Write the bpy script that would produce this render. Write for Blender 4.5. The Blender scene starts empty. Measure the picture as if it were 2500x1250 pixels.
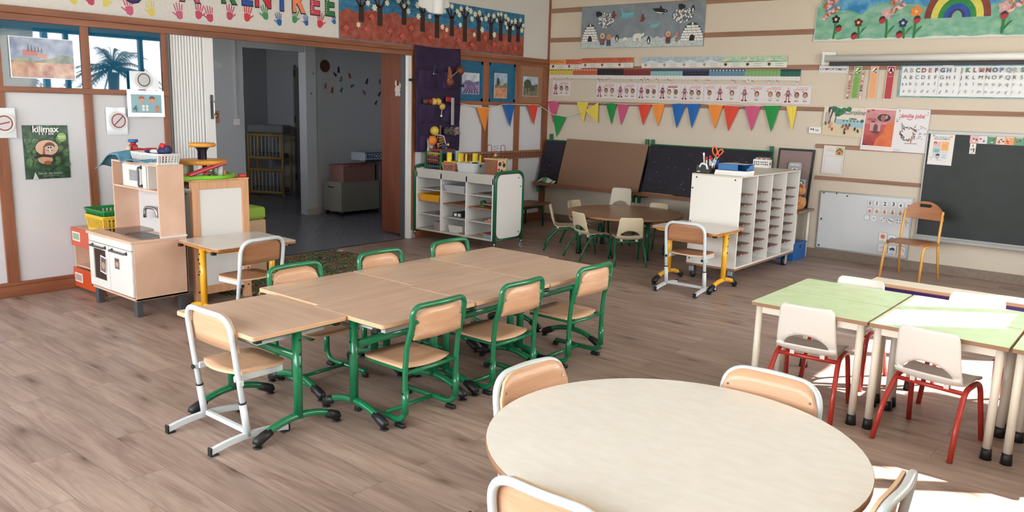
import bpy, bmesh, math, random
from mathutils import Vector, Matrix
PI = math.pi
scene = bpy.context.scene
COL = scene.collection

# ---------------------------------------------------------------- camera, sky, sun, exposure
def make_camera():
    f, yaw, pitch, roll = 1976.96, -0.684653, 0.184632, 0.029080
    fw = Vector((math.sin(yaw)*math.cos(pitch), math.cos(yaw)*math.cos(pitch), -math.sin(pitch)))
    r = Vector((math.cos(yaw), -math.sin(yaw), 0.0))
    u = r.cross(fw)
    r2 = r*math.cos(roll) + u*math.sin(roll)
    u2 = -r*math.sin(roll) + u*math.cos(roll)
    cd = bpy.data.cameras.new('camera'); cd.sensor_width = 36.0; cd.lens = 36.0*f/2500.0
    cd.clip_start = 0.05; cd.clip_end = 300
    co = bpy.data.objects.new('camera', cd); COL.objects.link(co)
    m = Matrix(((r2.x, u2.x, -fw.x, 6.9826), (r2.y, u2.y, -fw.y, -9.2160), (r2.z, u2.z, -fw.z, 1.6), (0, 0, 0, 1)))
    co.matrix_world = m
    scene.camera = co
make_camera()

SKY_STRENGTH = 8.0
SUN_STRENGTH = 22.0
world = bpy.data.worlds.new('daylight'); scene.world = world
world.use_nodes = True
wn = world.node_tree.nodes; wl = world.node_tree.links; wn.clear()
wo = wn.new('ShaderNodeOutputWorld'); wb = wn.new('ShaderNodeBackground')
wg = wn.new('ShaderNodeTexGradient'); wt = wn.new('ShaderNodeTexCoord'); wm = wn.new('ShaderNodeMapping'); wr = wn.new('ShaderNodeValToRGB')
wm.inputs['Rotation'].default_value = (0, PI/2, 0)
wl.new(wt.outputs['Generated'], wm.inputs['Vector']); wl.new(wm.outputs['Vector'], wg.inputs['Vector'])
wl.new(wg.outputs['Fac'], wr.inputs['Fac'])
wr.color_ramp.elements[0].color = (0.98, 0.985, 1.0, 1); wr.color_ramp.elements[1].color = (0.80, 0.90, 1.0, 1)
wl.new(wr.outputs['Color'], wb.inputs['Color']); wb.inputs['Strength'].default_value = SKY_STRENGTH
wl.new(wb.outputs['Background'], wo.inputs['Surface'])

sd = bpy.data.lights.new('sun', 'SUN'); sd.energy = SUN_STRENGTH; sd.angle = math.radians(0.6); sd.color = (1.0, 0.975, 0.94)
so = bpy.data.objects.new('sun', sd); COL.objects.link(so)
SUN_EL = math.radians(43)
sdir = Vector((-0.8*math.cos(SUN_EL), -0.6*math.cos(SUN_EL), -math.sin(SUN_EL)))
so.rotation_euler = sdir.to_track_quat('-Z', 'Y').to_euler(); so.location = (14, 5, 9)

def window_light(name, loc, rot, sx, sy):
    # portal: guides sky light through a wall opening, gives no light of its own
    d = bpy.data.lights.new(name, 'AREA'); d.shape = 'RECTANGLE'; d.size = sx; d.size_y = sy
    d.cycles.is_portal = True
    o = bpy.data.objects.new(name, d); COL.objects.link(o); o.location = loc; o.rotation_euler = rot
window_light('window_portal_east', (7.62, -3.9, 1.75), (0, PI/2, 0), 1.7, 4.9)
window_light('window_portal_side_room', (-1.5, -5.72, 1.6), (PI/2, 0, 0), 0.8, 1.2)  # serves the opening added to brighten the side room
window_light('window_portal_far_room', (-4.1, -5.72, 1.6), (PI/2, 0, 0), 0.8, 1.2)  # serves the opening added to brighten the far room
window_light('window_portal_south', (3.6, -10.72, 1.75), (PI/2, 0, 0), 6.6, 1.7)

scene.view_settings.view_transform = 'Standard'
scene.view_settings.look = 'None'
scene.view_settings.exposure = 0.66
scene.view_settings.gamma = 1.0
scene.view_settings.use_curve_mapping = False

# ---------------------------------------------------------------- materials
def lin(c):
    c = c/255.0
    return c/12.92 if c <= 0.04045 else ((c+0.055)/1.055)**2.4
def S(r, g, b): return (lin(r), lin(g), lin(b), 1.0)
_M = {}
def flat(rgb, rough=0.6, metal=0.0, coat=0.0, spec=0.5, trans=0.0):
    k = ('flat', rgb, rough, metal, coat, spec, trans)
    if k in _M: return _M[k]
    m = bpy.data.materials.new('paint_%d_%d_%d' % rgb); m.use_nodes = True
    b = m.node_tree.nodes['Principled BSDF']
    b.inputs['Base Color'].default_value = S(*rgb); b.inputs['Roughness'].default_value = rough
    b.inputs['Metallic'].default_value = metal; b.inputs['Coat Weight'].default_value = coat
    b.inputs['Specular IOR Level'].default_value = spec
    if trans: b.inputs['Transmission Weight'].default_value = trans
    _M[k] = m; return m
def N(m, t, **kw):
    n = m.node_tree.nodes.new(t)
    for k, v in kw.items(): setattr(n, k, v)
    return n
def ramp(m, fac, stops):
    r = N(m, 'ShaderNodeValToRGB'); e = r.color_ramp.elements
    while len(e) < len(stops): e.new(0.5)
    for i, (p, c) in enumerate(stops): e[i].position = p; e[i].color = c
    m.node_tree.links.new(fac, r.inputs['Fac']); return r.outputs['Color']
def coords(m, scale=(1, 1, 1), rand=True, kind='Object', rot=(0, 0, 0)):
    L = m.node_tree.links
    tc = N(m, 'ShaderNodeTexCoord'); mp = N(m, 'ShaderNodeMapping'); mp.inputs['Scale'].default_value = scale
    mp.inputs['Rotation'].default_value = rot
    L.new(tc.outputs[kind], mp.inputs['Vector'])
    if rand:
        oi = N(m, 'ShaderNodeObjectInfo'); mm = N(m, 'ShaderNodeMath', operation='MULTIPLY'); mm.inputs[1].default_value = 37.0
        L.new(oi.outputs['Random'], mm.inputs[0]); L.new(mm.outputs[0], mp.inputs['Location'])
    return mp.outputs['Vector']
def mottled(name, rgb1, rgb2, scale=8.0, rough=0.6, detail=4.0, bump=0.0, stretch=(1, 1, 1), lo=0.35, hi=0.65, spec=0.5, metal=0.0, bscale=None):
    if name in _M: return _M[name]
    m = bpy.data.materials.new(name); m.use_nodes = True; L = m.node_tree.links
    b = m.node_tree.nodes['Principled BSDF']
    v = coords(m, stretch)
    n = N(m, 'ShaderNodeTexNoise'); n.inputs['Scale'].default_value = scale; n.inputs['Detail'].default_value = detail
    L.new(v, n.inputs['Vector'])
    L.new(ramp(m, n.outputs['Fac'], [(lo, S(*rgb1)), (hi, S(*rgb2))]), b.inputs['Base Color'])
    b.inputs['Roughness'].default_value = rough; b.inputs['Specular IOR Level'].default_value = spec; b.inputs['Metallic'].default_value = metal
    if bump:
        n2 = N(m, 'ShaderNodeTexNoise'); n2.inputs['Scale'].default_value = bscale or scale*4; n2.inputs['Detail'].default_value = 3
        L.new(v, n2.inputs['Vector'])
        bp = N(m, 'ShaderNodeBump'); bp.inputs['Strength'].default_value = bump; bp.inputs['Distance'].default_value = 0.004
        L.new(n2.outputs['Fac'], bp.inputs['Height']); L.new(bp.outputs['Normal'], b.inputs['Normal'])
    _M[name] = m; return m
def wood(name, dark, light, axis=0, rough=0.4, scale=1.0, spec=0.5, fine=0.5):
    if name in _M: return _M[name]
    m = bpy.data.materials.new(name); m.use_nodes = True; L = m.node_tree.links
    b = m.node_tree.nodes['Principled BSDF']
    st = [14*scale]*3; st[axis] = 1.2*scale
    v = coords(m, tuple(st))
    n = N(m, 'ShaderNodeTexNoise'); n.inputs['Scale'].default_value = 1.6; n.inputs['Detail'].default_value = 5; n.inputs['Roughness'].default_value = 0.6
    L.new(v, n.inputs['Vector'])
    st2 = [160*scale]*3; st2[axis] = 5*scale
    v2 = coords(m, tuple(st2)); n2 = N(m, 'ShaderNodeTexNoise'); n2.inputs['Scale'].default_value = 1.0; n2.inputs['Detail'].default_value = 2
    L.new(v2, n2.inputs['Vector'])
    c1 = ramp(m, n.outputs['Fac'], [(0.32, S(*dark)), (0.68, S(*light))])
    mx = N(m, 'ShaderNodeMix', data_type='RGBA', blend_type='MULTIPLY'); mx.inputs[0].default_value = fine
    L.new(c1, mx.inputs[6]); L.new(ramp(m, n2.outputs['Fac'], [(0.35, (0.72, 0.72, 0.72, 1)), (0.6, (1, 1, 1, 1))]), mx.inputs[7])
    L.new(mx.outputs[2], b.inputs['Base Color'])
    b.inputs['Roughness'].default_value = rough; b.inputs['Specular IOR Level'].default_value = spec
    _M[name] = m; return m

def floor_material():
    m = bpy.data.materials.new('oak_planks'); m.use_nodes = True; L = m.node_tree.links
    b = m.node_tree.nodes['Principled BSDF']
    tc = N(m, 'ShaderNodeTexCoord')
    br = N(m, 'ShaderNodeTexBrick'); br.offset = 0.37; br.offset_frequency = 2; br.squash = 1.0
    br.inputs['Color1'].default_value = (0, 0, 0, 1); br.inputs['Color2'].default_value = (1, 1, 1, 1); br.inputs['Mortar'].default_value = (0.5, 0.5, 0.5, 1)
    br.inputs['Scale'].default_value = 1.0; br.inputs['Mortar Size'].default_value = 0.0012; br.inputs['Mortar Smooth'].default_value = 0.2
    br.inputs['Bias'].default_value = 0.0; br.inputs['Brick Width'].default_value = 1.25; br.inputs['Row Height'].default_value = 0.19
    L.new(tc.outputs['Object'], br.inputs['Vector'])
    # every plank slides its own grain
    sep = N(m, 'ShaderNodeSeparateXYZ'); L.new(tc.outputs['Object'], sep.inputs[0])
    sc = N(m, 'ShaderNodeVectorMath', operation='SCALE'); sc.inputs['Scale'].default_value = 23.0
    L.new(br.outputs['Color'], sc.inputs[0])
    ad = N(m, 'ShaderNodeVectorMath', operation='ADD'); L.new(tc.outputs['Object'], ad.inputs[0]); L.new(sc.outputs[0], ad.inputs[1])
    def noise(scale, stretch, detail=4, rough=0.55, dist=0.0):
        mp = N(m, 'ShaderNodeMapping'); mp.inputs['Scale'].default_value = stretch; L.new(ad.outputs[0], mp.inputs['Vector'])
        n = N(m, 'ShaderNodeTexNoise'); n.inputs['Scale'].default_value = scale; n.inputs['Detail'].default_value = detail
        n.inputs['Roughness'].default_value = rough; n.inputs['Distortion'].default_value = dist
        L.new(mp.outputs[0], n.inputs['Vector']); return n.outputs['Fac']
    grain = noise(1.0, (1.2, 11, 1), 6, 0.62, 1.6)
    fine = noise(1.0, (5, 130, 1), 3)
    cloud = noise(1.0, (0.9, 2.5, 1), 3)
    base = ramp(m, grain, [(0.28, S(138, 114, 103)), (0.5, S(168, 145, 132)), (0.75, S(186, 165, 151))])
    def mul(a, bcol, f):
        mx = N(m, 'ShaderNodeMix', data_type='RGBA', blend_type='MULTIPLY'); mx.inputs[0].default_value = f
        L.new(a, mx.inputs[6]); L.new(bcol, mx.inputs[7]); return mx.outputs[2]
    c = mul(base, ramp(m, fine, [(0.3, (0.70, 0.68, 0.67, 1)), (0.62, (1, 1, 1, 1))]), 0.65)
    c = mul(c, ramp(m, cloud, [(0.3, (0.80, 0.79, 0.79, 1)), (0.7, (1.05, 1.05, 1.05, 1))]), 0.8)
    c = mul(c, ramp(m, br.outputs['Color'], [(0.0, (0.84, 0.83, 0.83, 1)), (1.0, (1.06, 1.06, 1.06, 1))]), 0.9)
    # knots
    mpk = N(m, 'ShaderNodeMapping'); mpk.inputs['Scale'].default_value = (1.05, 3.1, 1); L.new(ad.outputs[0], mpk.inputs['Vector'])
    nz = N(m, 'ShaderNodeTexNoise'); nz.inputs['Scale'].default_value = 3.0; L.new(mpk.outputs[0], nz.inputs['Vector'])
    mixv = N(m, 'ShaderNodeMix', data_type='RGBA'); mixv.inputs[0].default_value = 0.12
    L.new(mpk.outputs[0], mixv.inputs[6]); L.new(nz.outputs['Color'], mixv.inputs[7])
    vo = N(m, 'ShaderNodeTexVoronoi'); vo.inputs['Scale'].default_value = 1.0; vo.voronoi_dimensions = '2D'; L.new(mixv.outputs[2], vo.inputs['Vector'])
    c = mul(c, ramp(m, vo.outputs['Distance'], [(0.012, (0.30, 0.25, 0.23, 1)), (0.05, (0.66, 0.62, 0.60, 1)), (0.15, (1, 1, 1, 1))]), 0.85)
    c = mul(c, ramp(m, br.outputs['Fac'], [(0.0, (1, 1, 1, 1)), (1.0, (0.42, 0.38, 0.36, 1))]), 1.0)
    L.new(c, b.inputs['Base Color'])
    b.inputs['Roughness'].default_value = 0.42; b.inputs['Specular IOR Level'].default_value = 0.4
    bp = N(m, 'ShaderNodeBump'); bp.inputs['Strength'].default_value = 0.12; bp.inputs['Distance'].default_value = 0.002
    L.new(fine, bp.inputs['Height']); L.new(bp.outputs['Normal'], b.inputs['Normal'])
    return m

GREEN = flat((18, 116, 74), 0.22, 0, 0.3)
GREEN_D = flat((20, 92, 62), 0.3)
CREAMTUBE = flat((208, 215, 218), 0.3, 0, 0.2)
WHITEP = flat((226, 225, 222), 0.45)
YELLOW = flat((238, 176, 42), 0.3, 0, 0.2)
YCHAIR = flat((232, 170, 84), 0.32, 0, 0.2)
RED = flat((178, 52, 42), 0.3, 0, 0.2)
BLACK = flat((26, 26, 28), 0.45)
DARKGREY = flat((74, 77, 80), 0.5)
STEEL = flat((176, 176, 174), 0.3, 0.9)
DESKTOP = wood('desk_laminate', (206, 172, 148), (222, 192, 168), 0, 0.28, 0.8, 0.5, 0.3)
DESKEDGE = flat((222, 178, 138), 0.5)
BEECH = wood('beech_ply', (212, 163, 125), (226, 182, 147), 0, 0.33, 1.0, 0.5, 0.35)
BEECH_V = wood('beech_ply_upright', (206, 160, 122), (222, 180, 144), 2, 0.42, 0.9, 0.5, 0.3)
BROWNSEAT = wood('brown_ply', (170, 118, 82), (190, 138, 100), 0, 0.35, 1.0)
TRIMWOOD = wood('varnished_pine', (124, 74, 50), (158, 100, 70), 1, 0.45, 0.6)
TRIMWOOD_V = wood('varnished_pine_upright', (124, 74, 50), (158, 100, 70), 2, 0.45, 0.6)
STRIPWOOD = wood('wall_strip_wood', (134, 98, 76), (158, 120, 96), 0, 0.6, 0.6)

# ---------------------------------------------------------------- geometry helpers
class MB:
    """collects shapes; build() links them as ONE mesh object"""
    def __init__(s):
        s.bm = bmesh.new(); s.mats = []; s.lay = 0
    def mi(s, m):
        if m not in s.mats: s.mats.append(m)
        return s.mats.index(m)
    def _set(s, faces, m, smooth=False):
        i = s.mi(m)
        for f in faces: f.material_index = i; f.smooth = smooth
    def box(s, x0, y0, z0, x1, y1, z1, m, bev=0.0, seg=2):
        if x0 > x1: x0, x1 = x1, x0
        if y0 > y1: y0, y1 = y1, y0
        if z0 > z1: z0, z1 = z1, z0
        r = bmesh.ops.create_cube(s.bm, size=1.0); vs = r['verts']
        for v in vs: v.co = Vector(((x0+x1)/2+v.co.x*(x1-x0), (y0+y1)/2+v.co.y*(y1-y0), (z0+z1)/2+v.co.z*(z1-z0)))
        fs = list({f for v in vs for f in v.link_faces}); s._set(fs, m)
        if bev > 0:
            es = list({e for v in vs for e in v.link_edges})
            bv = bmesh.ops.bevel(s.bm, geom=es, offset=min(bev, 0.49*min(x1-x0, y1-y0, z1-z0)), segments=seg, profile=0.5, affect='EDGES')
            s._set(bv['faces'], m, False)
        return s
    def obox(s, c, size, m, rot=None, bev=0.0):
        """box about c, turned by a rotation matrix"""
        n0 = set(s.bm.verts)
        h = [q/2 for q in size]
        s.box(-h[0], -h[1], -h[2], h[0], h[1], h[2], m, bev)
        for v in s.bm.verts:
            if v not in n0: v.co = (rot @ v.co if rot is not None else v.co) + Vector(c)
        return s
    def tube(s, pts, r, m, seg=10, closed=False, caps=True, flatten=None):
        pts = [Vector(p) for p in pts]; n = len(pts)
        rs = r if isinstance(r, (list, tuple)) else [r]*n
        T = []
        for i in range(n):
            a = pts[(i-1) % n] if (closed or i > 0) else pts[i]
            b = pts[(i+1) % n] if (closed or i < n-1) else pts[i]
            t = (b-a); T.append(t.normalized() if t.length > 1e-9 else Vector((0, 0, 1)))
        up = Vector((0, 0, 1)) if abs(T[0].z) < 0.9 else Vector((1, 0, 0))
        u = (up - T[0]*up.dot(T[0])).normalized()
        rings = []
        for i in range(n):
            u = (u - T[i]*u.dot(T[i])); u = u.normalized() if u.length > 1e-6 else T[i].orthogonal().normalized()
            w = T[i].cross(u); ring = []
            for k in range(seg):
                a = 2*PI*k/seg
                ring.append(s.bm.verts.new(pts[i] + u*(math.cos(a)*rs[i]) + w*(math.sin(a)*rs[i]*(flatten or 1.0))))
            rings.append(ring)
        fs = []
        for i in range(n if closed else n-1):
            A, B = rings[i], rings[(i+1) % n]
            for k in range(seg):
                fs.append(s.bm.faces.new((A[k], A[(k+1) % seg], B[(k+1) % seg], B[k])))
        s._set(fs, m, True)
        if caps and not closed:
            cf = [s.bm.faces.new(list(reversed(rings[0]))), s.bm.faces.new(rings[-1])]; s._set(cf, m, False)
        return s
    def cyl(s, p0, p1, r0, m, r1=None, seg=16):
        return s.tube([p0, p1], [r0, r0 if r1 is None else r1], m, seg)
    def lathe(s, prof, m, c=(0, 0, 0), seg=24, smooth=True):
        """profile of (radius, z) turned about a vertical axis"""
        rings = []
        for (r, z) in prof:
            if r < 1e-6: rings.append([s.bm.verts.new((c[0], c[1], c[2]+z))])
            else: rings.append([s.bm.verts.new((c[0]+r*math.cos(2*PI*k/seg), c[1]+r*math.sin(2*PI*k/seg), c[2]+z)) for k in range(seg)])
        fs = []
        for A, B in zip(rings, rings[1:]):
            for k in range(seg):
                k2 = (k+1) % seg
                if len(A) == 1 and len(B) == 1: continue
                if len(A) == 1: fs.append(s.bm.faces.new((A[0], B[k2], B[k])))
                elif len(B) == 1: fs.append(s.bm.faces.new((A[k], A[k2], B[0])))
                else: fs.append(s.bm.faces.new((A[k], A[k2], B[k2], B[k])))
        s._set(fs, m, smooth); return s
    def ball(s, c, r, m, sx=1, sy=1, sz=1, seg=16, rot=None):
        n0 = set(s.bm.verts)
        bmesh.ops.create_uvsphere(s.bm, u_segments=seg, v_segments=max(6, seg//2), radius=r)
        nv = [v for v in s.bm.verts if v not in n0]
        for v in nv:
            q = Vector((v.co.x*sx, v.co.y*sy, v.co.z*sz)); v.co = (rot @ q if rot is not None else q) + Vector(c)
        s._set({f for v in nv for f in v.link_faces}, m, True); return s
    def prism(s, poly, m, a0, a1, plane='XZ', smooth=False, mside=None, bev=0.0):
        """polygon given in a plane, extruded along the third axis from a0 to a1"""
        def P3(p, a):
            return {'XZ': (p[0], a, p[1]), 'XY': (p[0], p[1], a), 'YZ': (a, p[0], p[1])}[plane]
        A = [s.bm.verts.new(P3(p, a0)) for p in poly]; B = [s.bm.verts.new(P3(p, a1)) for p in poly]
        n = len(poly); caps = [s.bm.faces.new(A), s.bm.faces.new(list(reversed(B)))]
        sides = [s.bm.faces.new((A[(i+1) % n], A[i], B[i], B[(i+1) % n])) for i in range(n)]
        s._set(caps, m); s._set(sides, mside or m, smooth)
        bmesh.ops.recalc_face_normals(s.bm, faces=caps+sides)
        if bev:
            es = [e for f in caps for e in f.edges]
            bmesh.ops.bevel(s.bm, geom=es, offset=bev, segments=2, profile=0.5, affect='EDGES')
        return s
    def grid(s, fn, nu, nv, m, smooth=True, keep=None):
        V = [[s.bm.verts.new(fn(i/nu, j/nv)) for j in range(nv+1)] for i in range(nu+1)]
        fs = []
        for i in range(nu):
            for j in range(nv):
                if keep is None or keep((i+.5)/nu, (j+.5)/nv): fs.append(s.bm.faces.new((V[i][j], V[i+1][j], V[i+1][j+1], V[i][j+1])))
        s._set(fs, m, smooth); return s
    def build(s, name, parent=None, loc=None, rz=0.0, mods=()):
        loose = [v for v in s.bm.verts if not v.link_faces]
        if loose: bmesh.ops.delete(s.bm, geom=loose, context='VERTS')
        me = bpy.data.meshes.new(name); s.bm.to_mesh(me); s.bm.free()
        for m in s.mats: me.materials.append(m)
        o = bpy.data.objects.new(name, me); COL.objects.link(o)
        if parent: o.parent = parent
        if loc is not None: o.location = loc; o.rotation_euler = (0, 0, rz)
        for t, kw in mods:
            md = o.modifiers.new(t.lower(), t)
            for k, v in kw.items(): setattr(md, k, v)
        return o

def tag(o, label, cat, group=None, kind=None):
    o['label'] = label; o['category'] = cat
    if group: o['group'] = group
    if kind: o['kind'] = kind
    return o
def thing(name, label, cat, loc=(0, 0, 0), rz=0.0, group=None):
    o = bpy.data.objects.new(name, None); COL.objects.link(o); o.empty_display_size = 0.1
    o.location = loc; o.rotation_euler = (0, 0, rz)
    return tag(o, label, cat, group)
def struct(o): o['kind'] = 'structure'; return o
def dup(root, loc, rz, label, group=None):
    def cp(o, parent):
        c = o.copy(); COL.objects.link(c)
        if parent: c.parent = parent
        for ch in list(o.children): cp(ch, c)
        return c
    r = cp(root, None); r.location = loc; r.rotation_euler = (0, 0, rz); r['label'] = label
    if group: r['group'] = group
    return r
def fillet(pts, r, n=6, closed=False):
    """polyline with rounded corners; r may be one radius or one per point"""
    pts = [Vector(p) for p in pts]; out = []; N_ = len(pts)
    rr = r if isinstance(r, (list, tuple)) else [r]*N_
    for i, p in enumerate(pts):
        if not closed and (i == 0 or i == N_-1) or rr[i] <= 0: out.append(p); continue
        a = pts[(i-1) % N_]; b = pts[(i+1) % N_]
        d1 = (a-p); d2 = (b-p); l1, l2 = d1.length, d2.length; d1.normalize(); d2.normalize()
        ang = d1.angle(d2)
        if ang > PI-0.02: out.append(p); continue
        t = min(rr[i]/math.tan(ang/2), 0.49*l1, 0.49*l2)
        A = p+d1*t; B = p+d2*t
        for k in range(n+1):
            q = k/n; out.append(A*(1-q)**2 + p*(2*q*(1-q)) + B*q*q)
    return out
def rrect(x0, z0, x1, z1, r, n=5):
    pts = []
    for cx, cz, a0 in ((x1-r, z1-r, 0), (x0+r, z1-r, 90), (x0+r, z0+r, 180), (x1-r, z0+r, 270)):
        for k in range(n+1):
            a = math.radians(a0+90*k/n); pts.append((cx+r*math.cos(a), cz+r*math.sin(a)))
    return pts
def ell(cx, cz, a, b=None, n=20, rot=0.0):
    b = a if b is None else b; c, s_ = math.cos(rot), math.sin(rot)
    return [(cx+a*math.cos(2*PI*k/n)*c-b*math.sin(2*PI*k/n)*s_, cz+a*math.cos(2*PI*k/n)*s_+b*math.sin(2*PI*k/n)*c) for k in range(n)]

_T = {}
def text_mesh(txt, bold=0.0):
    k = (txt, bold)
    if k in _T: return _T[k]
    c = bpy.data.curves.new('t', 'FONT'); c.body = txt; c.size = 1.0; c.resolution_u = 3; c.offset = bold; c.fill_mode = 'FRONT'
    o = bpy.data.objects.new('t', c); COL.objects.link(o)
    me = o.to_mesh()
    vs = [(v.co.x, v.co.y) for v in me.vertices]; fs = [tuple(p.vertices) for p in me.polygons]
    o.to_mesh_clear(); bpy.data.objects.remove(o); bpy.data.curves.remove(c)
    _T[k] = (vs, fs); return _T[k]

class Art(MB):
    """a sheet in the local X-Z plane facing -Y; every print lies a hair in front of the one before"""
    def __init__(s, w, h, paper, th=0.002, x0=None, z0=None, poly=None):
        super().__init__(); s.w, s.h = w, h; s.y = -th
        s.x0 = -w/2 if x0 is None else x0; s.z0 = -h/2 if z0 is None else z0
        if poly: MB.prism(s, poly, paper, 0, -th)
        else: s.box(s.x0, -th, s.z0, s.x0+w, 0, s.z0+h, paper)
    def step(s): s.y -= 0.00025
    def P(s, u, v): return (s.x0+u*s.w, s.z0+v*s.h)
    def poly(s, pts, m, step=True, rel=True):
        if step: s.step()
        q = [s.P(*p) if rel else p for p in pts]
        f = s.bm.faces.new([s.bm.verts.new((a, s.y, b)) for a, b in q]); f.normal_update()
        if f.normal.y > 0: f.normal_flip()
        s._set([f], m); return s
    def rect(s, u0, v0, u1, v1, m, step=True): return s.poly([(u0, v0), (u1, v0), (u1, v1), (u0, v1)], m, step)
    def oval(s, u, v, a, b, m, n=18, rot=0.0, step=True):
        """centre relative, radii in metres"""
        cx, cz = s.P(u, v); return s.poly(ell(cx, cz, a, b, n, rot), m, step, False)
    def stroke(s, pts, wd, m, rel=True, step=True):
        if step: s.step()
        q = [Vector(s.P(*p)) if rel else Vector(p) for p in pts]; i_ = s.mi(m)
        L, R = [], []
        for i, p in enumerate(q):
            a = q[max(0, i-1)]; b = q[min(len(q)-1, i+1)]; d = (b-a)
            d = d.normalized() if d.length > 1e-9 else Vector((1, 0)); nn = Vector((-d.y, d.x))*wd/2
            L.append(s.bm.verts.new((p.x+nn.x, s.y, p.y+nn.y))); R.append(s.bm.verts.new((p.x-nn.x, s.y, p.y-nn.y)))
        for i in range(len(q)-1):
            f = s.bm.faces.new((R[i], R[i+1], L[i+1], L[i])); f.normal_update()
            if f.normal.y > 0: f.normal_flip()
            f.material_index = i_
        return s
    def text(s, txt, u, v, size, m, align='c', bold=0.0, shear=0.0, rot=0.0, sx=1.0):
        s.step(); vs, fs = text_mesh(txt, bold)
        if not vs: return s
        xs = [a for a, b in vs]; x0, x1 = min(xs), max(xs)
        off = {'c': -(x0+x1)/2, 'l': -x0, 'r': -x1}[align]
        cx, cz = s.P(u, v); c, sn = math.cos(rot), math.sin(rot); V = []
        for a, b in vs:
            X = ((a+off)*sx + b*shear)*size; Z = b*size
            V.append(s.bm.verts.new((cx+X*c-Z*sn, s.y, cz+X*sn+Z*c)))
        i_ = s.mi(m)
        for f in fs:
            try: q = s.bm.faces.new([V[k] for k in f])
            except ValueError: continue
            q.normal_update()
            if q.normal.y > 0: q.normal_flip()
            q.material_index = i_
        return s
    def lines(s, u0, u1, vs, wd, m, rnd=None):
        s.step()
        for v in vs: s.rect(u0, v-wd/2/s.h, u1 if rnd is None else u0+(u1-u0)*rnd.uniform(.6, 1), v+wd/2/s.h, m, False)
        return s
LW = PI/2      # sheets on the left wall are turned to face +x
def on_left(y, z, off=0.002): return (off, y, z)
def on_right(x, z, off=0.002): return (x, -off, z)

# ---------------------------------------------------------------- the room
WALLWHITE = mottled('white_panel', (208, 210, 214), (214, 215, 219), 120, 0.55, 2)
BANDWHITE = mottled('white_band', (206, 204, 201), (212, 210, 207), 140, 0.6, 2)
WALLCREAM = mottled('cream_textured_wall', (200, 188, 170), (209, 198, 181), 130, 0.75, 3, 0.2, bscale=260)
GREYWALL = mottled('grey_blue_wall', (178, 182, 188), (184, 188, 194), 90, 0.7, 2)
CEIL = flat((196, 194, 188), 0.8)
VINYL = mottled('blue_grey_vinyl', (104, 107, 120), (118, 121, 134), 60, 0.25, 2)
BLUEPANE = None
def blue_pane():
    m = bpy.data.materials.new('glossy_blue_pane'); m.use_nodes = True
    b = m.node_tree.nodes['Principled BSDF']; b.inputs['Base Color'].default_value = S(12, 84, 116)
    b.inputs['Roughness'].default_value = 0.02; b.inputs['IOR'].default_value = 1.55
    b.inputs['Coat Weight'].default_value = 1.0; b.inputs['Coat Roughness'].default_value = 0.01; b.inputs['Coat IOR'].default_value = 1.6
    return m
BLUEPANE = blue_pane()
BLUEPANEL = mottled('blue_painted_panel', (18, 92, 128), (24, 104, 140), 12, 0.45, 2)
CORK = mottled('brown_board_panel', (146, 108, 82), (160, 122, 94), 60, 0.8)
BLUESTEEL = flat((36, 92, 120), 0.5)
GREYBASE = mottled('grey_brown_skirting', (124, 108, 94), (136, 120, 106), 25, 0.6)

b = MB(); b.box(0, -10.6, -0.1, 7.5, 0, 0, floor_material()); struct(b.build('floor'))
b = MB(); b.box(-6.2, -5.7, -0.1, -0.005, 0.4, -0.001, VINYL); b.box(-0.02, -5.53, -0.001, 0.0, -2.6, 0.003, BLACK); struct(b.build('floor_adjoining'))
b = MB(); b.box(-6.2, -10.75, 3.3, 7.65, 0.5, 3.4, CEIL); struct(b.build('ceiling'))
b = MB()
b.box(-0.14, -10.75, 0, 0, -5.53, 3.3, WALLWHITE); b.box(-0.14, -5.53, 2.165, 0, -2.60, 3.3, WALLWHITE); b.box(-0.14, -2.60, 0, 0, 0, 3.3, WALLWHITE)
b.box(0, -10.6, 2.22, 0.004, 0, 3.3, BANDWHITE)
struct(b.build('wall_left'))
b = MB(); b.box(-0.14, 0, 0, 7.65, 0.14, 3.3, WALLCREAM); struct(b.build('wall_right'))
b = MB()
b.box(7.5, -10.75, 0, 7.65, 0, 0.9, WALLCREAM); b.box(7.5, -10.75, 2.6, 7.65, 0, 3.3, WALLCREAM)
b.box(7.5, -10.75, 0.9, 7.65, -6.3, 2.6, WALLCREAM); b.box(7.5, -1.45, 0.9, 7.65, 0, 2.6, WALLCREAM); struct(b.build('wall_window_side'))
b = MB()
b.box(0, -10.75, 0, 7.5, -10.6, 0.9, WALLCREAM); b.box(0, -10.75, 2.6, 7.5, -10.6, 3.3, WALLCREAM)
b.box(0, -10.75, 0.9, 0.4, -10.6, 2.6, WALLCREAM); b.box(6.9, -10.75, 0.9, 7.5, -10.6, 2.6, WALLCREAM); struct(b.build('wall_rear'))
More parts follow.
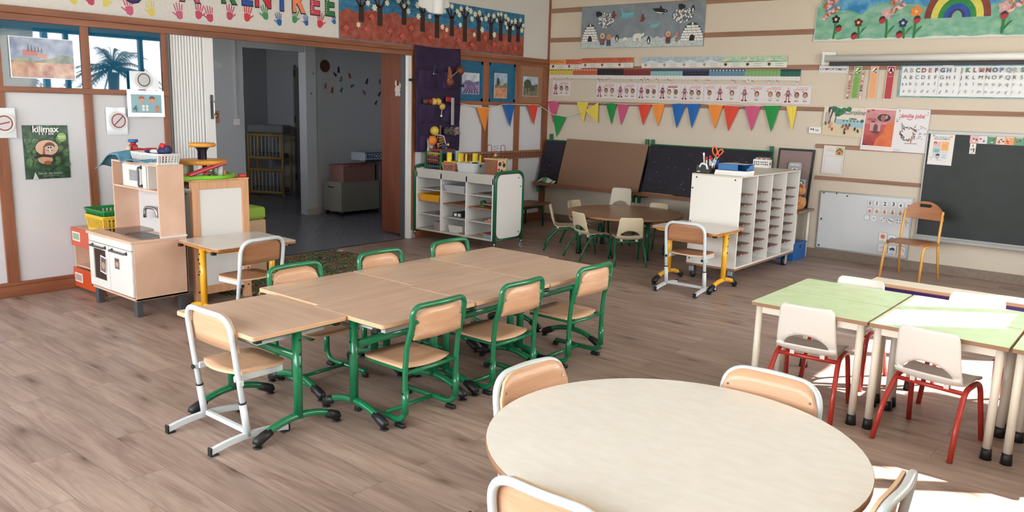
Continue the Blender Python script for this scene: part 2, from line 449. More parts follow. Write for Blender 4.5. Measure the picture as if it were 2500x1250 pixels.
# the window frames behind the camera and beside it
for i, yy in enumerate((-6.26, -5.77, -4.52, -3.27, -2.02, -1.49)):
    b = MB(); b.box(7.52, yy-0.035, 0.9, 7.60, yy+0.035, 2.6, BLUESTEEL); struct(b.build('window_frame_east_%d' % (i+1)))
b = MB(); b.box(7.52, -6.3, 0.9, 7.60, -1.45, 0.96, BLUESTEEL); b.box(7.52, -6.3, 2.54, 7.60, -1.45, 2.6, BLUESTEEL); struct(b.build('window_sill_east'))
SUNBLOCK = bpy.data.materials.new('white_blind_fabric'); SUNBLOCK.use_nodes = True  # translucent white for the sheets added to hold back the sun
_l = SUNBLOCK.node_tree.links; _p = SUNBLOCK.node_tree.nodes['Principled BSDF']; _o = SUNBLOCK.node_tree.nodes['Material Output']
_p.inputs['Base Color'].default_value = S(232, 230, 224); _tr = SUNBLOCK.node_tree.nodes.new('ShaderNodeBsdfTranslucent'); _tr.inputs['Color'].default_value = S(236, 232, 224)
_mx = SUNBLOCK.node_tree.nodes.new('ShaderNodeMixShader'); _mx.inputs[0].default_value = 0.5; _l.new(_p.outputs[0], _mx.inputs[1]); _l.new(_tr.outputs[0], _mx.inputs[2]); _l.new(_mx.outputs[0], _o.inputs['Surface'])
for i, (ya, yb) in enumerate(((-4.33, -3.78), (-5.79, -4.98), (-6.30, -5.75))):  # unseen blinds, added to keep sun off the round table and trim its patches
    b = MB(); b.box(7.512, ya, 0.9, 7.515, yb, 2.6, SUNBLOCK); struct(b.build('window_blind_%d' % (i+1)))
for i, xx in enumerate((0.43, 1.7, 3.0, 4.3, 5.6, 6.87)):
    b = MB(); b.box(xx-0.03, -10.7, 0.9, xx+0.03, -10.64, 2.6, BLUESTEEL); struct(b.build('window_frame_south_%d' % (i+1)))

# trims on the left wall
POSTS = [(-6.92, -6.835), (-6.25, -6.185), (-5.578, -5.53), (-2.60, -2.545), (-1.36, -1.252), (-0.715, -0.613), (-0.112, -0.001)]
k = 1
for a, c in POSTS:
    b = MB(); b.box(0, a, 0.10, 0.022, c, 2.125, TRIMWOOD_V, 0.003); struct(b.build('trim_%d' % k)); k += 1
for a, c in ((-7.58, -7.50), (-8.3, -8.22)):
    b = MB(); b.box(0, a, 0.10, 0.022, c, 2.125, TRIMWOOD_V, 0.003); struct(b.build('trim_%d' % k)); k += 1
b = MB(); b.box(0, -10.6, 2.12, 0.035, 0.0, 2.172, TRIMWOOD, 0.003); b.box(0, -10.6, 2.172, 0.055, 0.0, 2.225, TRIMWOOD, 0.004); struct(b.build('trim_%d' % k)); k += 1
for a, c in ((-10.6, -5.53), (-2.56, -0.0)):
    b = MB(); b.box(0, a, 1.585, 0.028, c, 1.63, TRIMWOOD, 0.003); struct(b.build('trim_%d' % k)); k += 1
    b = MB(); b.box(0, a, 0, 0.045, c, 0.085, TRIMWOOD, 0.004); b.box(0, a, 0.085, 0.03, c, 0.112, TRIMWOOD, 0.003); struct(b.build('baseboard_left_%d' % (1 if a < -5 else 2)))
b = MB(); b.box(-0.03, -5.53, 2.13, 0.03, -2.60, 2.165, WHITEP); b.box(-0.03, -2.655, 0, 0.012, -2.60, 2.13, WHITEP); b.box(-0.1, -2.665, 0, -0.03, -2.64, 2.13, DARKGREY)
b.box(-0.05, -5.53, 0, 0.004, -5.505, 2.13, flat((110, 110, 112), 0.5)); struct(b.build('door_frame_1'))
# blue panes over the rail: the left ones glossy and mirroring the daylight opposite
panes = [(-8.22, -7.58), (-7.50, -6.92), (-6.835, -6.25), (-6.185, -5.578)]
for i, (a, c) in enumerate(panes):
    b = MB(); b.box(0, a, 1.63, 0.006, c, 2.12, BLUEPANE); struct(b.build('window_%d' % (i+1)))
for i, (a, c, m) in enumerate(((-2.545, -1.36, BLUEPANEL), (-1.252, -0.715, BLUEPANEL), (-0.613, -0.112, CORK))):
    b = MB(); b.box(0, a, 1.63, 0.006, c, 2.12, m)
    fr = 0.035
    if m is BLUEPANEL:
        for q in ((a, 1.63, a+fr, 2.12), (c-fr, 1.63, c, 2.12), (a, 2.085, c, 2.12), (a, 1.63, c, 1.665)): b.box(0.006, q[0], q[1], 0.012, q[2], q[3], m)
    struct(b.build('wall_left_panel_%d' % (i+1)))
# trims on the right wall
for z0, z1, xa in ((2.845, 2.905, 0), (2.458, 2.515, 0), (2.072, 2.130, 0), (1.625, 1.672, 0), (1.222, 1.269, 3.8), (0.876, 0.917, 3.83)):
    b = MB(); b.box(xa, -0.014, z0, 7.5, 0, z1, STRIPWOOD, 0.002); struct(b.build('trim_%d' % k)); k += 1
b = MB(); b.box(0.0, -0.02, 0.0, 0.03, 0, 3.3, TRIMWOOD_V); struct(b.build('trim_%d' % k)); k += 1
b = MB(); b.box(0.03, -0.018, 0, 7.5, 0, 0.097, GREYBASE, 0.003); struct(b.build('baseboard_right'))

# adjoining rooms beyond the opening
b = MB()
b.box(-2.5, -5.6, 0, -2.36, -3.275, 3.3, GREYWALL); b.box(-2.5, -3.275, 2.217, -2.36, -2.33, 3.3, GREYWALL)
b.box(-2.5, -2.33, 0, -2.34, -2.165, 3.3, GREYWALL); b.box(-2.54, -2.165, 0, -2.40, 0.3, 3.3, GREYWALL)
struct(b.build('wall_adjoining_back'))
b = MB(); b.box(-2.36, -5.7, 0, -1.9, -5.6, 3.3, GREYWALL); b.box(-1.1, -5.7, 0, -0.14, -5.6, 3.3, GREYWALL); b.box(-1.9, -5.7, 0, -1.1, -5.6, 1.35, GREYWALL); b.box(-1.9, -5.7, 2.2, -1.1, -5.6, 3.3, GREYWALL); struct(b.build('wall_adjoining_left'))  # unseen window opening, added so sky light reaches the side room
b = MB(); b.box(-2.40, 0.14, 0, 0.0, 0.3, 3.3, GREYWALL); struct(b.build('wall_adjoining_right'))
b = MB(); b.box(-6.2, -5.6, 0, -5.3, -0.95, 3.3, GREYWALL); struct(b.build('wall_far_room_back'))
b = MB(); b.box(-5.3, -0.95, 0, -2.54, -0.85, 3.3, GREYWALL); struct(b.build('wall_far_room_right'))
b = MB(); b.box(-5.3, -5.7, 0, -4.5, -5.6, 3.3, GREYWALL); b.box(-3.7, -5.7, 0, -2.5, -5.6, 3.3, GREYWALL); b.box(-4.5, -5.7, 0, -3.7, -5.6, 1.6, GREYWALL); b.box(-4.5, -5.7, 2.2, -3.7, -5.6, 3.3, GREYWALL); struct(b.build('wall_far_room_left'))  # unseen window opening, added to brighten the far room
b = MB(); b.box(-2.335, -2.345, 0, -2.32, -2.15, 0.09, flat((168, 164, 158), 0.5)); b.box(-2.40, -2.165, 0, -2.385, 0.2, 0.09, flat((168, 164, 158), 0.5)); struct(b.build('baseboard_adjoining'))
DOORBROWN = flat((112, 106, 104), 0.5)
b = MB(); b.box(-4.46, -0.985, 0, -3.62, -0.95, 2.1, DOORBROWN); b.box(-4.50, -0.99, 0, -4.46, -0.95, 2.14, flat((130, 130, 132), 0.6))
for z in (0.25, 1.2, 1.95): b.box(-4.475, -0.998, z, -4.45, -0.985, z+0.12, DARKGREY)
struct(b.build('door_1'))

# outdoors: pale ground, blue canopy, palms mirrored in the panes
b = MB(); b.box(7.7, -40, -0.4, 60, 40, -0.3, mottled('sandy_ground', (190, 182, 168), (204, 196, 182), 3)); b.box(-10, -40, -0.4, 7.7, -10.8, -0.3, _M['sandy_ground']); struct(b.build('ground_outside'))
b = MB(); b.box(8.4, -3.1, 2.75, 10.2, -2.3, 2.9, BLUESTEEL); b.box(9.2, -3.0, -0.3, 9.3, -2.9, 2.75, BLUESTEEL); struct(b.build('roof_canopy_outside'))  # overhang hinted at in the pane reflections; placed and sized to shade the floor
PALMG = flat((34, 44, 30), 0.8); PALMT = mottled('palm_bark', (40, 34, 28), (54, 46, 38), 14, 0.9)
def palm(loc, seed, label):
    rnd = random.Random(seed); t = thing('palm_tree', label, 'palm', loc)
    b = MB(); b.tube([(0, 0, 0), (0.02, 0, 1.2), (0, 0.03, 2.5)], [0.15, 0.12, 0.16], PALMT, 12); b.build('trunk', t)
    b = MB()
    for q in range(60):
        az = rnd.uniform(0, 2*PI); el = math.radians(rnd.uniform(-30, 85)); ln = rnd.uniform(1.1, 1.55)
        d = Vector((math.cos(az), math.sin(az), 0)); P = []
        for s in range(8):
            f = s/7; P.append(Vector((0, 0, 2.6)) + d*(ln*f*math.cos(el)) + Vector((0, 0, ln*f*math.sin(el) - 0.55*f*f*ln)))
        b.tube(P, [0.018*(1-0.8*i/7) for i in range(8)], PALMG, 4)
        side = d.cross(Vector((0, 0, 1))).normalized()
        for s in range(1, 8):
            for sg in (-1, 1):
                for jj in (0, 0.5):
                    if s == 7 and jj: continue
                    p = P[s].lerp(P[min(7, s+1)], jj); lf = 0.42*(1.1-0.6*s/7)
                    tip = p + side*sg*lf*0.75 + d*lf*0.5 + Vector((0, 0, -lf*0.35)); w = d*0.022
                    f = b.bm.faces.new([b.bm.verts.new(x) for x in (p-w, p+w, tip)]); b._set([f], PALMG)
    b.build('fronds', t)
palm((17.4, 2.0, -0.3), 3, 'palm tree outside mirrored in the right blue pane')
palm((15.8, -1.5, -0.3), 5, 'palm tree outside mirrored in the left blue pane')

# ---------------------------------------------------------------- school desks
def make_desk(name, label, cat, group, L, D, H, metal, top_m, edge_m, colr=0.0222, footr=0.0182, tray=True, cut=0.012, knobs=True, topth=0.022, barz=0.16):
    t = thing(name, label, cat, (0, 0, 0), 0, group)
    b = MB(); pts = rrect(-L/2, -D/2, L/2, D/2, cut, 3)
    b.prism(pts, edge_m, H-topth, H-0.0025, 'XY', bev=0.002); b.prism(rrect(-L/2+0.001, -D/2+0.001, L/2-0.001, D/2-0.001, cut, 3), top_m, H-0.0025, H, 'XY'); b.build('tabletop', t)
    cx = L/2-0.045; hz = H-topth
    for sg in (-1, 1):
        b = MB(); x = sg*cx
        b.cyl((x, 0, 0.085), (x, 0, hz-0.014), colr, metal, seg=18)
        F = D/2-0.03
        path = [(x, -F+0.04, 0.05), (x, -F*0.5, 0.083), (x, 0, 0.095), (x, F*0.5, 0.083), (x, F-0.04, 0.05)]
        P = []
        for i in range(17):
            q = -1+2*i/16; P.append((x, q*(F-0.03), 0.095-0.05*q*q))
        b.tube(P, footr, metal, 12); b.box(x-0.02, -D/2+0.05, hz-0.014, x+0.02, D/2-0.05, hz, metal, 0.002)
        if knobs:
            for z in (hz-0.05, hz-0.12, hz-0.18): b.cyl((x+sg*(colr-0.003), 0.0, z), (x+sg*(colr+0.004), 0.0, z), 0.006, BLACK, seg=8)
        leg = b.build('leg', t)
        for s2 in (-1, 1):
            b = MB(); y = s2*(F-0.03)
            b.tube([(x, y-s2*0.05, 0.062), (x, y-s2*0.01, 0.046), (x, y+s2*0.022, 0.030), (x, y+s2*0.03, 0.018)], [footr+0.003, footr+0.006, footr+0.007, footr+0.002], BLACK, 12)
            b.cyl((x, y+s2*0.022, 0.006), (x, y+s2*0.022, 0.025), 0.008, BLACK, seg=10); b.lathe([(0, 0), (0.022, 0), (0.022, 0.004), (0.008, 0.008), (0, 0.008)], BLACK, (x, y+s2*0.022, 0), 16)
            b.build('foot_cap', leg)
    b = MB(); b.tube([(-cx, 0.0, H-barz), (cx, 0.0, H-barz)], 0.022, metal, 14, flatten=0.62); b.build('crossbar', t)
    for sy in (-1, 1): b = MB(); b.box(-cx, sy*(D/2-0.06)-0.012, hz-0.02, cx, sy*(D/2-0.06)+0.012, hz, metal, 0.002); b.build('rail', t)
    for sx in (-1, 1):
        for sy in (-1, 1): b = MB(); b.box(sx*(L/2-0.018)-0.03, sy*(D/2-0.045)-0.016, hz-0.022, sx*(L/2-0.018), sy*(D/2-0.045)+0.016, hz, BLACK, 0.002); b.build('rail_cap', t)
    if tray:
        b = MB(); TG = flat((196, 200, 204), 0.5)
        b.box(-L/2+0.085, -D/2+0.075, hz-0.05, L/2-0.085, D/2-0.075, hz-0.045, TG)
        for q in ((-L/2+0.085, -D/2+0.075, L/2-0.085, -D/2+0.08), (-L/2+0.085, D/2-0.08, L/2-0.085, D/2-0.075), (-L/2+0.085, -D/2+0.08, -L/2+0.09, D/2-0.08), (L/2-0.09, -D/2+0.08, L/2-0.085, D/2-0.08)):
            b.box(q[0], q[1], hz-0.045, q[2], q[3], hz-0.021, TG)
        b.build('tray', t)
    return t
DG = 'green legged wooden desks pushed together'
d0 = make_desk('school_desk', 'green legged desk set crosswise at the near end of the cluster, white chair at it', 'desk', DG, 0.662, 0.533, 0.55, GREEN, DESKTOP, DESKEDGE)
d0.location = (3.575, -6.988, 0)
L_ = 0.662
desk_spots = [(3.892, -6.385, 'green legged desk holding the nearest green chair, beside the crosswise desk'), (3.892, -5.715, 'green legged desk at the middle of the window side row of the cluster'), (3.892, -5.045, 'green legged desk at the far end of the window side row of the cluster'),
              (3.353, -6.352, 'green legged desk at the near end of the row facing the play kitchen'), (3.353, -5.682, 'green legged desk at the middle of the row facing the play kitchen'), (3.353, -5.012, 'green legged desk at the far end of the row facing the play kitchen')]
for x, y, lb in desk_spots: dup(d0, (x, y, 0), PI/2, lb)
WHITETOP = mottled('worn_white_laminate', (212, 205, 194), (217, 211, 201), 6, 0.22, 2)
yd = make_desk('yellow_leg_desk', 'pale topped desk with yellow legs and wooden edge beside the pigeonhole unit', 'desk', 'pale topped desks with yellow legs', 0.655, 0.565, 0.55, YELLOW, WHITETOP, wood('varnished_edge', (172, 112, 74), (196, 136, 94), 0, 0.4), 0.024, 0.02, False, 0.03, barz=0.05)
yd.location = (3.645, -2.442, 0); yd.rotation_euler = (0, 0, math.radians(-2))
dup(yd, (1.63, -5.90, 0), math.radians(88), 'pale topped desk with yellow legs in front of the tall wooden easel unit')

# ---------------------------------------------------------------- wooden chairs
def curved_panel(b, x0, x1, z0, z1, r, ymid, bow, th, m, lean=0.0, edge=None, top_only=True):
    """bowed board with rounded upper corners"""
    def yy(x, z): return ymid + bow*(1-(2*(x-(x0+x1)/2)/(x1-x0))**2) + lean*(z-z0)
    n = 16; F = []
    W = x1-x0
    for i in range(n+1):
        q = i/n; x = x0 + W*q; e = min(x-x0, x1-x)
        zt = z1 if e >= r else z1 - r + math.sqrt(max(0, r*r-(r-e)**2))
        zb = z0 if (top_only or e >= r) else z0 + r - math.sqrt(max(0, r*r-(r-e)**2))
        F.append((x, zb, zt))
    V = []
    for x, zb, zt in F:
        V.append([[b.bm.verts.new((x, yy(x, zb+(zt-zb)*j/4)+s*th/2, zb+(zt-zb)*j/4)) for j in range(5)] for s in (-1, 1)])
    fs = []; es = []
    for i in range(n):
        for j in range(4):
            fs.append(b.bm.faces.new((V[i][0][j], V[i+1][0][j], V[i+1][0][j+1], V[i][0][j+1])))
            fs.append(b.bm.faces.new((V[i][1][j+1], V[i+1][1][j+1], V[i+1][1][j], V[i][1][j])))
        es.append(b.bm.faces.new((V[i][0][4], V[i+1][0][4], V[i+1][1][4], V[i][1][4])))
        es.append(b.bm.faces.new((V[i][1][0], V[i+1][1][0], V[i+1][0][0], V[i][0][0])))
    for i in (0, n):
        for j in range(4): es.append(b.bm.faces.new((V[i][0][j+1], V[i][1][j+1], V[i][1][j], V[i][0][j])))
    b._set(fs, m, True); b._set(es, edge or m, False)
    bmesh.ops.recalc_face_normals(b.bm, faces=fs+es)
def seat_board(b, w, yf, yr, z, m, edge, th=0.011, arc=0.04, dip=0.008, rc=0.05):
    """seat with rounded front corners and an arched rear edge, slightly dished"""
    pts = []
    x = w/2
    for k in range(6):
        a = math.radians(180+90*k/5); pts.append((-x+rc+rc*math.cos(a), yf+rc+rc*math.sin(a)))
    for k in range(6):
        a = math.radians(270+90*k/5); pts.append((x-rc+rc*math.cos(a), yf+rc+rc*math.sin(a)))
    for k in range(13):
        q = 1-2*k/12; pts.append((x*q, yr-arc*q*q))
    top = [b.bm.verts.new((p[0], p[1], z)) for p in pts]; bot = [b.bm.verts.new((p[0], p[1], z-th)) for p in pts]
    c = b.bm.verts.new((0, (yf+yr)/2, z-dip)); c2 = b.bm.verts.new((0, (yf+yr)/2, z-th-dip)); n = len(pts)
    mid = [b.bm.verts.new((p[0]*0.6, (yf+yr)/2+(p[1]-(yf+yr)/2)*0.6, z-dip*0.75)) for p in pts]
    fs = []
    for i in range(n):
        j = (i+1) % n
        fs += [b.bm.faces.new((top[i], top[j], mid[j], mid[i])), b.bm.faces.new((mid[i], mid[j], c))]
    bs = [b.bm.faces.new((bot[(i+1) % n], bot[i], c2)) for i in range(n)]
    sd = [b.bm.faces.new((top[(i+1) % n], top[i], bot[i], bot[(i+1) % n])) for i in range(n)]
    b._set(fs, m, True); b._set(bs, m, True); b._set(sd, edge, False)
PLYEDGE = flat((226, 190, 152), 0.5)
def make_green_chair(label, group):
    t = thing('school_chair', label, 'chair', (0, 0, 0), 0, group); r = 0.0145; hw = 0.181
    b = MB(); P = []
    for sg in (-1, 1):
        x = sg*hw
        low = [(x, -0.21, 0.036), (x, 0.145, 0.036), (x, 0.150, 0.31), (x, 0.160, 0.42), (x, 0.193, 0.53), (x, 0.205, 0.632)]
        P.append(low)
    full = P[0] + [(0, 0.222, 0.634)] + list(reversed(P[1]))
    rad = [0, 0.07, 0.25, 0.15, 0.1, 0.12, 0.5, 0.12, 0.1, 0.15, 0.25, 0.07, 0]
    b.tube(fillet(full, rad, 8), r, GREEN, 12); b.build('tube_frame', t)
    for sg in (-1, 1):
        b = MB(); b.cyl((sg*hw, 0.1505, 0.08), (sg*hw, 0.1505, 0.205), r+0.003, GREEN, seg=14)
        b.cyl((sg*(hw+0.014), 0.1505, 0.19), (sg*(hw+0.021), 0.1505, 0.19), 0.006, STEEL if sg < 0 else BLACK, seg=10); b.build('height_sleeve', t)
    b = MB(); b.cyl((-hw, -0.02, 0.036), (hw, -0.02, 0.036), 0.011, GREEN); b.build('stretcher', t)
    b = MB(); b.tube([(-hw, 0.150, 0.29), (0, 0.160, 0.29), (hw, 0.150, 0.29)], 0.010, GREEN, 10); b.build('rear_rail', t)
    for sg in (-1, 1): b = MB(); b.box(sg*(hw-0.022)-0.012, -0.17, 0.285, sg*(hw-0.022)+0.012, 0.15, 0.298, GREEN, 0.003); b.build('seat_arm', t)
    b = MB(); seat_board(b, 0.335, -0.20, 0.150, 0.312, BEECH, PLYEDGE); b.build('seat', t)
    b = MB(); curved_panel(b, -0.164, 0.164, 0.462, 0.617, 0.085, 0.188, 0.020, 0.010, BEECH, 0.10, PLYEDGE)
    bk = b.build('backrest', t)
    for sg in (-1, 1):
        for z, y in ((0.495, 0.186), (0.555, 0.197)):
            b = MB(); b.obox((sg*(hw-0.024), y+0.007, z), (0.034, 0.004, 0.020), GREEN); b.cyl((sg*(hw-0.034), y+0.008, z), (sg*(hw-0.034), y+0.013, z), 0.005, STEEL, seg=8); b.build('bracket', bk)
    for sg in (-1, 1):
        b = MB(); b.box(sg*hw-0.014, 0.085, 0.0, sg*hw+0.014, 0.145, 0.022, BLACK, 0.005); b.build('glide', t)
        b = MB(); b.box(sg*hw-0.014, -0.225, 0.0, sg*hw+0.014, -0.19, 0.03, BLACK, 0.005); b.build('glide', t)
    return t
GG = 'green framed wooden chairs around the desk cluster'
g0 = make_green_chair('green framed chair nearest the camera, at the desk next to the crosswise one', GG)
g0.location = (4.04, -6.415, 0); g0.rotation_euler = (0, 0, -PI/2)
for x, y, rz, lb in [(4.045, -5.760, -PI/2, 'green framed chair at the middle desk on the window side of the cluster'),
                     (4.07, -5.075, -PI/2, 'green framed chair with empty floor behind it, at the far end of the window side'),
                     (3.245, -6.405, PI/2, 'green framed chair across the desks, its back before the rug and grey framed chair'),
                     (3.245, -5.745, PI/2, 'green framed chair across the desks, middle one of its row, at the rug corner'),
                     (3.245, -5.09, PI/2, 'green framed chair across the desks, closest to the green trolley shelf')]:
    dup(g0, (x, y, 0), rz, lb)

def make_t_chair(label, group, panel):
    t = thing('grey_frame_chair', label, 'chair', (0, 0, 0), 0, group); hw = 0.187; r = 0.0138
    full = [(-hw, 0.012, 0.055), (-hw, 0.055, 0.36), (-hw, 0.088, 0.62), (0, 0.106, 0.624), (hw, 0.088, 0.62), (hw, 0.055, 0.36), (hw, 0.012, 0.055)]
    b = MB(); b.tube(fillet(full, [0, 0.3, 0.115, 0.5, 0.115, 0.3, 0], 9), r, CREAMTUBE, 12); b.build('tube_frame', t)
    for sg in (-1, 1):
        b = MB(); b.cyl((sg*hw, 0.012, 0.04), (sg*hw, 0.034, 0.205), 0.0172, CREAMTUBE, seg=14); b.cyl((sg*hw, 0.0336, 0.203), (sg*hw, 0.0346, 0.211), 0.0182, BLACK, seg=14)
        b.build('height_sleeve', t)
        b = MB(); x = sg*(hw+0.004); n = 12; q0 = None
        for i in range(n):
            ya = -0.205+0.41*i/n; yb = -0.205+0.41*(i+1)/n
            za = 0.046-0.024*(ya/0.205)**2; zb = 0.046-0.024*(yb/0.205)**2
            V = [b.bm.verts.new(p) for p in ((x-0.0105, ya, za-0.0135), (x+0.0105, ya, za-0.0135), (x+0.0105, ya, za+0.0135), (x-0.0105, ya, za+0.0135), (x-0.0105, yb, zb-0.0135), (x+0.0105, yb, zb-0.0135), (x+0.0105, yb, zb+0.0135), (x-0.0105, yb, zb+0.0135))]
            fs = [b.bm.faces.new([V[k] for k in q]) for q in ((0, 1, 5, 4), (1, 2, 6, 5), (2, 3, 7, 6), (3, 0, 4, 7))]
            if i == 0: fs.append(b.bm.faces.new([V[k] for k in (3, 2, 1, 0)]))
            if i == n-1: fs.append(b.bm.faces.new([V[k] for k in (4, 5, 6, 7)]))
            b._set(fs, CREAMTUBE)
        bmesh.ops.remove_doubles(b.bm, verts=b.bm.verts, dist=0.0002)
        ft = b.build('foot_bar', t)
        for s2 in (-1, 1):
            b = MB(); b.box(x-0.0145, s2*0.203, 0.002, x+0.0145, s2*0.213, 0.043, BLACK, 0.004); b.box(x-0.013, s2*0.17, 0.0, x+0.013, s2*0.208, 0.008, BLACK, 0.002); b.build('end_cap', ft)
    b = MB(); b.box(-hw, -0.004, 0.045, hw, 0.018, 0.068, CREAMTUBE, 0.003); b.build('stretcher', t)
    b = MB(); seat_board(b, 0.335, -0.245, 0.068, 0.345, panel, PLYEDGE, 0.011, 0.05, 0.012, 0.07); b.build('seat', t)
    for sg in (-1, 1):
        b = MB(); b.box(sg*0.152-0.006, -0.21, 0.300, sg*0.152+0.006, 0.052, 0.331, CREAMTUBE, 0.003)
        b.box(sg*(hw+0.002)-0.02, 0.036, 0.295, sg*(hw+0.002)-0.002*sg, 0.062, 0.32, CREAMTUBE, 0.003)
        b.cyl((sg*0.174, 0.07, 0.308), (sg*0.174, 0.076, 0.308), 0.012, BLACK, seg=12); b.build('seat_arm', t)
    b = MB(); curved_panel(b, -0.186, 0.186, 0.448, 0.628, 0.088, 0.0435, 0.012, 0.010, panel, 0.125, PLYEDGE); bk = b.build('backrest', t)
    for sg in (-1, 1):
        for z, y in ((0.485, 0.0505), (0.56, 0.060)):
            b = MB(); b.cyl((sg*0.160, y-0.0075, z), (sg*0.160, y-0.003, z), 0.005, STEEL, seg=8); b.build('screw', bk)
    return t
c0 = make_t_chair('white framed wooden chair tucked into the crosswise desk at the near left', 'pale framed chairs at single desks', BEECH)
c0.location = (3.597, -7.205, 0); c0.rotation_euler = (0, 0, PI)
c1 = make_t_chair('grey framed chair with brown back at the yellow legged desk beside the pigeonholes', 'pale framed chairs at single desks', BROWNSEAT)
c1.location = (3.70, -2.72, 0); c1.rotation_euler = (0, 0, math.radians(181))
dup(c1, (1.985, -5.985, 0), math.radians(-84), 'grey framed chair with brown wooden back at the yellow legged desk before the easel')
RG = 'grey framed chairs round the front table'
for (x, y), rz, lb in [((5.90, -6.40), 0, 'grey framed chair at the far side of the front round table, near the green tables'),
                       ((5.26, -6.88), PI/2-0.08, 'grey framed chair at the front round table, on the side of the desk cluster'),
                       ((5.84, -7.565), PI+0.02, 'grey framed chair seen from behind at the bottom edge, nearest the camera'),
                       ((6.43, -6.985), -PI/2, 'grey framed chair cut by the bottom edge, on the window side of the round table')]:
    dup(c0, (x, y, 0), rz, lb, RG)

# ---------------------------------------------------------------- round tables
def round_table(name, label, x, y, H, R, top, edge, legm, legr, lr, n=4, a0=0.7):
    t = thing(name, label, 'table', (x, y, 0), 0)
    b = MB(); b.prism(ell(0, 0, R, R, 72), edge, H-0.024, H-0.001, 'XY', True); b.prism(ell(0, 0, R-0.0015, R-0.0015, 72), top, H-0.001, H, 'XY'); b.build('tabletop', t)
    b = MB()
    for k in range(n):
        a = a0+2*PI*k/n; c = a0+2*PI*(k+1)/n
        b.tube([(lr*math.cos(a), lr*math.sin(a), H-0.05), (lr*math.cos(c), lr*math.sin(c), H-0.05)], 0.015, legm, 8)
    b.build('apron', t)
    for k in range(n):
        a = a0+2*PI*k/n; b = MB(); p = (lr*math.cos(a), lr*math.sin(a))
        b.cyl((p[0], p[1], 0.03), (p[0], p[1], H-0.024), legr, legm); lg = b.build('leg', t)
        b = MB(); b.cyl((p[0], p[1], 0), (p[0], p[1], 0.045), legr+0.004, BLACK); b.build('foot_cap', lg)
    return t
TABLEWHITE = mottled('pale_scuffed_laminate', (234, 229, 220), (239, 235, 228), 12, 0.25, 4, stretch=(1, 2, 1))
round_table('round_table', 'large pale round table at the front, bare, with four grey framed chairs', 5.848, -6.99, 0.56, 0.596, TABLEWHITE, flat((150, 112, 84), 0.5), GREEN, 0.022, 0.48)
round_table('round_table', 'low brown round table with green legs near the kraft board, beige chairs around it', 2.235, -1.42, 0.452, 0.645, wood('brown_tabletop', (142, 112, 88), (160, 128, 102), 0, 0.3), flat((166, 112, 74), 0.5), GREEN_D, 0.024, 0.55, 4, -0.55)

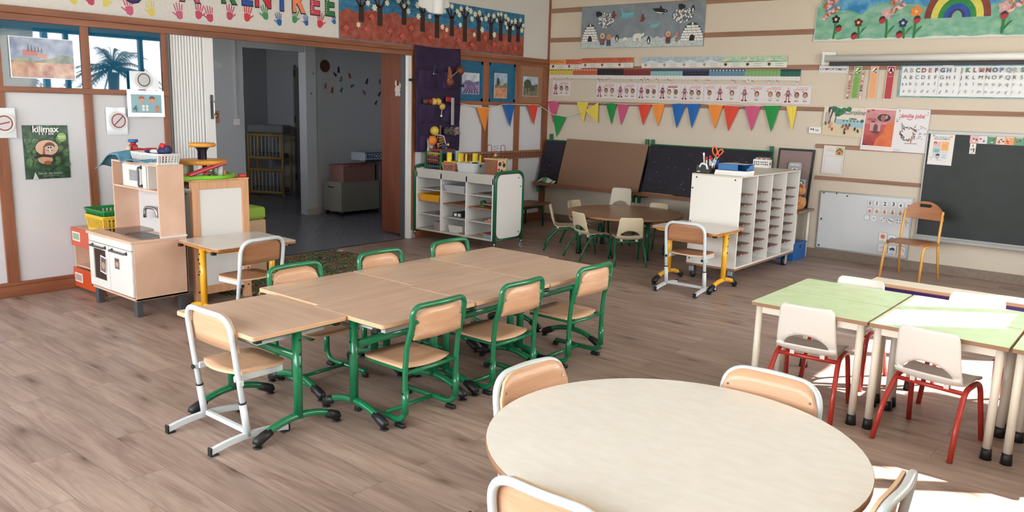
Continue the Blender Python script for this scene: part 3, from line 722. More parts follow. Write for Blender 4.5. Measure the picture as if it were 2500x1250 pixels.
# ---------------------------------------------------------------- moulded shell chairs
def make_shell_chair(label, group, shell_m, leg_m, sh, bh, w=0.30, name='shell_chair', splay=0.0, lr=0.0115):
    t = thing(name, label, 'chair', (0, 0, 0), 0, group)
    prof = fillet([(-0.175, sh-0.02), (-0.155, sh), (0.085, sh-0.012), (0.135, sh+0.06), (0.175, bh)], [0, 0.03, 0.05, 0.12, 0], 6)
    prof = [(p.x, p.y) for p in [Vector((a[0], a[1])) if not isinstance(a, Vector) else a for a in fillet([(-0.175, sh-0.02, 0), (-0.155, sh, 0), (0.085, sh-0.012, 0), (0.135, sh+0.06, 0), (0.175, bh, 0)], [0, 0.03, 0.05, 0.12, 0], 6)]]
    ls = [0]
    for a, c in zip(prof, prof[1:]): ls.append(ls[-1]+math.hypot(c[0]-a[0], c[1]-a[1]))
    tot = ls[-1]
    def at(q):
        d = q*tot
        for i in range(len(prof)-1):
            if d <= ls[i+1] or i == len(prof)-2:
                f = (d-ls[i])/(ls[i+1]-ls[i]); return prof[i][0]+(prof[i+1][0]-prof[i][0])*f, prof[i][1]+(prof[i+1][1]-prof[i][1])*f
    qb = None
    for k in range(400):
        y, z = at(k/400)
        if z > sh+0.035 and y > 0.08: qb = k/400; break
    rc = 0.035/tot
    hx, hq = 0.74, (1-qb)*0.30     # cut-out at the foot of the backrest: half width (of half seat), height along profile
    def inside(u, q):
        if q < qb: return q > qb-0.03 and abs(u) < hx and False
        return (u/hx)**2 + ((q-qb)/hq)**2 < 1 and q >= qb
    def fn(i, j):
        u = -1+2*i; q = j
        # round the outline at seat front and at the top
        wloc = 1.0
        if q < rc*1.2: e = 1-q/(rc*1.2); wloc = 1-0.16*(1-math.sqrt(max(0, 1-e*e)))
        if q > 1-rc: e = (q-(1-rc))/rc; wloc = 1-0.14*(1-math.sqrt(max(0, 1-e*e)))
        taper = 1.0 + 0.06*(1-q) - 0.10*max(0, (q-qb)/(1-qb))
        # snap rows onto the rim of the cut-out
        if qb-0.001 <= q and abs(u) < hx*1.05:
            rr = math.sqrt((u/hx)**2+((q-qb)/hq)**2)
            if 0.86 < rr < 1.14: u = u/rr; q = qb+(q-qb)/rr
        y, z = at(min(1, q)); x = u*w/2*wloc*taper
        cup = (abs(u)**2.2)
        if q >= qb: y -= 0.022*cup
        else: z += 0.014*cup*(1 if q > 0.1 else q/0.1)
        return Vector((x, y, z))
    b = MB(); b.grid(fn, 26, 40, shell_m, True, lambda i, j: not inside((-1+2*i), j))
    # lip along both sides of the seat
    b.build('seat_shell', t, mods=(('SOLIDIFY', {'thickness': 0.006, 'offset': 0}),))
    fx = w/2+0.002
    for sg in (-1, 1):
        b = MB(); P = fillet([(sg*(fx+0.022), -0.205, 0), (sg*(fx+0.004), -0.135, sh-0.012), (sg*(fx+0.004), 0.055, sh-0.020), (sg*(fx+0.018), 0.150, sh*.55), (sg*(fx+0.028), 0.215, 0)], [0, 0.08, 0.11, 0.3, 0], 9)
        b.tube(P, lr, leg_m, 10); b.build('leg', t)
    b = MB()
    for y, z in ((-0.10, sh-0.026), (0.062, sh-0.036)): b.cyl((-fx, y, z), (fx, y, z), lr*0.85, leg_m, seg=10)
    for x in (-0.08, 0.08):
        for y in (-0.10, 0.062): b.box(x-0.012, y-0.012, sh-0.03, x+0.012, y+0.012, sh-0.004, shell_m)
    b.build('crossbar', t)
    return t
WHITESHELL = flat((228, 222, 214), 0.45); BEIGESHELL = flat((204, 190, 160), 0.5)
WG = 'white shell chairs with red legs at the green tables'
w0 = make_shell_chair('white shell chair with red legs, nearest the camera at the lit green table', WG, WHITESHELL, RED, 0.335, 0.60, 0.31, lr=0.0135)
w0.location = (6.185, -4.88, 0); w0.rotation_euler = (0, 0, PI-math.radians(9))
for x, y, rz, lb in [(5.555, -4.85, PI+math.radians(4), 'white shell chair with red legs at the near side of the shaded green table'),
                     (5.54, -4.17, math.radians(-3), 'white shell chair across the shaded green table, before the end of the beige bench'),
                     (6.19, -4.14, math.radians(2), 'white shell chair across the lit green table, in front of the purple bench rail')]:
    dup(w0, (x, y, 0), rz, lb)
BG = 'beige shell chairs at the low round table'
b0 = make_shell_chair('beige shell chair standing apart left of the low round table, seen from its side', BG, BEIGESHELL, GREEN_D, 0.27, 0.50, 0.27)
b0.location = (1.665, -1.79, 0)
def face(x, y): return math.atan2(x-2.235, -(y+1.42)) if False else math.atan2(2.235-x, -(-1.42-y))
b0.rotation_euler = (0, 0, math.radians(125))
for x, y, rz, lb in [(2.17, -2.02, math.radians(158), 'beige shell chair with its back to us at the low round table, between two others'),
                     (2.63, -1.98, math.radians(222), 'beige shell chair with its back to us, nearest the pigeonhole unit'),
                     (1.60, -1.30, math.radians(88), 'beige shell chair half hidden behind the left end of the low round table'),
                     (2.26, -0.86, math.radians(-3), 'beige shell chair behind the low round table, only its top edge showing'),
                     (2.76, -1.02, math.radians(-60), 'beige shell chair squeezed between low round table and pigeonhole unit')]:
    dup(b0, (x, y, 0), rz, lb)
big = make_shell_chair('taller pale shell chair in front of the kraft board, behind the low table', 'taller shell chair', flat((206, 198, 182), 0.5), GREEN_D, 0.385, 0.64, 0.27)
del big['group']
big.location = (1.80, -0.90, 0); big.rotation_euler = (0, 0, math.radians(12))

# ---------------------------------------------------------------- green tables and the bench behind them
LIME = mottled('pale_green_laminate', (194, 216, 168), (202, 222, 180), 10, 0.25, 3)
CREAMLEG = flat((228, 218, 202), 0.4)
def make_green_table(label, group, L=0.614, D=0.43, H=0.568):
    t = thing('green_top_table', label, 'table', (0, 0, 0), 0, group)
    b = MB(); b.box(-L/2, -D/2, H-0.022, L/2, D/2, H-0.002, flat((152, 112, 84), 0.5), 0.002); b.box(-L/2+0.0005, -D/2+0.0005, H-0.002, L/2-0.0005, D/2-0.0005, H, LIME); b.build('tabletop', t)
    b = MB(); c = 0.036
    for sy in (-1, 1): b.box(-L/2+c, sy*(D/2-c)-0.008, H-0.062, L/2-c, sy*(D/2-c)+0.008, H-0.022, CREAMLEG)
    for sx in (-1, 1): b.box(sx*(L/2-c)-0.008, -D/2+c, H-0.062, sx*(L/2-c)+0.008, D/2-c, H-0.022, CREAMLEG)
    b.build('apron', t)
    for sx in (-1, 1):
        for sy in (-1, 1):
            x, y = sx*(L/2-c), sy*(D/2-c); b = MB(); b.cyl((x, y, 0.02), (x, y, H-0.022), 0.0195, CREAMLEG); lg = b.build('leg', t)
            b = MB(); b.lathe([(0, 0), (0.027, 0), (0.024, 0.03), (0.0225, 0.055), (0, 0.055)], BLACK, (x, y, 0), 18); b.build('foot_cap', lg)
    return t
TG_ = 'pale green tables pushed together in the sun'
t0 = make_green_table('pale green table in shade with its bare corner nearest the wooden desks', TG_)
t0.location = (5.557, -4.765, 0)
for x, y, lb in [(5.557, -4.325, 'pale green table in shade, second from the camera, beside the lone bench'), (6.183, -4.765, 'pale green table with shade in front and a sunlit band, nearest white chair pushed in'),
                 (6.183, -4.325, 'pale green table washed out by the sun, touching the bench side chair'), (6.81, -4.765, 'pale green table cut by the right edge, nearer of the two'), (6.81, -4.325, 'pale green table cut by the right edge, farther of the two')]:
    dup(t0, (x, y, 0), 0, lb)
t = thing('bench', 'long low bench with beige top and purple frame behind the green tables', 'bench', (6.15, -2.72, 0))
PURPLE = flat((84, 62, 140), 0.35)
b = MB(); b.box(-0.88, -0.11, 0.335, 0.95, 0.11, 0.36, flat((176, 138, 108), 0.5), 0.003); b.box(-0.878, -0.108, 0.36, 0.948, 0.108, 0.3615, flat((222, 208, 184), 0.45)); b.build('seat', t)
b = MB(); b.tube(fillet([(-0.80, -0.085, 0.30), (0.88, -0.085, 0.30), (0.88, 0.085, 0.30), (-0.80, 0.085, 0.30)], 0.02, 3), 0.02, PURPLE, 10, True); b.build('frame', t)
for x in (-0.79, 0.87):
    for y in (-0.085, 0.085): b = MB(); b.cyl((x, y, 0), (x, y, 0.335), 0.018, PURPLE); b.build('leg', t)

# ---------------------------------------------------------------- yellow chair by the blackboard
t = thing('yellow_frame_chair', 'chair with yellow tube frame and arched wooden back before the blackboard', 'chair', (5.02, -0.53, 0), math.radians(-10))
YW = wood('chair_ply', (160, 104, 68), (182, 124, 86), 0, 0.4)
for sg in (-1, 1):
    b = MB(); x = sg*0.185
    b.tube(fillet([(x*1.06, 0.235, 0), (x, 0.165, 0.34), (x, 0.17, 0.45), (x*0.98, 0.205, 0.68)], [0, 0.1, 0.2, 0], 6), 0.0125, YCHAIR, 12); b.build('rear_leg', t)
    b = MB(); b.tube(fillet([(x*1.04, -0.20, 0), (x, -0.16, 0.352), (x, 0.165, 0.352)], [0, 0.05, 0], 8), 0.0125, YCHAIR, 12); b.build('front_leg', t)
b = MB(); seat_board(b, 0.385, -0.19, 0.18, 0.376, YW, flat((150, 100, 66), 0.5), 0.011, 0.03, 0.006, 0.07); b.build('seat', t)
b = MB(); W = 0.20
for sgn in (-1, 1):
    for piece in range(2):
        pass
def arch(x): return 0.60 + 0.165*math.sqrt(max(0, 1-(x/W)**2))
nx = 40
rows = []
def hole(x, z): return (abs(x) < 0.048 and abs(z-0.722) < 0.016) or (abs(x)-0.048)**2+(z-0.722)**2 < 0.016**2
nz = 30
def fb(i, j):
    x = -W+2*W*i; zt = arch(x); zb = 0.585+0.018*(x/W)**2*0 - 0.0; z = zb+(zt-zb)*j
    return Vector((x, 0.188+0.10*(z-0.585)+0.018*(1-(x/W)**2), z))
b.grid(fb, 60, 40, YW, True, lambda i, j: not hole(-W+2*W*i, 0.585+(arch(-W+2*W*i)-0.585)*j))
b.build('backrest', t, mods=(('SOLIDIFY', {'thickness': 0.011, 'offset': 0}),))

# ---------------------------------------------------------------- play kitchen corner
KFRONT = flat((224, 222, 216), 0.45); HANDLE = flat((92, 95, 98), 0.4, 0.3)
PLY = mottled('birch_board', (212, 174, 148), (224, 188, 164), 5, 0.5, 4, stretch=(1, 1, 1))
t = thing('play_kitchen', 'wooden play kitchen with white doors, sink, hob and toy microwave by the left wall', 'play kitchen', (0.955, -6.34, 0))
def K(x, y): return x-0.955, y+6.34
b = MB(); x0, y0 = K(0.60, -6.55); x1, y1 = K(1.31, -6.13)
b.box(x0, y0+0.018, 0.125, x0+0.015, y1, 0.545, PLY); b.box(x1-0.015, y0+0.018, 0.125, x1, y1, 0.545, PLY, 0.002); b.box(x0, y0+0.018, 0.125, x1, y1, 0.14, PLY); b.box(x0, y1-0.01, 0.14, x1, y1, 0.545, PLY); b.build('cabinet', t)
b = MB(); b.box(x0-0.004, y0-0.004, 0.545, x1+0.004, y1, 0.565, PLY, 0.003); b.build('countertop', t)
b = MB(); b.box(x0+0.03, y0+0.0, 0.495, x1-0.005, y0+0.016, 0.545, KFRONT, 0.002); b.build('front_panel', t)
# oven door with window
b = MB(); dz0, dz1 = 0.155, 0.490; dx0 = x0+0.03; dm = x0+0.355
b.box(dx0, y0, dz0, dx0+0.07, y0+0.016, dz1, KFRONT); b.box(dm-0.055, y0, dz0, dm, y0+0.016, dz1, KFRONT); b.box(dx0+0.07, y0, dz0, dm-0.055, y0+0.016, dz0+0.06, KFRONT); b.box(dx0+0.07, y0, dz1-0.045, dm-0.055, y0+0.016, dz1, KFRONT)
dr = b.build('oven_door', t)
b = MB(); b.box(dx0+0.07, y0+0.006, dz0+0.06, dm-0.055, y0+0.011, dz1-0.045, flat((62, 54, 50), 0.1)); b.build('window', dr)
def khandle(xa, xb, z, par, yy, horizontal=True):
    b = MB()
    if horizontal:
        b.tube(fillet([(xa, yy, z), (xa, yy-0.026, z), (xb, yy-0.026, z), (xb, yy, z)], 0.008, 4), 0.008, HANDLE, 8); ends = ((xa, z), (xb, z))
    else:
        b.tube(fillet([(xa, yy, z), (xa, yy-0.026, z), (xa, yy-0.026, xb), (xa, yy, xb)], 0.008, 4), 0.008, HANDLE, 8); ends = ((xa, z), (xa, xb))
    for x, q in ends: b.cyl((x, yy-0.004, q), (x, yy, q), 0.014, HANDLE, seg=14)
    b.build('handle', par)
khandle(dx0+0.07, dm-0.05, 0.468, dr, y0)
b = MB(); b.box(dm+0.004, y0, dz0, x1-0.005, y0+0.016, dz1, KFRONT, 0.002); dr2 = b.build('cupboard_door', t)
khandle(dm+0.06, x1-0.075, 0.468, dr2, y0)
for lx, ly in ((x0+0.02, y0+0.03), (x1-0.07, y0+0.03), (x0+0.02, y1-0.06), (x1-0.07, y1-0.06)):
    b = MB(); b.box(lx, ly, 0, lx+0.05, ly+0.045, 0.125, DARKGREY, 0.003); b.build('leg', t)
hx0, hy0 = K(0.60, -6.33); hy1 = y1
for px_ in (x0, x1-0.015):
    b = MB(); b.box(px_, hy0, 0.565, px_+0.015, hy1, 1.10, PLY, 0.002); b.build('upright_panel', t)
b = MB(); b.box(x0+0.015, hy0, 1.085, x1-0.015, hy1, 1.10, PLY, 0.002); b.build('top_board', t)
b = MB(); b.box(x0+0.015, hy0+0.003, 0.895, x1-0.015, hy1, 0.910, PLY, 0.002); b.build('shelf', t)
b = MB(); b.box(x0+0.015, hy1-0.008, 0.565, x1-0.015, hy1, 0.895, flat((206, 206, 206), 0.6)); b.build('back_panel', t)
mx0 = K(0.775, 0)[0]; mx1 = K(1.145, 0)[0]
b = MB(); b.box(mx0, hy0+0.012, 0.910, mx1, hy1-0.005, 1.084, KFRONT, 0.003); mw = b.build('microwave', t)
b = MB(); z0, z1 = 0.915, 1.080; q = mx0+0.005; e = mx1-0.005
b.box(q, hy0, z0, q+0.10, hy0+0.012, z1, KFRONT); b.box(q+0.265, hy0, z0, e, hy0+0.012, z1, KFRONT); b.box(q+0.10, hy0, z0, q+0.265, hy0+0.012, z0+0.045, KFRONT); b.box(q+0.10, hy0, z1-0.04, q+0.265, hy0+0.012, z1, KFRONT)
b.box(q+0.10, hy0+0.005, z0+0.045, q+0.265, hy0+0.010, z1-0.04, flat((150, 152, 152), 0.2)); b.build('microwave_door', mw)
khandle(q+0.295, 1.067, 0.930, mw, hy0, False)
b = MB(); a0, c0_ = K(0.66, -6.44); a1, c1_ = K(0.93, -6.16); b.box(a0, c0_, 0.565, a1, c1_, 0.568, flat((58, 50, 48), 0.12)); b.build('hob', t)
b = MB(); sx0, sy0 = K(0.955, -6.47); sx1, sy1 = K(1.285, -6.26)
outer = rrect(sx0, sy0, sx1, sy1, 0.05, 5); inner = rrect(sx0+0.018, sy0+0.018, sx1-0.018, sy1-0.018, 0.04, 5); SK = flat((58, 60, 62), 0.35)
O_ = [b.bm.verts.new((p[0], p[1], 0.569)) for p in outer]; I_ = [b.bm.verts.new((p[0], p[1], 0.569)) for p in inner]; J_ = [b.bm.verts.new((p[0]*0.97, p[1]*0.97+sy0*0.02, 0.5665)) for p in inner]
b._set([b.bm.faces.new((O_[i], O_[(i+1) % len(O_)], I_[(i+1) % len(O_)], I_[i])) for i in range(len(O_))], STEEL)
b._set([b.bm.faces.new((I_[i], I_[(i+1) % len(O_)], J_[(i+1) % len(O_)], J_[i])) for i in range(len(O_))] + [b.bm.faces.new(J_)], SK); b.build('sink', t)
b = MB(); fx, fy = K(1.0, -6.19); b.tube(fillet([(fx, fy, 0.565), (fx, fy, 0.745), (fx-0.13, fy-0.03, 0.745), (fx-0.13, fy-0.03, 0.665)], 0.05, 7), 0.013, STEEL, 12); b.box(fx-0.03, fy-0.02, 0.565, fx+0.09, fy+0.025, 0.675, flat((200, 200, 198), 0.4), 0.006); b.build('faucet', t)
b = MB(); b.box(x1-0.01, hy0+0.0, 0.5655, x1+0.012, hy1+0.002, 0.578, WHITEP); b.build('edge_strip', t)
for (u, v, w, h, rz, lb) in ((0.905, 0.335, 0.10, 0.13, 0.12, 'photo of food taped on the oven window of the play kitchen'), (1.085, 0.375, 0.085, 0.095, 0, 'photo of bread taped on the cupboard door of the play kitchen')):
    a = Art(w, h, WHITEP, 0.0012); a.rect(.08, .08, .92, .92, flat((120, 104, 100), 0.5)); a.oval(.5, .45, w*.28, h*.2, flat((186, 150, 130), 0.5)); a.rect(.2, .7, .8, .85, flat((90, 80, 84), .5))
    o = a.build('taped_photo', None, (u if u > 1 else 0.865, -6.5515 if u > 1 else -6.553, v)); o.rotation_euler = (0, rz, 0); tag(o, lb, 'photo', 'photos taped on the play kitchen')

t = thing('drawer_unit', 'low unit with orange red drawers between left wall and play kitchen', 'drawer unit', (0.29, -6.23, 0))
OR1 = flat((206, 92, 66), 0.45); OR2 = flat((204, 78, 36), 0.45)
b = MB(); b.box(-0.27, -0.18, 0.025, -0.255, 0.19, 0.50, PLY); b.box(0.255, -0.18, 0.025, 0.27, 0.19, 0.50, PLY); b.box(-0.27, -0.18, 0.5, 0.27, 0.19, 0.515, PLY); b.box(-0.255, 0.18, 0.025, 0.255, 0.19, 0.5, PLY)
b.box(-0.255, -0.17, 0.185, 0.255, 0.18, 0.197, PLY); b.box(-0.255, -0.17, 0.35, 0.255, 0.18, 0.36, PLY); b.box(-0.255, -0.17, 0.025, 0.255, 0.18, 0.04, PLY)
for x in (-0.26, 0.22): b.box(x, -0.15, 0, x+0.04, 0.15, 0.025, PLY)
b.build('carcass', t)
for z0, z1, m in ((0.362, 0.512, OR1), (0.02, 0.178, OR2)):
    b = MB(); b.box(-0.272, -0.2, z0, 0.27, -0.181, z1, m, 0.004); d = b.build('drawer', t)
    b = MB(); b.box(-0.24, -0.2025, z0+0.045, -0.10, -0.2005, z0+0.12, WHITEP); b.box(-0.225, -0.204, z0+0.058, -0.115, -0.2026, z0+0.108, flat((150, 176, 140) if m is OR1 else (188, 160, 150), 0.5)); b.build('label_card', d)

def basket(name, label, loc, w, d, h, m, rz=0.0, taper=0.82, cols=9, rows=3, group=None, cat='basket', solid=False):
    """open plastic basket with slotted walls, a rim and a floor"""
    t = thing(name, label, cat, loc, rz, group); b = MB(); th = 0.004
    def corner(q, z): f = taper+(1-taper)*z/h; return [(-w/2*f, -d/2*f), (w/2*f, -d/2*f), (w/2*f, d/2*f), (-w/2*f, d/2*f)][q]
    for q in range(4):
        n = cols if q % 2 == 0 else max(3, int(cols*d/w)); 
        def pt(u, z): a = corner(q, z); c = corner((q+1) % 4, z); return Vector((a[0]+(c[0]-a[0])*u, a[1]+(c[1]-a[1])*u, z))
        bars = [(0, 1, 0.0, 0.22), (0, 1, 0.82, 1.0)] if not solid else [(0, 1, 0, 1)]
        if not solid:
            for r in range(1, rows): zz = 0.22+0.6*r/rows; bars.append((0, 1, zz-0.025, zz+0.025))
            for c in range(n+1): u = c/n; bars.append((max(0, u-0.24/n), min(1, u+0.24/n), 0.2, 0.84))
            bars += [(0, 0.07, 0.2, 0.84), (0.93, 1, 0.2, 0.84)]
        a = corner(q, h); c = corner((q+1) % 4, h); nn = Vector((c[1]-a[1], -(c[0]-a[0]), 0)).normalized()*th
        for u0, u1, z0, z1 in bars:
            P = [pt(u0, z0*h), pt(u1, z0*h), pt(u1, z1*h), pt(u0, z1*h)]
            V = [b.bm.verts.new(p) for p in P] + [b.bm.verts.new(p-nn) for p in P]
            fs = [b.bm.faces.new([V[k] for k in f]) for f in ((0, 1, 2, 3), (7, 6, 5, 4), (0, 4, 5, 1), (1, 5, 6, 2), (2, 6, 7, 3), (3, 7, 4, 0))]; b._set(fs, m)
    b.build('wall', t)
    b = MB(); f = taper; b.box(-w/2*f, -d/2*f, 0, w/2*f, d/2*f, 0.005, m); b.build('bottom', t)
    b = MB(); b.tube([Vector(p+(h,)) for p in rrect(-w/2-0.004, -d/2-0.004, w/2+0.004, d/2+0.004, 0.03, 4)], 0.006, m, 8, True); b.build('rim', t)
    return t
YBK = flat((232, 190, 60), 0.4); GBK = flat((30, 132, 66), 0.4); WBK = flat((222, 224, 220), 0.4)
basket('shopping_basket', 'yellow slotted basket on the orange drawer unit, under the green one', (0.415, -6.285, 0.515), 0.34, 0.25, 0.13, YBK, 0, 0.86, 12, 1)
basket('shopping_basket', 'green basket stacked in the yellow basket on the orange drawer unit', (0.415, -6.275, 0.605), 0.36, 0.26, 0.085, GBK, 0, 0.82, 12, 1)
# top of the kitchen
CLOTH = mottled('blue_cloth', (82, 134, 160), (98, 152, 178), 12, 0.8)
b = MB()
def cl(i, j):
    x = 0.47+0.83*i; y = -6.40+0.16*j
    z = 1.109+0.016*math.sin(9*i+3*j)*math.sin(5*j+2*i)+0.014
    if i < 0.25: z -= 0.10*(0.25-i)/0.25*(1-0.2*j); z += 0.04*math.exp(-((i-0.16)/0.08)**2)
    if j < 0.3: z -= 0.010*(0.3-j)/0.3
    z += 0.045*math.exp(-((i-0.30)/0.07)**2)*(0.5+0.5*math.sin(4*j))
    return Vector((x, y+0.05*math.sin(6*i), z))
b.grid(cl, 40, 12, CLOTH); o = b.build('cloth', mods=(('SOLIDIFY', {'thickness': 0.006, 'offset': 1}),)); tag(o, 'crumpled blue cloth hanging over the left corner of the play kitchen top', 'cloth')
t = thing('toy_workbench', 'red toy workbench lying on the play kitchen with blue cap and wooden peg', 'toy', (0.70, -6.17, 1.10)); RD = flat((176, 34, 40), 0.35, 0, 0.2)
b = MB(); b.box(-0.11, -0.02, 0, 0.10, 0.03, 0.075, RD, 0.012); b.box(0.05, -0.02, 0, 0.45, 0.03, 0.055, RD, 0.012); b.tube([(0.02, 0.005, 0.07), (0.2, 0.005, 0.075), (0.33, 0.005, 0.05)], 0.018, RD, 10); b.box(-0.10, -0.02, 0, -0.04, 0.03, 0.11, RD, 0.01); b.build('body', t)
for x, r in ((0.21, 0.042), (0.41, 0.038)): b = MB(); b.cyl((x, 0.005, 0.05), (x, 0.005, 0.098), r, RD, seg=20); b.build('drum', t)
b = MB(); b.cyl((-0.06, 0.0, 0.112), (-0.06, 0.0, 0.128), 0.022, RD); b.cyl((-0.06, 0, 0.128), (-0.06, 0, 0.15), 0.036, flat((38, 110, 166), 0.4), seg=18); b.build('cap', t)
b = MB(); b.cyl((-0.055, -0.04, 0.0), (-0.055, -0.04, 0.10), 0.017, flat((226, 190, 156), 0.5)); b.build('peg', t)
basket('laundry_basket', 'white slotted basket of toys at the right end of the play kitchen top', (1.13, -6.245, 1.10), 0.42, 0.17, 0.075, WBK, 0, 0.9, 18, 3)
NAVY = flat((34, 40, 84), 0.6)
t = thing('soft_doll', 'navy, red and white toy figure lying on top of the white basket', 'doll', (1.22, -6.23, 1.165))
b = MB(); b.ball((0, 0, 0.028), 0.035, NAVY, 1.9, 1, 0.8); b.ball((-0.14, 0.01, 0.016), 0.03, flat((214, 216, 222), 0.6), 2.0, 1, 0.6); b.ball((-0.22, 0, 0.014), 0.022, NAVY, 2.2, 1, 0.6); b.build('body', t)
b = MB(); b.ball((0.07, 0, 0.04), 0.028, NAVY, 1, 1, 1.2); b.build('head', t)
b = MB(); b.tube([(0.04, 0, 0.06), (-0.02, 0, 0.07), (-0.06, 0, 0.05)], [0.020, 0.017, 0.006], flat((190, 40, 44), 0.5), 10); b.build('hat', t)

# tall easel unit behind the kitchen
t = thing('easel_unit', 'tall wooden easel unit with a white panel beside the play kitchen', 'easel', (1.055, -5.795, 0))
EW = wood('easel_beech', (212, 158, 116), (228, 176, 134), 2, 0.42, 0.8)
def frame(xa, xb):
    for ya in (-0.243, 0.183): b = MB(); b.box(xa, ya, 0, xb, ya+0.06, 0.955, EW, 0.003); b.build('post', t)
    b = MB(); b.box(xa, -0.183, 0.895, xb, 0.183, 0.955, EW, 0.002); b.build('top_rail', t)
    b = MB(); b.box(xa, -0.183, 0.075, xb, 0.183, 0.14, EW, 0.002); b.build('bottom_rail', t)
    b = MB(); b.box(xa+0.012, -0.183, 0.14, xb-0.012, 0.183, 0.895, WHITEP); b.build('white_panel', t)
frame(0.155, 0.195); frame(-0.195, -0.155)
b = MB(); b.box(-0.2, -0.245, 0.955, 0.2, 0.245, 0.970, EW, 0.003); b.build('top_board', t)
b = MB(); b.box(-0.155, -0.235, 0.10, 0.155, -0.225, 0.9, flat((216, 216, 212), 0.5)); b.box(-0.155, -0.225, 0.1, 0.155, 0.235, 0.115, PLY); b.build('side_panel', t)
b = MB(); b.cyl((0.10, -0.262, 0.86), (0.10, -0.235, 0.86), 0.008, STEEL); b.ball((0.10, -0.268, 0.86), 0.013, WHITEP); b.build('knob', t)
b = MB()
for z in (0.1, 0.24, 0.36): b.cyl((0.195, -0.215, z), (0.197, -0.215, z), 0.007, BLACK, seg=10); b.cyl((0.195, 0.215, z), (0.197, 0.215, z), 0.007, BLACK, seg=10)
b.build('bolt', t)
# marble tower toy
t = thing('toy_garage', 'round toy tower with green base, orange platforms and red slide on the easel unit', 'toy', (1.055, -5.83, 0.970))
LG = flat((120, 196, 44), 0.3); ORG = flat((224, 158, 64), 0.35)
b = MB(); b.lathe([(0, 0), (0.235, 0), (0.24, 0.008), (0.24, 0.03), (0.228, 0.03), (0.222, 0.014), (0, 0.014)], LG, (0, 0, 0), 40); b.box(-0.05, -0.26, 0, 0.20, -0.06, 0.032, LG, 0.006); b.build('base', t)
b = MB(); b.lathe([(0, 0.105), (0.17, 0.105), (0.178, 0.115), (0.178, 0.135), (0.168, 0.14), (0, 0.14)], ORG, (0, 0, 0), 36); b.build('platform', t)
b = MB(); b.lathe([(0, 0.238), (0.095, 0.238), (0.103, 0.245), (0.103, 0.262), (0.095, 0.268), (0, 0.268)], ORG, (0, 0, 0), 30); b.build('platform', t)
b = MB(); b.lathe([(0, 0.014), (0.035, 0.014), (0.035, 0.105)], flat((30, 30, 44), 0.2), (0, 0, 0), 20); b.lathe([(0.034, 0.14), (0.034, 0.20), (0.042, 0.22), (0.06, 0.238)], flat((24, 26, 50), 0.15), (0, 0, 0), 24); b.build('column', t)
for a in (0.6, 1.9, 3.3, 4.6, 5.6): b = MB(); b.cyl((0.14*math.cos(a), 0.14*math.sin(a), 0.014), (0.14*math.cos(a), 0.14*math.sin(a), 0.105), 0.022, WHITEP); b.build('pillar', t)
b = MB(); PK = flat((208, 84, 92), 0.35)
for i in range(12):
    q0, q1 = i/12, (i+1)/12
    def sp(q): return Vector((0.16+0.03*q, 0.10-0.33*q, 0.118-0.085*q))
    a, c = sp(q0), sp(q1); w = Vector((0.028, 0, 0))
    V = [b.bm.verts.new(p) for p in (a-w, a+w, c+w, c-w)]; V2 = [b.bm.verts.new(v.co+Vector((0, 0, -0.006))) for v in V]
    b._set([b.bm.faces.new(V), b.bm.faces.new(V2[::-1])], PK)
    for s in (-1, 1):
        U = [b.bm.verts.new(p) for p in (a+w*s, c+w*s, c+w*s+Vector((0, 0, 0.016)), a+w*s+Vector((0, 0, 0.016)))]; b._set([b.bm.faces.new(U)], PK)
b.build('slide', t)
t = thing('toy_figure', 'small toy figure on the green base of the round toy tower', 'toy', (1.185, -5.72, 0.985))
b = MB(); b.lathe([(0, 0), (0.012, 0), (0.010, 0.03), (0.006, 0.034), (0.009, 0.042), (0, 0.05)], flat((196, 126, 84), 0.5), seg=12); b.build('body', t)
t = thing('toy_car', 'little pink and black toy lift under the orange platform', 'toy', (1.16, -5.87, 0.985))
b = MB(); b.box(-0.02, -0.035, 0.012, 0.02, 0.035, 0.03, PK, 0.004); b.box(-0.015, -0.02, 0.03, 0.015, 0.02, 0.055, PK, 0.006); b.build('body', t)
for y in (-0.022, 0.022): b = MB(); b.cyl((-0.023, y, 0.011), (0.023, y, 0.011), 0.011, BLACK); b.build('wheel', t)
b = MB(); b.lathe([(0, 0), (0.034, 0), (0.036, 0.022), (0.033, 0.024), (0.031, 0.006), (0, 0.006)], flat((206, 70, 64), 0.4), (0, 0, 0), 24); o = b.build('lid', None, (1.20, -5.575, 0.970)); tag(o, 'red plastic lid on the right corner of the easel unit', 'lid')
b = MB(); b.box(-0.14, -0.13, 0, 0.14, 0.13, 0.50, flat((208, 172, 138), 0.6), 0.02); b.box(-0.142, -0.132, 0.50, 0.142, 0.132, 0.615, flat((150, 186, 66), 0.6), 0.03); o = b.build('foam_block', None, (0.44, -5.08, 0.006)); tag(o, 'beige and lime foam block standing behind the easel unit', 'block')

# road rug
m = bpy.data.materials.new('road_play_rug'); m.use_nodes = True; L = m.node_tree.links; bs = m.node_tree.nodes['Principled BSDF']
v = coords(m, (1, 1, 1), False)
n1 = N(m, 'ShaderNodeTexNoise'); n1.inputs['Scale'].default_value = 5.5; n1.inputs['Detail'].default_value = 1; L.new(v, n1.inputs['Vector'])
wv = N(m, 'ShaderNodeMath', operation='MULTIPLY'); wv.inputs[1].default_value = 7.0; L.new(n1.outputs['Fac'], wv.inputs[0])
fr = N(m, 'ShaderNodeMath', operation='FRACT'); L.new(wv.outputs[0], fr.inputs[0])
n2 = N(m, 'ShaderNodeTexVoronoi'); n2.inputs['Scale'].default_value = 13; L.new(v, n2.inputs['Vector'])
G_, DK, YL, RDc = S(84, 122, 66), S(52, 56, 62), S(206, 188, 112), S(150, 70, 54)
base = ramp(m, fr.outputs[0], [(0.0, YL), (0.05, DK), (0.34, DK), (0.38, YL), (0.43, G_), (0.92, G_), (0.97, YL)])
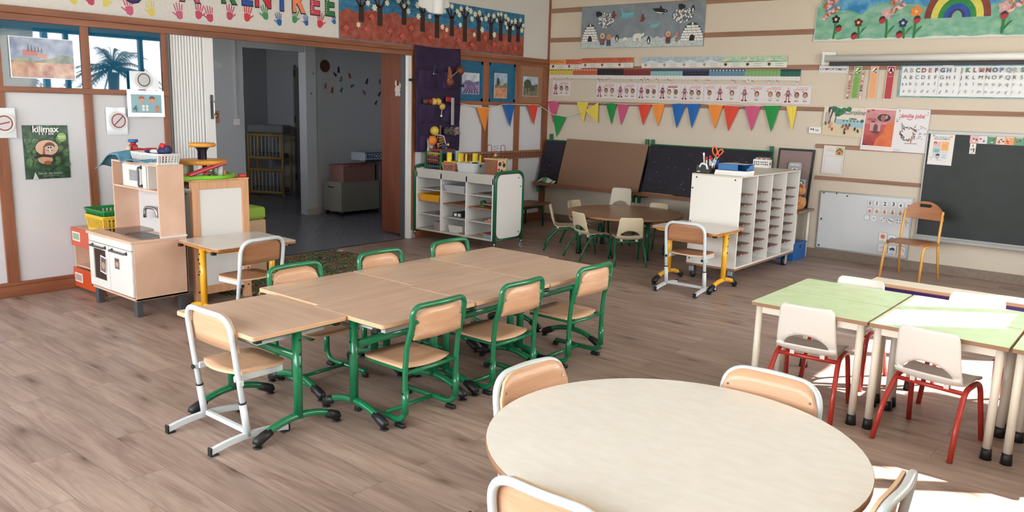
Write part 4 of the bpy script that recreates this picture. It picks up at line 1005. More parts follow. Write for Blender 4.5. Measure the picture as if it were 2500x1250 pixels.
r2 = N(m, 'ShaderNodeValToRGB'); e = r2.color_ramp.elements; r2.color_ramp.interpolation = 'CONSTANT'
for p, c in ((0.0, S(60, 92, 50)), (0.25, S(44, 66, 44)), (0.45, RDc), (0.6, S(96, 120, 60)), (0.75, S(110, 112, 118)), (0.88, S(60, 60, 84))):
    if p == 0: e[0].position = 0; e[0].color = c
    elif p == 0.25: e[1].position = p; e[1].color = c
    else: q = e.new(p); q.color = c
sepc = N(m, 'ShaderNodeSeparateColor'); L.new(n2.outputs['Color'], sepc.inputs[0]); L.new(sepc.outputs[0], r2.inputs['Fac'])
gt = N(m, 'ShaderNodeMath', operation='GREATER_THAN'); gt.inputs[1].default_value = 0.43; L.new(fr.outputs[0], gt.inputs[0])
gl = N(m, 'ShaderNodeMath', operation='LESS_THAN'); gl.inputs[1].default_value = 0.92; L.new(fr.outputs[0], gl.inputs[0])
an = N(m, 'ShaderNodeMath', operation='MULTIPLY'); L.new(gt.outputs[0], an.inputs[0]); L.new(gl.outputs[0], an.inputs[1])
mx = N(m, 'ShaderNodeMix', data_type='RGBA'); L.new(an.outputs[0], mx.inputs[0]); L.new(base, mx.inputs[6]); L.new(r2.outputs['Color'], mx.inputs[7])
L.new(mx.outputs[2], bs.inputs['Base Color']); bs.inputs['Roughness'].default_value = 0.9
b = MB(); b.box(-0.55, -0.98, 0, 0.55, 0.98, 0.006, m); o = b.build('road_rug', None, (0.60, -4.72, 0)); tag(o, 'patterned road play rug on the floor before the opening', 'rug')
b = MB(); b.box(-0.03, -0.035, 0, 0.03, 0.035, 0.002, WHITEP); o = b.build('tape', None, (0.155, -3.765, 0.006)); o.rotation_euler = (0, 0, 0.2); tag(o, 'white piece of tape on the corner of the road rug', 'tape')

# ---------------------------------------------------------------- folding doors and the room beyond
t = thing('folding_door', 'white accordion door folded at the left of the opening', 'door', (-0.045, -5.29, 0))
ACC = flat((226, 227, 228), 0.4)
b = MB(); P = []
for i in range(11):
    ya = -0.19+0.30*i/11; pw = 0.30/11; P += [(0.030, ya), (0.036, ya+pw*0.45), (0.030, ya+pw*0.84), (-0.03, ya+pw*0.88), (-0.03, ya+pw*0.96)]
P.append((0.03, 0.11))
for (xa, ya), (xb, yb) in zip(P, P[1:]):
    V = [b.bm.verts.new(q) for q in ((xa, ya, 0.02), (xb, yb, 0.02), (xb, yb, 2.12), (xa, ya, 2.12))]; b._set([b.bm.faces.new(V)], ACC)
b.build('pleats', t, mods=(('SOLIDIFY', {'thickness': 0.0015, 'offset': 0}),))
b = MB(); b.box(-0.03, 0.115, 0.02, 0.042, 0.215, 2.12, ACC, 0.004); lead = b.build('lead_panel', t)
b = MB(); b.box(0.042, 0.165, 1.39, 0.048, 0.195, 1.61, DARKGREY, 0.002); b.tube(fillet([(0.045, 0.18, 1.43), (0.085, 0.18, 1.43), (0.085, 0.18, 1.55), (0.045, 0.18, 1.55)], 0.012, 4), 0.008, STEEL, 8); b.build('handle', lead)
t = thing('brown_folded_partition', 'brown wooden folded partition at the right of the opening', 'door', (-0.34, -2.485, 0))
PB = wood('dark_red_wood', (112, 58, 38), (132, 72, 48), 2, 0.45, 0.5)
b = MB(); b.box(-0.235, -0.05, 0.01, 0.235, 0.05, 2.15, PB, 0.006); b.build('panel', t)
t = thing('rabbit_hanging', 'small pale rabbit pocket hung on the brown partition', 'decoration', (-0.272, -2.552, 1.735))
b = MB(); FU = flat((206, 190, 180), 0.8); b.ball((0, 0, 0), 0.05, FU, 1, 0.3, 1.0); b.ball((-0.02, 0, -0.055), 0.024, FU, 1, 0.4, 1); b.ball((0.025, 0, -0.055), 0.024, FU, 1, 0.4, 1); b.build('body', t)
b = MB(); b.ball((-0.03, 0, 0.075), 0.016, FU, 1, 0.5, 2.2); b.ball((0.045, 0, 0.05), 0.014, FU, 1, 0.5, 1.8); b.build('ear', t)
b = MB(); b.cyl((0.02, 0, 0.04), (0.03, 0, 0.10), 0.003, FU); b.build('cord', t)
t = thing('rolling_chest', 'grey box on castors in the dark adjoining room', 'chest', (-2.14, -1.72, 0)); CH = flat((132, 131, 122), 0.5)
b = MB(); b.box(-0.20, -0.345, 0.06, 0.20, 0.345, 0.075, CH); b.box(-0.20, -0.345, 0.075, -0.185, 0.345, 0.47, CH); b.box(0.185, -0.345, 0.075, 0.20, 0.345, 0.47, CH); b.box(-0.185, -0.345, 0.075, 0.185, -0.33, 0.47, CH); b.box(-0.185, 0.33, 0.075, 0.185, 0.345, 0.47, CH); b.build('body', t)
b = MB(); b.box(-0.10, -0.347, 0.385, 0.04, -0.344, 0.402, flat((40, 20, 20), 0.5)); b.build('hand_slot', t)
for x in (-0.16, 0.16):
    for y in (-0.30, 0.30): b = MB(); b.cyl((x-0.012, y, 0.028), (x+0.012, y, 0.028), 0.028, BLACK); b.box(x-0.016, y-0.016, 0.045, x+0.016, y+0.016, 0.062, DARKGREY); b.build('castor', t)
t = thing('clear_tub', 'clear plastic tub of red toys standing in the grey rolling chest', 'tub', (-2.14, -1.70, 0.075))
CLR = flat((140, 104, 98), 0.25, 0, 0, 0.5)
b = MB()
for q in ((-0.15, -0.285, 0.15, -0.28), (-0.15, 0.28, 0.15, 0.285), (-0.15, -0.28, -0.145, 0.28), (0.145, -0.28, 0.15, 0.28)): b.box(q[0], q[1], 0, q[2], q[3], 0.62, CLR)
b.box(-0.15, -0.285, 0, 0.15, 0.285, 0.005, CLR); b.tube([Vector(p+(0.62,)) for p in rrect(-0.165, -0.30, 0.165, 0.30, 0.04)], 0.008, CLR, 8, True); b.build('walls', t)
b = MB(); rnd = random.Random(2)
for i in range(40): b.ball((rnd.uniform(-.10, .10), rnd.uniform(-.24, .24), 0.35+rnd.uniform(0, .26)), 0.045, flat(rnd.choice(((130, 50, 46), (112, 44, 50), (140, 84, 70))), 0.6), seg=8)
o = b.build('toys', None, (-2.14, -1.70, 0.075)); tag(o, 'heap of red toys filling the clear tub', 'toys', None, 'stuff')
BSK = flat((168, 182, 196), 0.5)
a = Art(0.62, 0.115, BSK, 0.30); NAVYT = flat((30, 50, 84), .5)
a.text('BASCO', .27, .28, .085, NAVYT, bold=.03); a.text('BASCO', .72, .28, .085, NAVYT, bold=.03); a.rect(0, 0, 1, .12, NAVYT); a.rect(0, .88, 1, 1, NAVYT)
o = a.build('carton', None, (-2.02, -1.28, 0.775), 0); o.rotation_euler = (0.0, -0.0, LW); o.location = (-2.24, -1.33, 0.815); tag(o, 'flat carton with blue lettering on the stacked tubs in the dark room', 'carton')
b = MB(); b.box(-0.17, -0.3, 0.0, 0.17, 0.3, 0.756, flat((92, 86, 90), 0.6), 0.02); o = b.build('storage_crate', None, (-2.12, -1.05, 0.0)); tag(o, 'dark tall crate next to the grey rolling chest', 'crate')
t = thing('white_tube_trolley', 'white tube frame on a castor beside the brown partition', 'trolley', (-0.86, -2.16, 0))
b = MB(); b.tube(fillet([(0.30, 0, 0.90), (0.0, 0, 0.86), (0, 0, 0.05)], 0.08, 6), 0.014, WHITEP, 10); b.cyl((0, 0, 0.6), (0.3, 0, 0.6), 0.012, WHITEP); b.cyl((0, 0, 0.1), (0.3, 0, 0.1), 0.012, WHITEP); b.cyl((0.3, 0, 0.02), (0.3, 0, 0.9), 0.014, WHITEP); b.build('frame', t)
b = MB(); b.cyl((-0.01, 0, 0.027), (0.012, 0, 0.027), 0.027, BLACK); b.build('castor', t)
b = MB(); b.cyl((0.29, 0, 0.027), (0.312, 0, 0.027), 0.027, BLACK); b.build('castor', t)
t = thing('stacked_cot', 'stacked cot with yellow rails in the far dark room', 'cot', (-4.72, -1.37, 0), math.radians(26)); YC = flat((196, 160, 90), 0.5)
for z0, z1 in ((0.05, 0.42), (0.62, 0.99)):
    b = MB()
    for z in (z0, z1): b.tube([(-0.31, -0.05, z), (0.31, -0.05, z)], 0.024, YC, 8)
    b.build('rail', t)
    b = MB()
    for i in range(9): x = -0.27+0.54*i/8; b.cyl((x, -0.05, z0), (x, -0.05, z1), 0.009, WHITEP, seg=8)
    b.build('bars', t)
for x in (-0.31, 0.31):
    for y in (-0.05, 0.22): b = MB(); b.cyl((x, y, 0), (x, y, 1.02), 0.022, YC); b.build('post', t)
b = MB(); b.box(-0.33, -0.06, 1.03, 0.33, 0.24, 1.16, flat((150, 152, 156), 0.7), 0.03); b.build('mattress', t); b = MB(); b.box(-0.29, -0.03, 0.62, 0.29, 0.21, 0.70, flat((120, 122, 128), 0.7), 0.03); b.build('mattress', t); b = MB(); b.box(-0.29, -0.03, 0.05, 0.29, 0.21, 0.13, flat((120, 122, 128), 0.7), 0.03); b.build('mattress', t)
b = MB(); b.box(0, -0.028, 0, 0.03, 0.0, 1.03, WHITEP); b.box(0, -0.0, 0, 0.0, 0, 0, WHITEP)
t = thing('light_switch', 'white light switch below a thin cable duct in the adjoining room', 'switch', (-2.36, -3.40, 1.285), LW)
b2 = MB(); b2.box(-0.04, -0.035, -0.04, 0.04, 0, 0.04, WHITEP, 0.004); b2.build('plate', t); b2 = MB(); b2.box(-0.012, -0.018, 0.04, 0.012, 0, 1.4, flat((196, 198, 202), 0.5)); b2.build('duct', t); b.bm.free()
SN = {'n': (36, 40, 84), 'r': (150, 62, 50), 'o': (178, 88, 60), 'g': (96, 112, 96), 't': (40, 118, 104), 'd': (52, 48, 58), 'b': (128, 92, 88), 's': (120, 128, 116)}
def rocket(u, v, a, c): 
    return [(0, 0.055), (0.016, 0.03), (0.018, -0.02), (0.03, -0.045), (0.01, -0.035), (-0.01, -0.035), (-0.03, -0.045), (-0.018, -0.02), (-0.016, 0.03)]
for i, (y, z, s, c, lb) in enumerate([(-1.726, 2.013, 1.0, 'n', 'navy rocket sticker beside the brown planet'), (-1.787, 1.946, .8, 'n', 'navy slanted rocket sticker under the upper one'), (-1.684, 1.886, .9, 'g', 'grey rocket sticker on the dark wall'), (-1.528, 1.94, .9, 'r', 'red rocket sticker right of the planet'),
        (-1.957, 1.78, .9, 'o', 'orange rocket sticker below the planet'), (-1.842, 1.727, 1.0, 'r', 'dark red rocket sticker below the planet'), (-1.677, 1.739, .9, 't', 'dull green slanted rocket sticker'), (-1.484, 1.80, .85, 't', 'teal rocket sticker on the dark wall'), (-1.209, 1.874, 1.0, 'd', 'black rocket sticker near the brown partition'),
        (-0.962, 1.88, .9, 'b', 'brown rocket sticker high beside the partition'), (-1.261, 1.713, .9, 'b', 'mauve slanted rocket sticker'), (-0.967, 1.70, .9, 'd', 'dark slanted rocket sticker beside the partition'), (-1.035, 1.569, .8, 'd', 'lowest dark rocket sticker beside the partition')]):
    a = MB(); an = [0, -.8, .2, -.4, .15, .2, .5, 1.1, .4, 0, -.7, .6, .4][i]
    pts = [((p[0]*math.cos(an)+p[1]*math.sin(an))*s, (p[1]*math.cos(an)-p[0]*math.sin(an))*s) for p in rocket(0, 0, 0, 0)]
    a.prism(pts, flat(SN[c], .6), 0, -0.002); o = a.build('rocket_sticker', None, (-2.398, y, z), LW); tag(o, lb, 'sticker', 'rocket stickers in the dark room')
for y, z, r in ((-2.207, 1.94, .02), (-2.245, 1.671, .025)):
    a = MB(); a.prism([(r*(1 if k % 2 else .45)*math.cos(k*PI/5), r*(1 if k % 2 else .45)*math.sin(k*PI/5)) for k in range(10)], flat(SN['s'], .6), 0, -0.002); o = a.build('star_sticker', None, (-2.338, y, z), LW); tag(o, 'small grey star sticker on the pier, %s' % ('upper' if z > 1.8 else 'lower'), 'sticker', 'star stickers')
a = MB(); a.prism(ell(0, 0, .085, .085, 32), flat((84, 50, 42), .6), 0, -0.003); o = a.build('planet_sticker', None, (-2.397, -1.965, 2.054), LW); tag(o, 'round brown planet sticker on the dark wall', 'sticker')
a = MB(); a.prism([(x, z) for x, z in [(-.07, -.03), (.07, -.03), (.08, 0), (.06, .03), (.03, .025), (.0, .055), (-.045, .05), (-.05, .02), (-.08, .01)]], flat((190, 194, 200), .6), 0, -0.003); o = a.build('cloud_sticker', None, (-2.358, -3.647, 1.978), LW); tag(o, 'pale cloud sticker right of the accordion door', 'sticker')
a = Art(.09, .15, flat((176, 126, 104), .6)); a.oval(.5, .62, .03, .035, flat((60, 44, 40), .6)); a.oval(.5, .6, .018, .02, flat((196, 160, 140), .6)); o = a.build('small_photo', None, (-2.358, -3.674, 1.345), LW); tag(o, 'small brown portrait card left of the light switch', 'photo')

# ---------------------------------------------------------------- purple organiser with instruments
t = thing('wall_organiser', 'dark purple fabric organiser full of instruments hung right of the opening', 'organiser', (0.062, -2.225, 1.635), LW)
PUR = mottled('purple_fabric', (38, 24, 54), (50, 34, 70), 9, 0.9, 3, 0.3)
b = MB()
def pf(i, j):
    x = -0.385+0.76*i + (0.03*(1-j))*(1 if i < .5 else .2)*(1-2*i if i < .5 else 0); z = -0.61+1.215*j+0.012*math.sin(i*PI)*(-1 if j > .9 else 0)
    return Vector((x, -0.008-0.010*abs(math.sin(i*7+j*9))*(1-abs(2*j-1)**4), z))
b.grid(pf, 30, 40, PUR); b.build('backing', t, mods=(('SOLIDIFY', {'thickness': 0.006, 'offset': 0}),))
def pocket(x0, x1, z0, z1, bul):
    b = MB()
    def f(i, j):
        e = math.sin(PI*min(1, max(0, i)))**0.6
        return Vector((x0+(x1-x0)*i, -0.014-bul*e*(0.45+0.55*j)-0.008*math.sin(14*i)*e*j, z0+(z1-z0)*j-0.012*math.sin(PI*i)*j))
    b.grid(f, 18, 10, PUR); b.build('pocket', t, mods=(('SOLIDIFY', {'thickness': 0.005, 'offset': 0}),))
pocket(-0.33, -0.05, 0.13, 0.34, 0.05); pocket(0.06, 0.34, 0.13, 0.33, 0.06); pocket(-0.33, 0.04, -0.27, -0.05, 0.06); pocket(0.06, 0.33, -0.27, -0.05, 0.06); pocket(-0.31, 0.02, -0.60, -0.42, 0.06); pocket(0.05, 0.34, -0.60, -0.40, 0.06)
b = MB(); b.box(-0.47, -0.012, 0.195, -0.37, -0.004, 0.225, BLACK); b.box(0.36, -0.012, 0.16, 0.45, -0.004, 0.19, BLACK); b.build('strap', t)
def ballthing(name, lb, cat, y, z, r, m, x=0.115): b = MB(); b.ball((0, 0, 0), r, m); o = b.build(name, None, (x, y, z)); return tag(o, lb, cat)
ballthing('toy_ball', 'yellow ball in the lowest row of the purple organiser', 'ball', -2.331, 1.272, 0.054, flat((206, 178, 66), .6), 0.125)
ballthing('toy_ball', 'orange ball in the lowest row of the purple organiser', 'ball', -2.375, 1.157, 0.060, flat((212, 122, 44), .6), 0.13)
t = thing('bead_string', 'string of big brown, red and yellow wooden beads on the purple organiser', 'beads', (0.12, -2.34, 1.61), LW)
for dx, dz, r, c in ((-0.135, 0, .044, (70, 44, 34)), (-0.07, 0.002, .036, (140, 44, 36)), (0.0, 0, .042, (206, 172, 78)), (0.07, 0.001, .042, (206, 172, 78)), (0.137, -0.055, .040, (196, 164, 80))): b = MB(); b.ball((dx, 0, dz), r, flat(c, .4)); b.build('bead', t)
b = MB(); b.tube([(-0.13, 0, 0), (0.07, 0, 0), (0.137, 0, -0.055), (0.125, 0, -0.16)], 0.004, WHITEP, 6); b.ball((0.125, 0, -0.165), 0.014, WHITEP); b.build('cord', t)
MAR = flat((112, 58, 36), .45)
for y, z, lb in ((-2.077, 1.845, 'brown maraca low in the upper right pocket'), (-1.90, 1.985, 'brown maraca sticking out at the right edge of the organiser')):
    t = thing('maraca', lb, 'maraca', (0.12, y, z), LW, 'maracas in the organiser'); b = MB(); b.ball((0, 0, 0), 0.052, MAR, 1, 1, 1.05); b.build('head', t); b = MB(); b.cyl((0, 0, 0.04), (-0.05 if z > 1.9 else 0.03, 0.0, 0.16), 0.010, MAR, seg=10) if z < 1.9 else b.cyl((-0.04, 0, -0.01), (-0.13, 0.0, -0.05), 0.010, MAR, seg=10); b.build('handle', t)
t = thing('triangle', 'small metal triangle in the upper left pocket', 'instrument', (0.112, -2.30, 1.965), LW); b = MB(); b.tube([(-0.05, 0, -0.04), (0.05, 0, -0.04), (-0.02, 0, 0.06)], 0.005, STEEL, 8, True); b.build('bar', t)
b = MB(); b.cyl((-0.09, 0, -0.07), (0.09, 0, 0.05), 0.006, flat((170, 140, 106), .5)); o = b.build('drumstick', None, (0.14, -2.05, 1.93), LW); tag(o, 'thin wooden drumstick lying slantwise over the upper right pocket', 'drumstick')
b = MB(); b.prism([(-.03, -.07), (.03, -.06), (.01, .02), (-.015, .09)], flat((150, 92, 58), .6), 0, -0.03); o = b.build('wooden_shaker', None, (0.118, -2.09, 1.93), LW); tag(o, 'flat brown wooden shaker in the upper right pocket', 'shaker')
b = MB(); b.box(-.05, -.03, -.03, .05, 0, .03, flat((150, 30, 36), .5), .01); o = b.build('castanet', None, (0.115, -2.10, 1.64), LW); tag(o, 'red castanet in the middle right pocket', 'castanet')
b = MB(); b.box(-.022, -.012, -.16, .022, 0, .16, flat((188, 182, 184), .4), .004); b.box(-.018, -.014, -.15, .018, -.012, .15, flat((150, 146, 150), .4)); o = b.build('glockenspiel', None, (0.142, -2.05, 1.50), LW); tag(o, 'slim pale strip of a glockenspiel standing in the middle right pocket', 'instrument')
b = MB(); b.cyl((0, 0, -.10), (0.01, 0, .10), .012, flat((120, 96, 92), .5)); o = b.build('rhythm_stick', None, (0.128, -2.245, 1.235), LW); tag(o, 'brown rhythm stick between the yellow ball and the feathers', 'stick')
b = MB(); b.cyl((0, 0, -.05), (0.02, 0, .05), .010, flat((150, 112, 96), .5)); o = b.build('rhythm_stick', None, (0.128, -2.295, 1.19), LW); tag(o, 'short brown rhythm stick right behind the orange ball', 'stick')
b = MB(); rnd = random.Random(8)
for i in range(70): a = rnd.uniform(-.11, .13); b.ball((a, rnd.uniform(-.04, .0), rnd.uniform(-.035, .045)), rnd.uniform(.01, .022), flat((92, 80, 76) if a < .05 else (150, 138, 130), .9), 2, .6, .7, 6)
o = b.build('seed_rattle', None, (0.14, -2.075, 1.262), LW); tag(o, 'shaggy brown and grey rattle in the lowest right pocket', 'rattle')
b = MB(); b.grid(lambda i, j: Vector((-.05+.1*i, -.01*math.sin(5*i+3*j), -.06+.14*j-.05*i)), 6, 6, flat((170, 168, 172), .6)); b.grid(lambda i, j: Vector((-.06+.2*i, -.012, -.075+.03*j*math.sin(3*i))), 8, 2, flat((110, 150, 130), .6)); o = b.build('jingle_band', None, (0.142, -2.42, 1.10), LW, (('SOLIDIFY', {'thickness': .004}),)); tag(o, 'white and green jingle band in the lowest left pocket', 'instrument')

# ---------------------------------------------------------------- green trolley shelf
t = thing('trolley_shelf', 'white three bay trolley shelf with green tube ends by the left wall', 'shelf unit', (0.66, -2.32, 0))
x0, x1, y0, y1 = -0.60, 0.60, -0.24, 0.24
GREYB = flat((186, 182, 174), 0.5)
for sg in (-1, 1):
    x = sg*0.625; b = MB()
    b.tube(fillet([(x, -0.235, 0.095), (x, -0.235, 0.868), (x, 0.235, 0.868), (x, 0.235, 0.095)], [0, 0.10, 0.10, 0], 10), 0.018, GREEN_D, 12); b.cyl((x, -0.235, 0.125), (x, 0.235, 0.125), 0.014, GREEN_D); b.build('end_frame', t)
    b = MB(); pts = rrect(-0.215, 0.14, 0.215, 0.845, 0.08, 6); b.prism(pts, WHITEP, x-0.009, x+0.009, 'YZ')
    for yy, zz in ((0.17, 0.19), (0.19, 0.70), (0.15, 0.80)): b.cyl((x+sg*0.009, yy, zz), (x+sg*0.011, yy, zz), 0.008, BLACK, seg=10)
    b.build('end_panel', t)
    for sy in (-1, 1):
        b = MB(); yy = sy*0.235; b.cyl((x, yy, 0.055), (x, yy, 0.10), 0.010, STEEL); b.box(x-0.013, yy-0.012, 0.022, x-0.009, yy+0.012, 0.06, STEEL); b.box(x+0.009, yy-0.012, 0.022, x+0.013, yy+0.012, 0.06, STEEL); b.box(x-0.013, yy-0.012, 0.055, x+0.013, yy+0.012, 0.06, STEEL); c = b.build('castor', t)
        b = MB(); b.cyl((x-0.008, yy, 0.03), (x+0.008, yy, 0.03), 0.030, flat((150, 150, 148), .4), seg=18); b.build('wheel', c)
b = MB(); b.box(x0, y0, 0.115, x1, y1, 0.135, GREYB); b.build('base', t)
b = MB(); b.box(x0, y0, 0.735, x1, y0+0.018, 0.842, GREYB, 0.003); b.box(x0, y1-0.018, 0.735, x1, y1, 0.842, GREYB, 0.003); b.build('apron', t)
b = MB(); b.box(x0, y0+0.018, 0.800, x1, y1-0.018, 0.818, flat((84, 80, 78), .5)); b.build('top', t)
b = MB(); b.box(x0, y1-0.012, 0.135, x1, y1, 0.735, GREYB); b.build('back_panel', t)
XS = [x0, x0+0.406, x0+0.80, x1]
for i, xx in enumerate((x0+0.009, XS[1], XS[2], x1-0.009)): b = MB(); b.box(xx-0.009, y0, 0.135, xx+0.009, y1-0.012, 0.80, WHITEP); b.build('divider', t)
for i in range(3):
    for z, br in ((0.605, 0), (0.465, 1), (0.310, 0)):
        b = MB(); b.box(XS[i]+0.01, y0+0.03, z-0.014, XS[i+1]-0.01, y1-0.013, z, flat((150, 104, 76), .5) if br else GREYB); b.build('shelf', t)
ox, oy = 0.66, -2.32
def tray(name, label, x, y, z, w, d, h, m, group=None, cat='tray', rz=0):
    t = thing(name, label, cat, (x, y, z), rz, group); b = MB(); th = .004; f = .88
    for q in range(4):
        def c_(k, s): return [(-w/2*s, -d/2*s), (w/2*s, -d/2*s), (w/2*s, d/2*s), (-w/2*s, d/2*s)][k % 4]
        a0, a1, e0, e1 = c_(q, f), c_(q+1, f), c_(q, 1), c_(q+1, 1)
        V = [b.bm.verts.new(p) for p in ((a0[0], a0[1], 0), (a1[0], a1[1], 0), (e1[0], e1[1], h), (e0[0], e0[1], h))]; b._set([b.bm.faces.new(V)], m)
    V = [b.bm.verts.new((p[0], p[1], 0)) for p in [(-w/2*f, -d/2*f), (w/2*f, -d/2*f), (w/2*f, d/2*f), (-w/2*f, d/2*f)]]; b._set([b.bm.faces.new(V[::-1])], m)
    bmesh.ops.remove_doubles(b.bm, verts=b.bm.verts, dist=.0001); bmesh.ops.recalc_face_normals(b.bm, faces=b.bm.faces)
    b.build('walls', t, mods=(('SOLIDIFY', {'thickness': .004, 'offset': 1}),))
    b = MB(); b.tube([Vector(p+(h,)) for p in rrect(-w/2-.003, -d/2-.003, w/2+.003, d/2+.003, .02, 3)], .005, m, 6, True); b.build('rim', t)
    return t
xa = ox+x0
tray('yellow_tray', 'yellow tray jutting out of the left bay of the green trolley', xa+0.215, oy-0.05, 0.466, 0.33, 0.40, 0.075, flat((222, 158, 40), .35))
tray('clear_tray', 'clear tray of pale bits on the top shelf of the middle bay', xa+0.62, oy-0.06, 0.606, 0.31, 0.38, 0.075, flat((176, 176, 178), .2))
tray('small_white_basket', 'white basket with oval handle hole in the bottom of the middle bay', xa+0.60, oy-0.05, 0.136, 0.22, 0.30, 0.08, flat((208, 206, 202), .45))
tray('small_pink_basket', 'pinkish grey basket in the bottom of the left bay', xa+0.31, oy-0.03, 0.136, 0.15, 0.3, 0.085, flat((160, 140, 136), .5))
SM = [('game_box', 'black and white game box on the third shelf of the middle bay', 'box', 0.585, -0.05, 0.311, 0.15, 0.2, 0.05, (52, 52, 58)),
      ('wooden_board', 'brown wooden puzzle board on the lowest shelf of the middle bay', 'board', 0.72, -0.05, 0.136, 0.12, 0.3, 0.012, (150, 100, 72)),
      ('wooden_tray', 'brown tray lying on the second shelf of the middle bay', 'tray', 0.72, -0.03, 0.466, 0.10, 0.3, 0.015, (132, 88, 64)),
      ('folder', 'purple folder lying on the third shelf of the left bay', 'folder', 0.30, 0.0, 0.311, 0.16, 0.3, 0.012, (128, 66, 116)),
      ('wooden_tray', 'brown tray on the top shelf of the left bay', 'tray', 0.32, 0.0, 0.606, 0.15, 0.3, 0.012, (150, 112, 86)),
      ('wooden_tray', 'dark flat tray of small parts on the top shelf of the right bay', 'tray', 1.02, -0.02, 0.606, 0.25, 0.33, 0.014, (132, 120, 112)),
      ('wooden_tray', 'pale flat tray on the second shelf of the right bay', 'tray', 1.08, -0.03, 0.500, 0.17, 0.3, 0.012, (166, 134, 104)),
      ('wooden_blocks', 'stepped stack of wooden boards on the third shelf of the right bay', 'blocks', 1.10, -0.04, 0.311, 0.12, 0.3, 0.02, (182, 140, 110)),
      ('wooden_tray', 'orange brown tray tilted over blue bits in the bottom of the right bay', 'tray', 1.08, -0.05, 0.165, 0.2, 0.3, 0.014, (176, 110, 76)),
      ('blue_bag', 'pale blue bag of bits in the bottom of the right bay', 'bag', 1.09, -0.11, 0.136, 0.14, 0.16, 0.028, (122, 164, 190))]
for n_, lb, ct, dx, dy, z, w, d, h, c in SM:
    b = MB(); b.box(-w/2, -d/2, 0, w/2, d/2, h, flat(c, .5), .003)
    if n_ == 'game_box': b.box(-w*.32, -d/2-.001, .008, -w*.05, -d/2, .042, WHITEP); b.box(w*.08, -d/2-.001, .008, w*.35, -d/2, .042, WHITEP)
    if n_ == 'wooden_blocks': b.box(-w*.25, -d/2+.02, h, w/2, d/2, h+.016, flat((196, 156, 124), .5), .002); b.box(0, -d/2+.04, h+.016, w/2, d/2, h+.032, flat((186, 144, 114), .5), .002)
    tag(o := b.build(n_, None, (xa+dx, oy+dy, z)), lb, ct)
t = thing('tape_dispenser', 'small green round toy on the second shelf of the right bay', 'toy', (xa+0.935, oy-0.10, 0.466)); b = MB(); b.cyl((0, -.02, .038), (0, .02, .038), .032, flat((44, 84, 50), .4), seg=20); b.box(-.02, -.02, 0, .02, .02, .012, flat((130, 150, 60), .4)); b.build('body', t)
# things on the trolley
t = thing('bead_cube', 'tall wooden activity cube with wire maze at the left end of the trolley', 'activity cube', (0.21, -2.32, 0.818))
W1 = flat((132, 54, 40), .4); GR1 = flat((48, 104, 52), .4)
for sx in (-1, 1):
    for sy in (-1, 1): b = MB(); b.box(sx*.125-.012, sy*.11-.012, 0, sx*.125+.012, sy*.11+.012, .245, GR1, .003); b.build('post', t)
b = MB(); b.box(-.13, -.115, .225, .13, .115, .25, W1, .003); b.box(-.13, -.115, 0, .13, .115, .015, W1, .003); b.build('board', t)
b = MB(); b.box(.131, -.10, .02, .135, .10, .225, flat((24, 30, 40), .3)); b.box(.131, -.10, .2, .136, .1, .225, flat((36, 84, 160), .4)); b.build('side_panel', t)
for i, c in enumerate(((196, 156, 60), (132, 40, 34), (132, 40, 34), (56, 92, 110))):
    b = MB(); z = .195-.05*i; b.tube([(-.11, -.105, z), (.11, -.105, z)], .004, STEEL, 6)
    for k in range(6): b.cyl((-.10+.033*k, -.105, z), (-.075+.033*k, -.105, z), .016, flat(c, .4), seg=10)
    b.build('abacus_row', t)
b = MB(); b.tube(fillet([(-.09, 0, .25), (-.09, 0, .41), (.06, 0, .40), (.09, .02, .25)], .04, 6), .005, flat((206, 204, 206), .3), 8); b.build('wire', t)
b = MB(); b.tube([(.02+.035*math.cos(k*.7), .035*math.sin(k*.7), .26+.0035*k) for k in range(40)], .004, flat((196, 150, 70), .3), 6); b.build('wire', t)
b = MB(); b.tube([(.06+.05*math.cos(k*.5), .03*math.sin(k*.9), .26+.02*math.sin(k*.8)+.03) for k in range(20)], .004, flat((30, 60, 90), .3), 6); b.build('wire', t)
for x, y, z, c in ((-.03, 0, .27, (176, 96, 80)), (-.03, 0, .30, (196, 140, 110)), (.07, 0, .285, (40, 70, 120)), (.11, .02, .30, (206, 180, 90)), (.03, .02, .262, (60, 70, 120)), (.10, 0, .26, (60, 90, 130))): b = MB(); b.ball((x, y, z), .017, flat(c, .4), seg=10); b.build('bead', t)
basket('pink_basket', 'dusty pink slotted basket on the trolley top, yellow lid on it', (0.475, -2.36, 0.818), 0.20, 0.22, 0.10, flat((188, 128, 110), .45), 0.1, .82, 9, 1)
t = thing('peg_board', 'yellow board with upright yellow tubes lying on the pink basket', 'toy', (0.485, -2.33, 0.924)); YP = flat((232, 204, 50), .35)
b = MB(); b.box(-.12, -.09, 0, .12, .09, .012, YP, .003); b.build('board', t)
for x, y, r, h in ((-.055, -.06, .03, .10), (.075, -.03, .012, .10), (.02, .06, .03, .09), (.1, .06, .01, .09)): b = MB(); b.lathe([(r, .012), (r, .012+h), (r-.003, .012+h), (r-.003, .012)], YP, (x, y, 0), 16); b.build('tube', t)
t = thing('yellow_tube', 'yellow tubes standing behind the white bin on the trolley', 'tube', (0.66, -2.20, 0.818)); b = MB(); b.cyl((0, 0, 0), (0, 0, .215), .032, YP, seg=18); b.build('body', t)
b = MB(); b.cyl((.10, -0.02, 0), (.10, -0.02, .205), .010, YP, seg=10); tag(b.build('yellow_rod', None, (0.66, -2.20, 0.818)), 'thin yellow rod beside the yellow tube on the trolley', 'rod')
tray('white_bin', 'plain white plastic bin on the trolley top, black things inside', 0.735, -2.33, 0.818, 0.27, 0.22, 0.115, flat((206, 210, 210), .4), cat='bin')
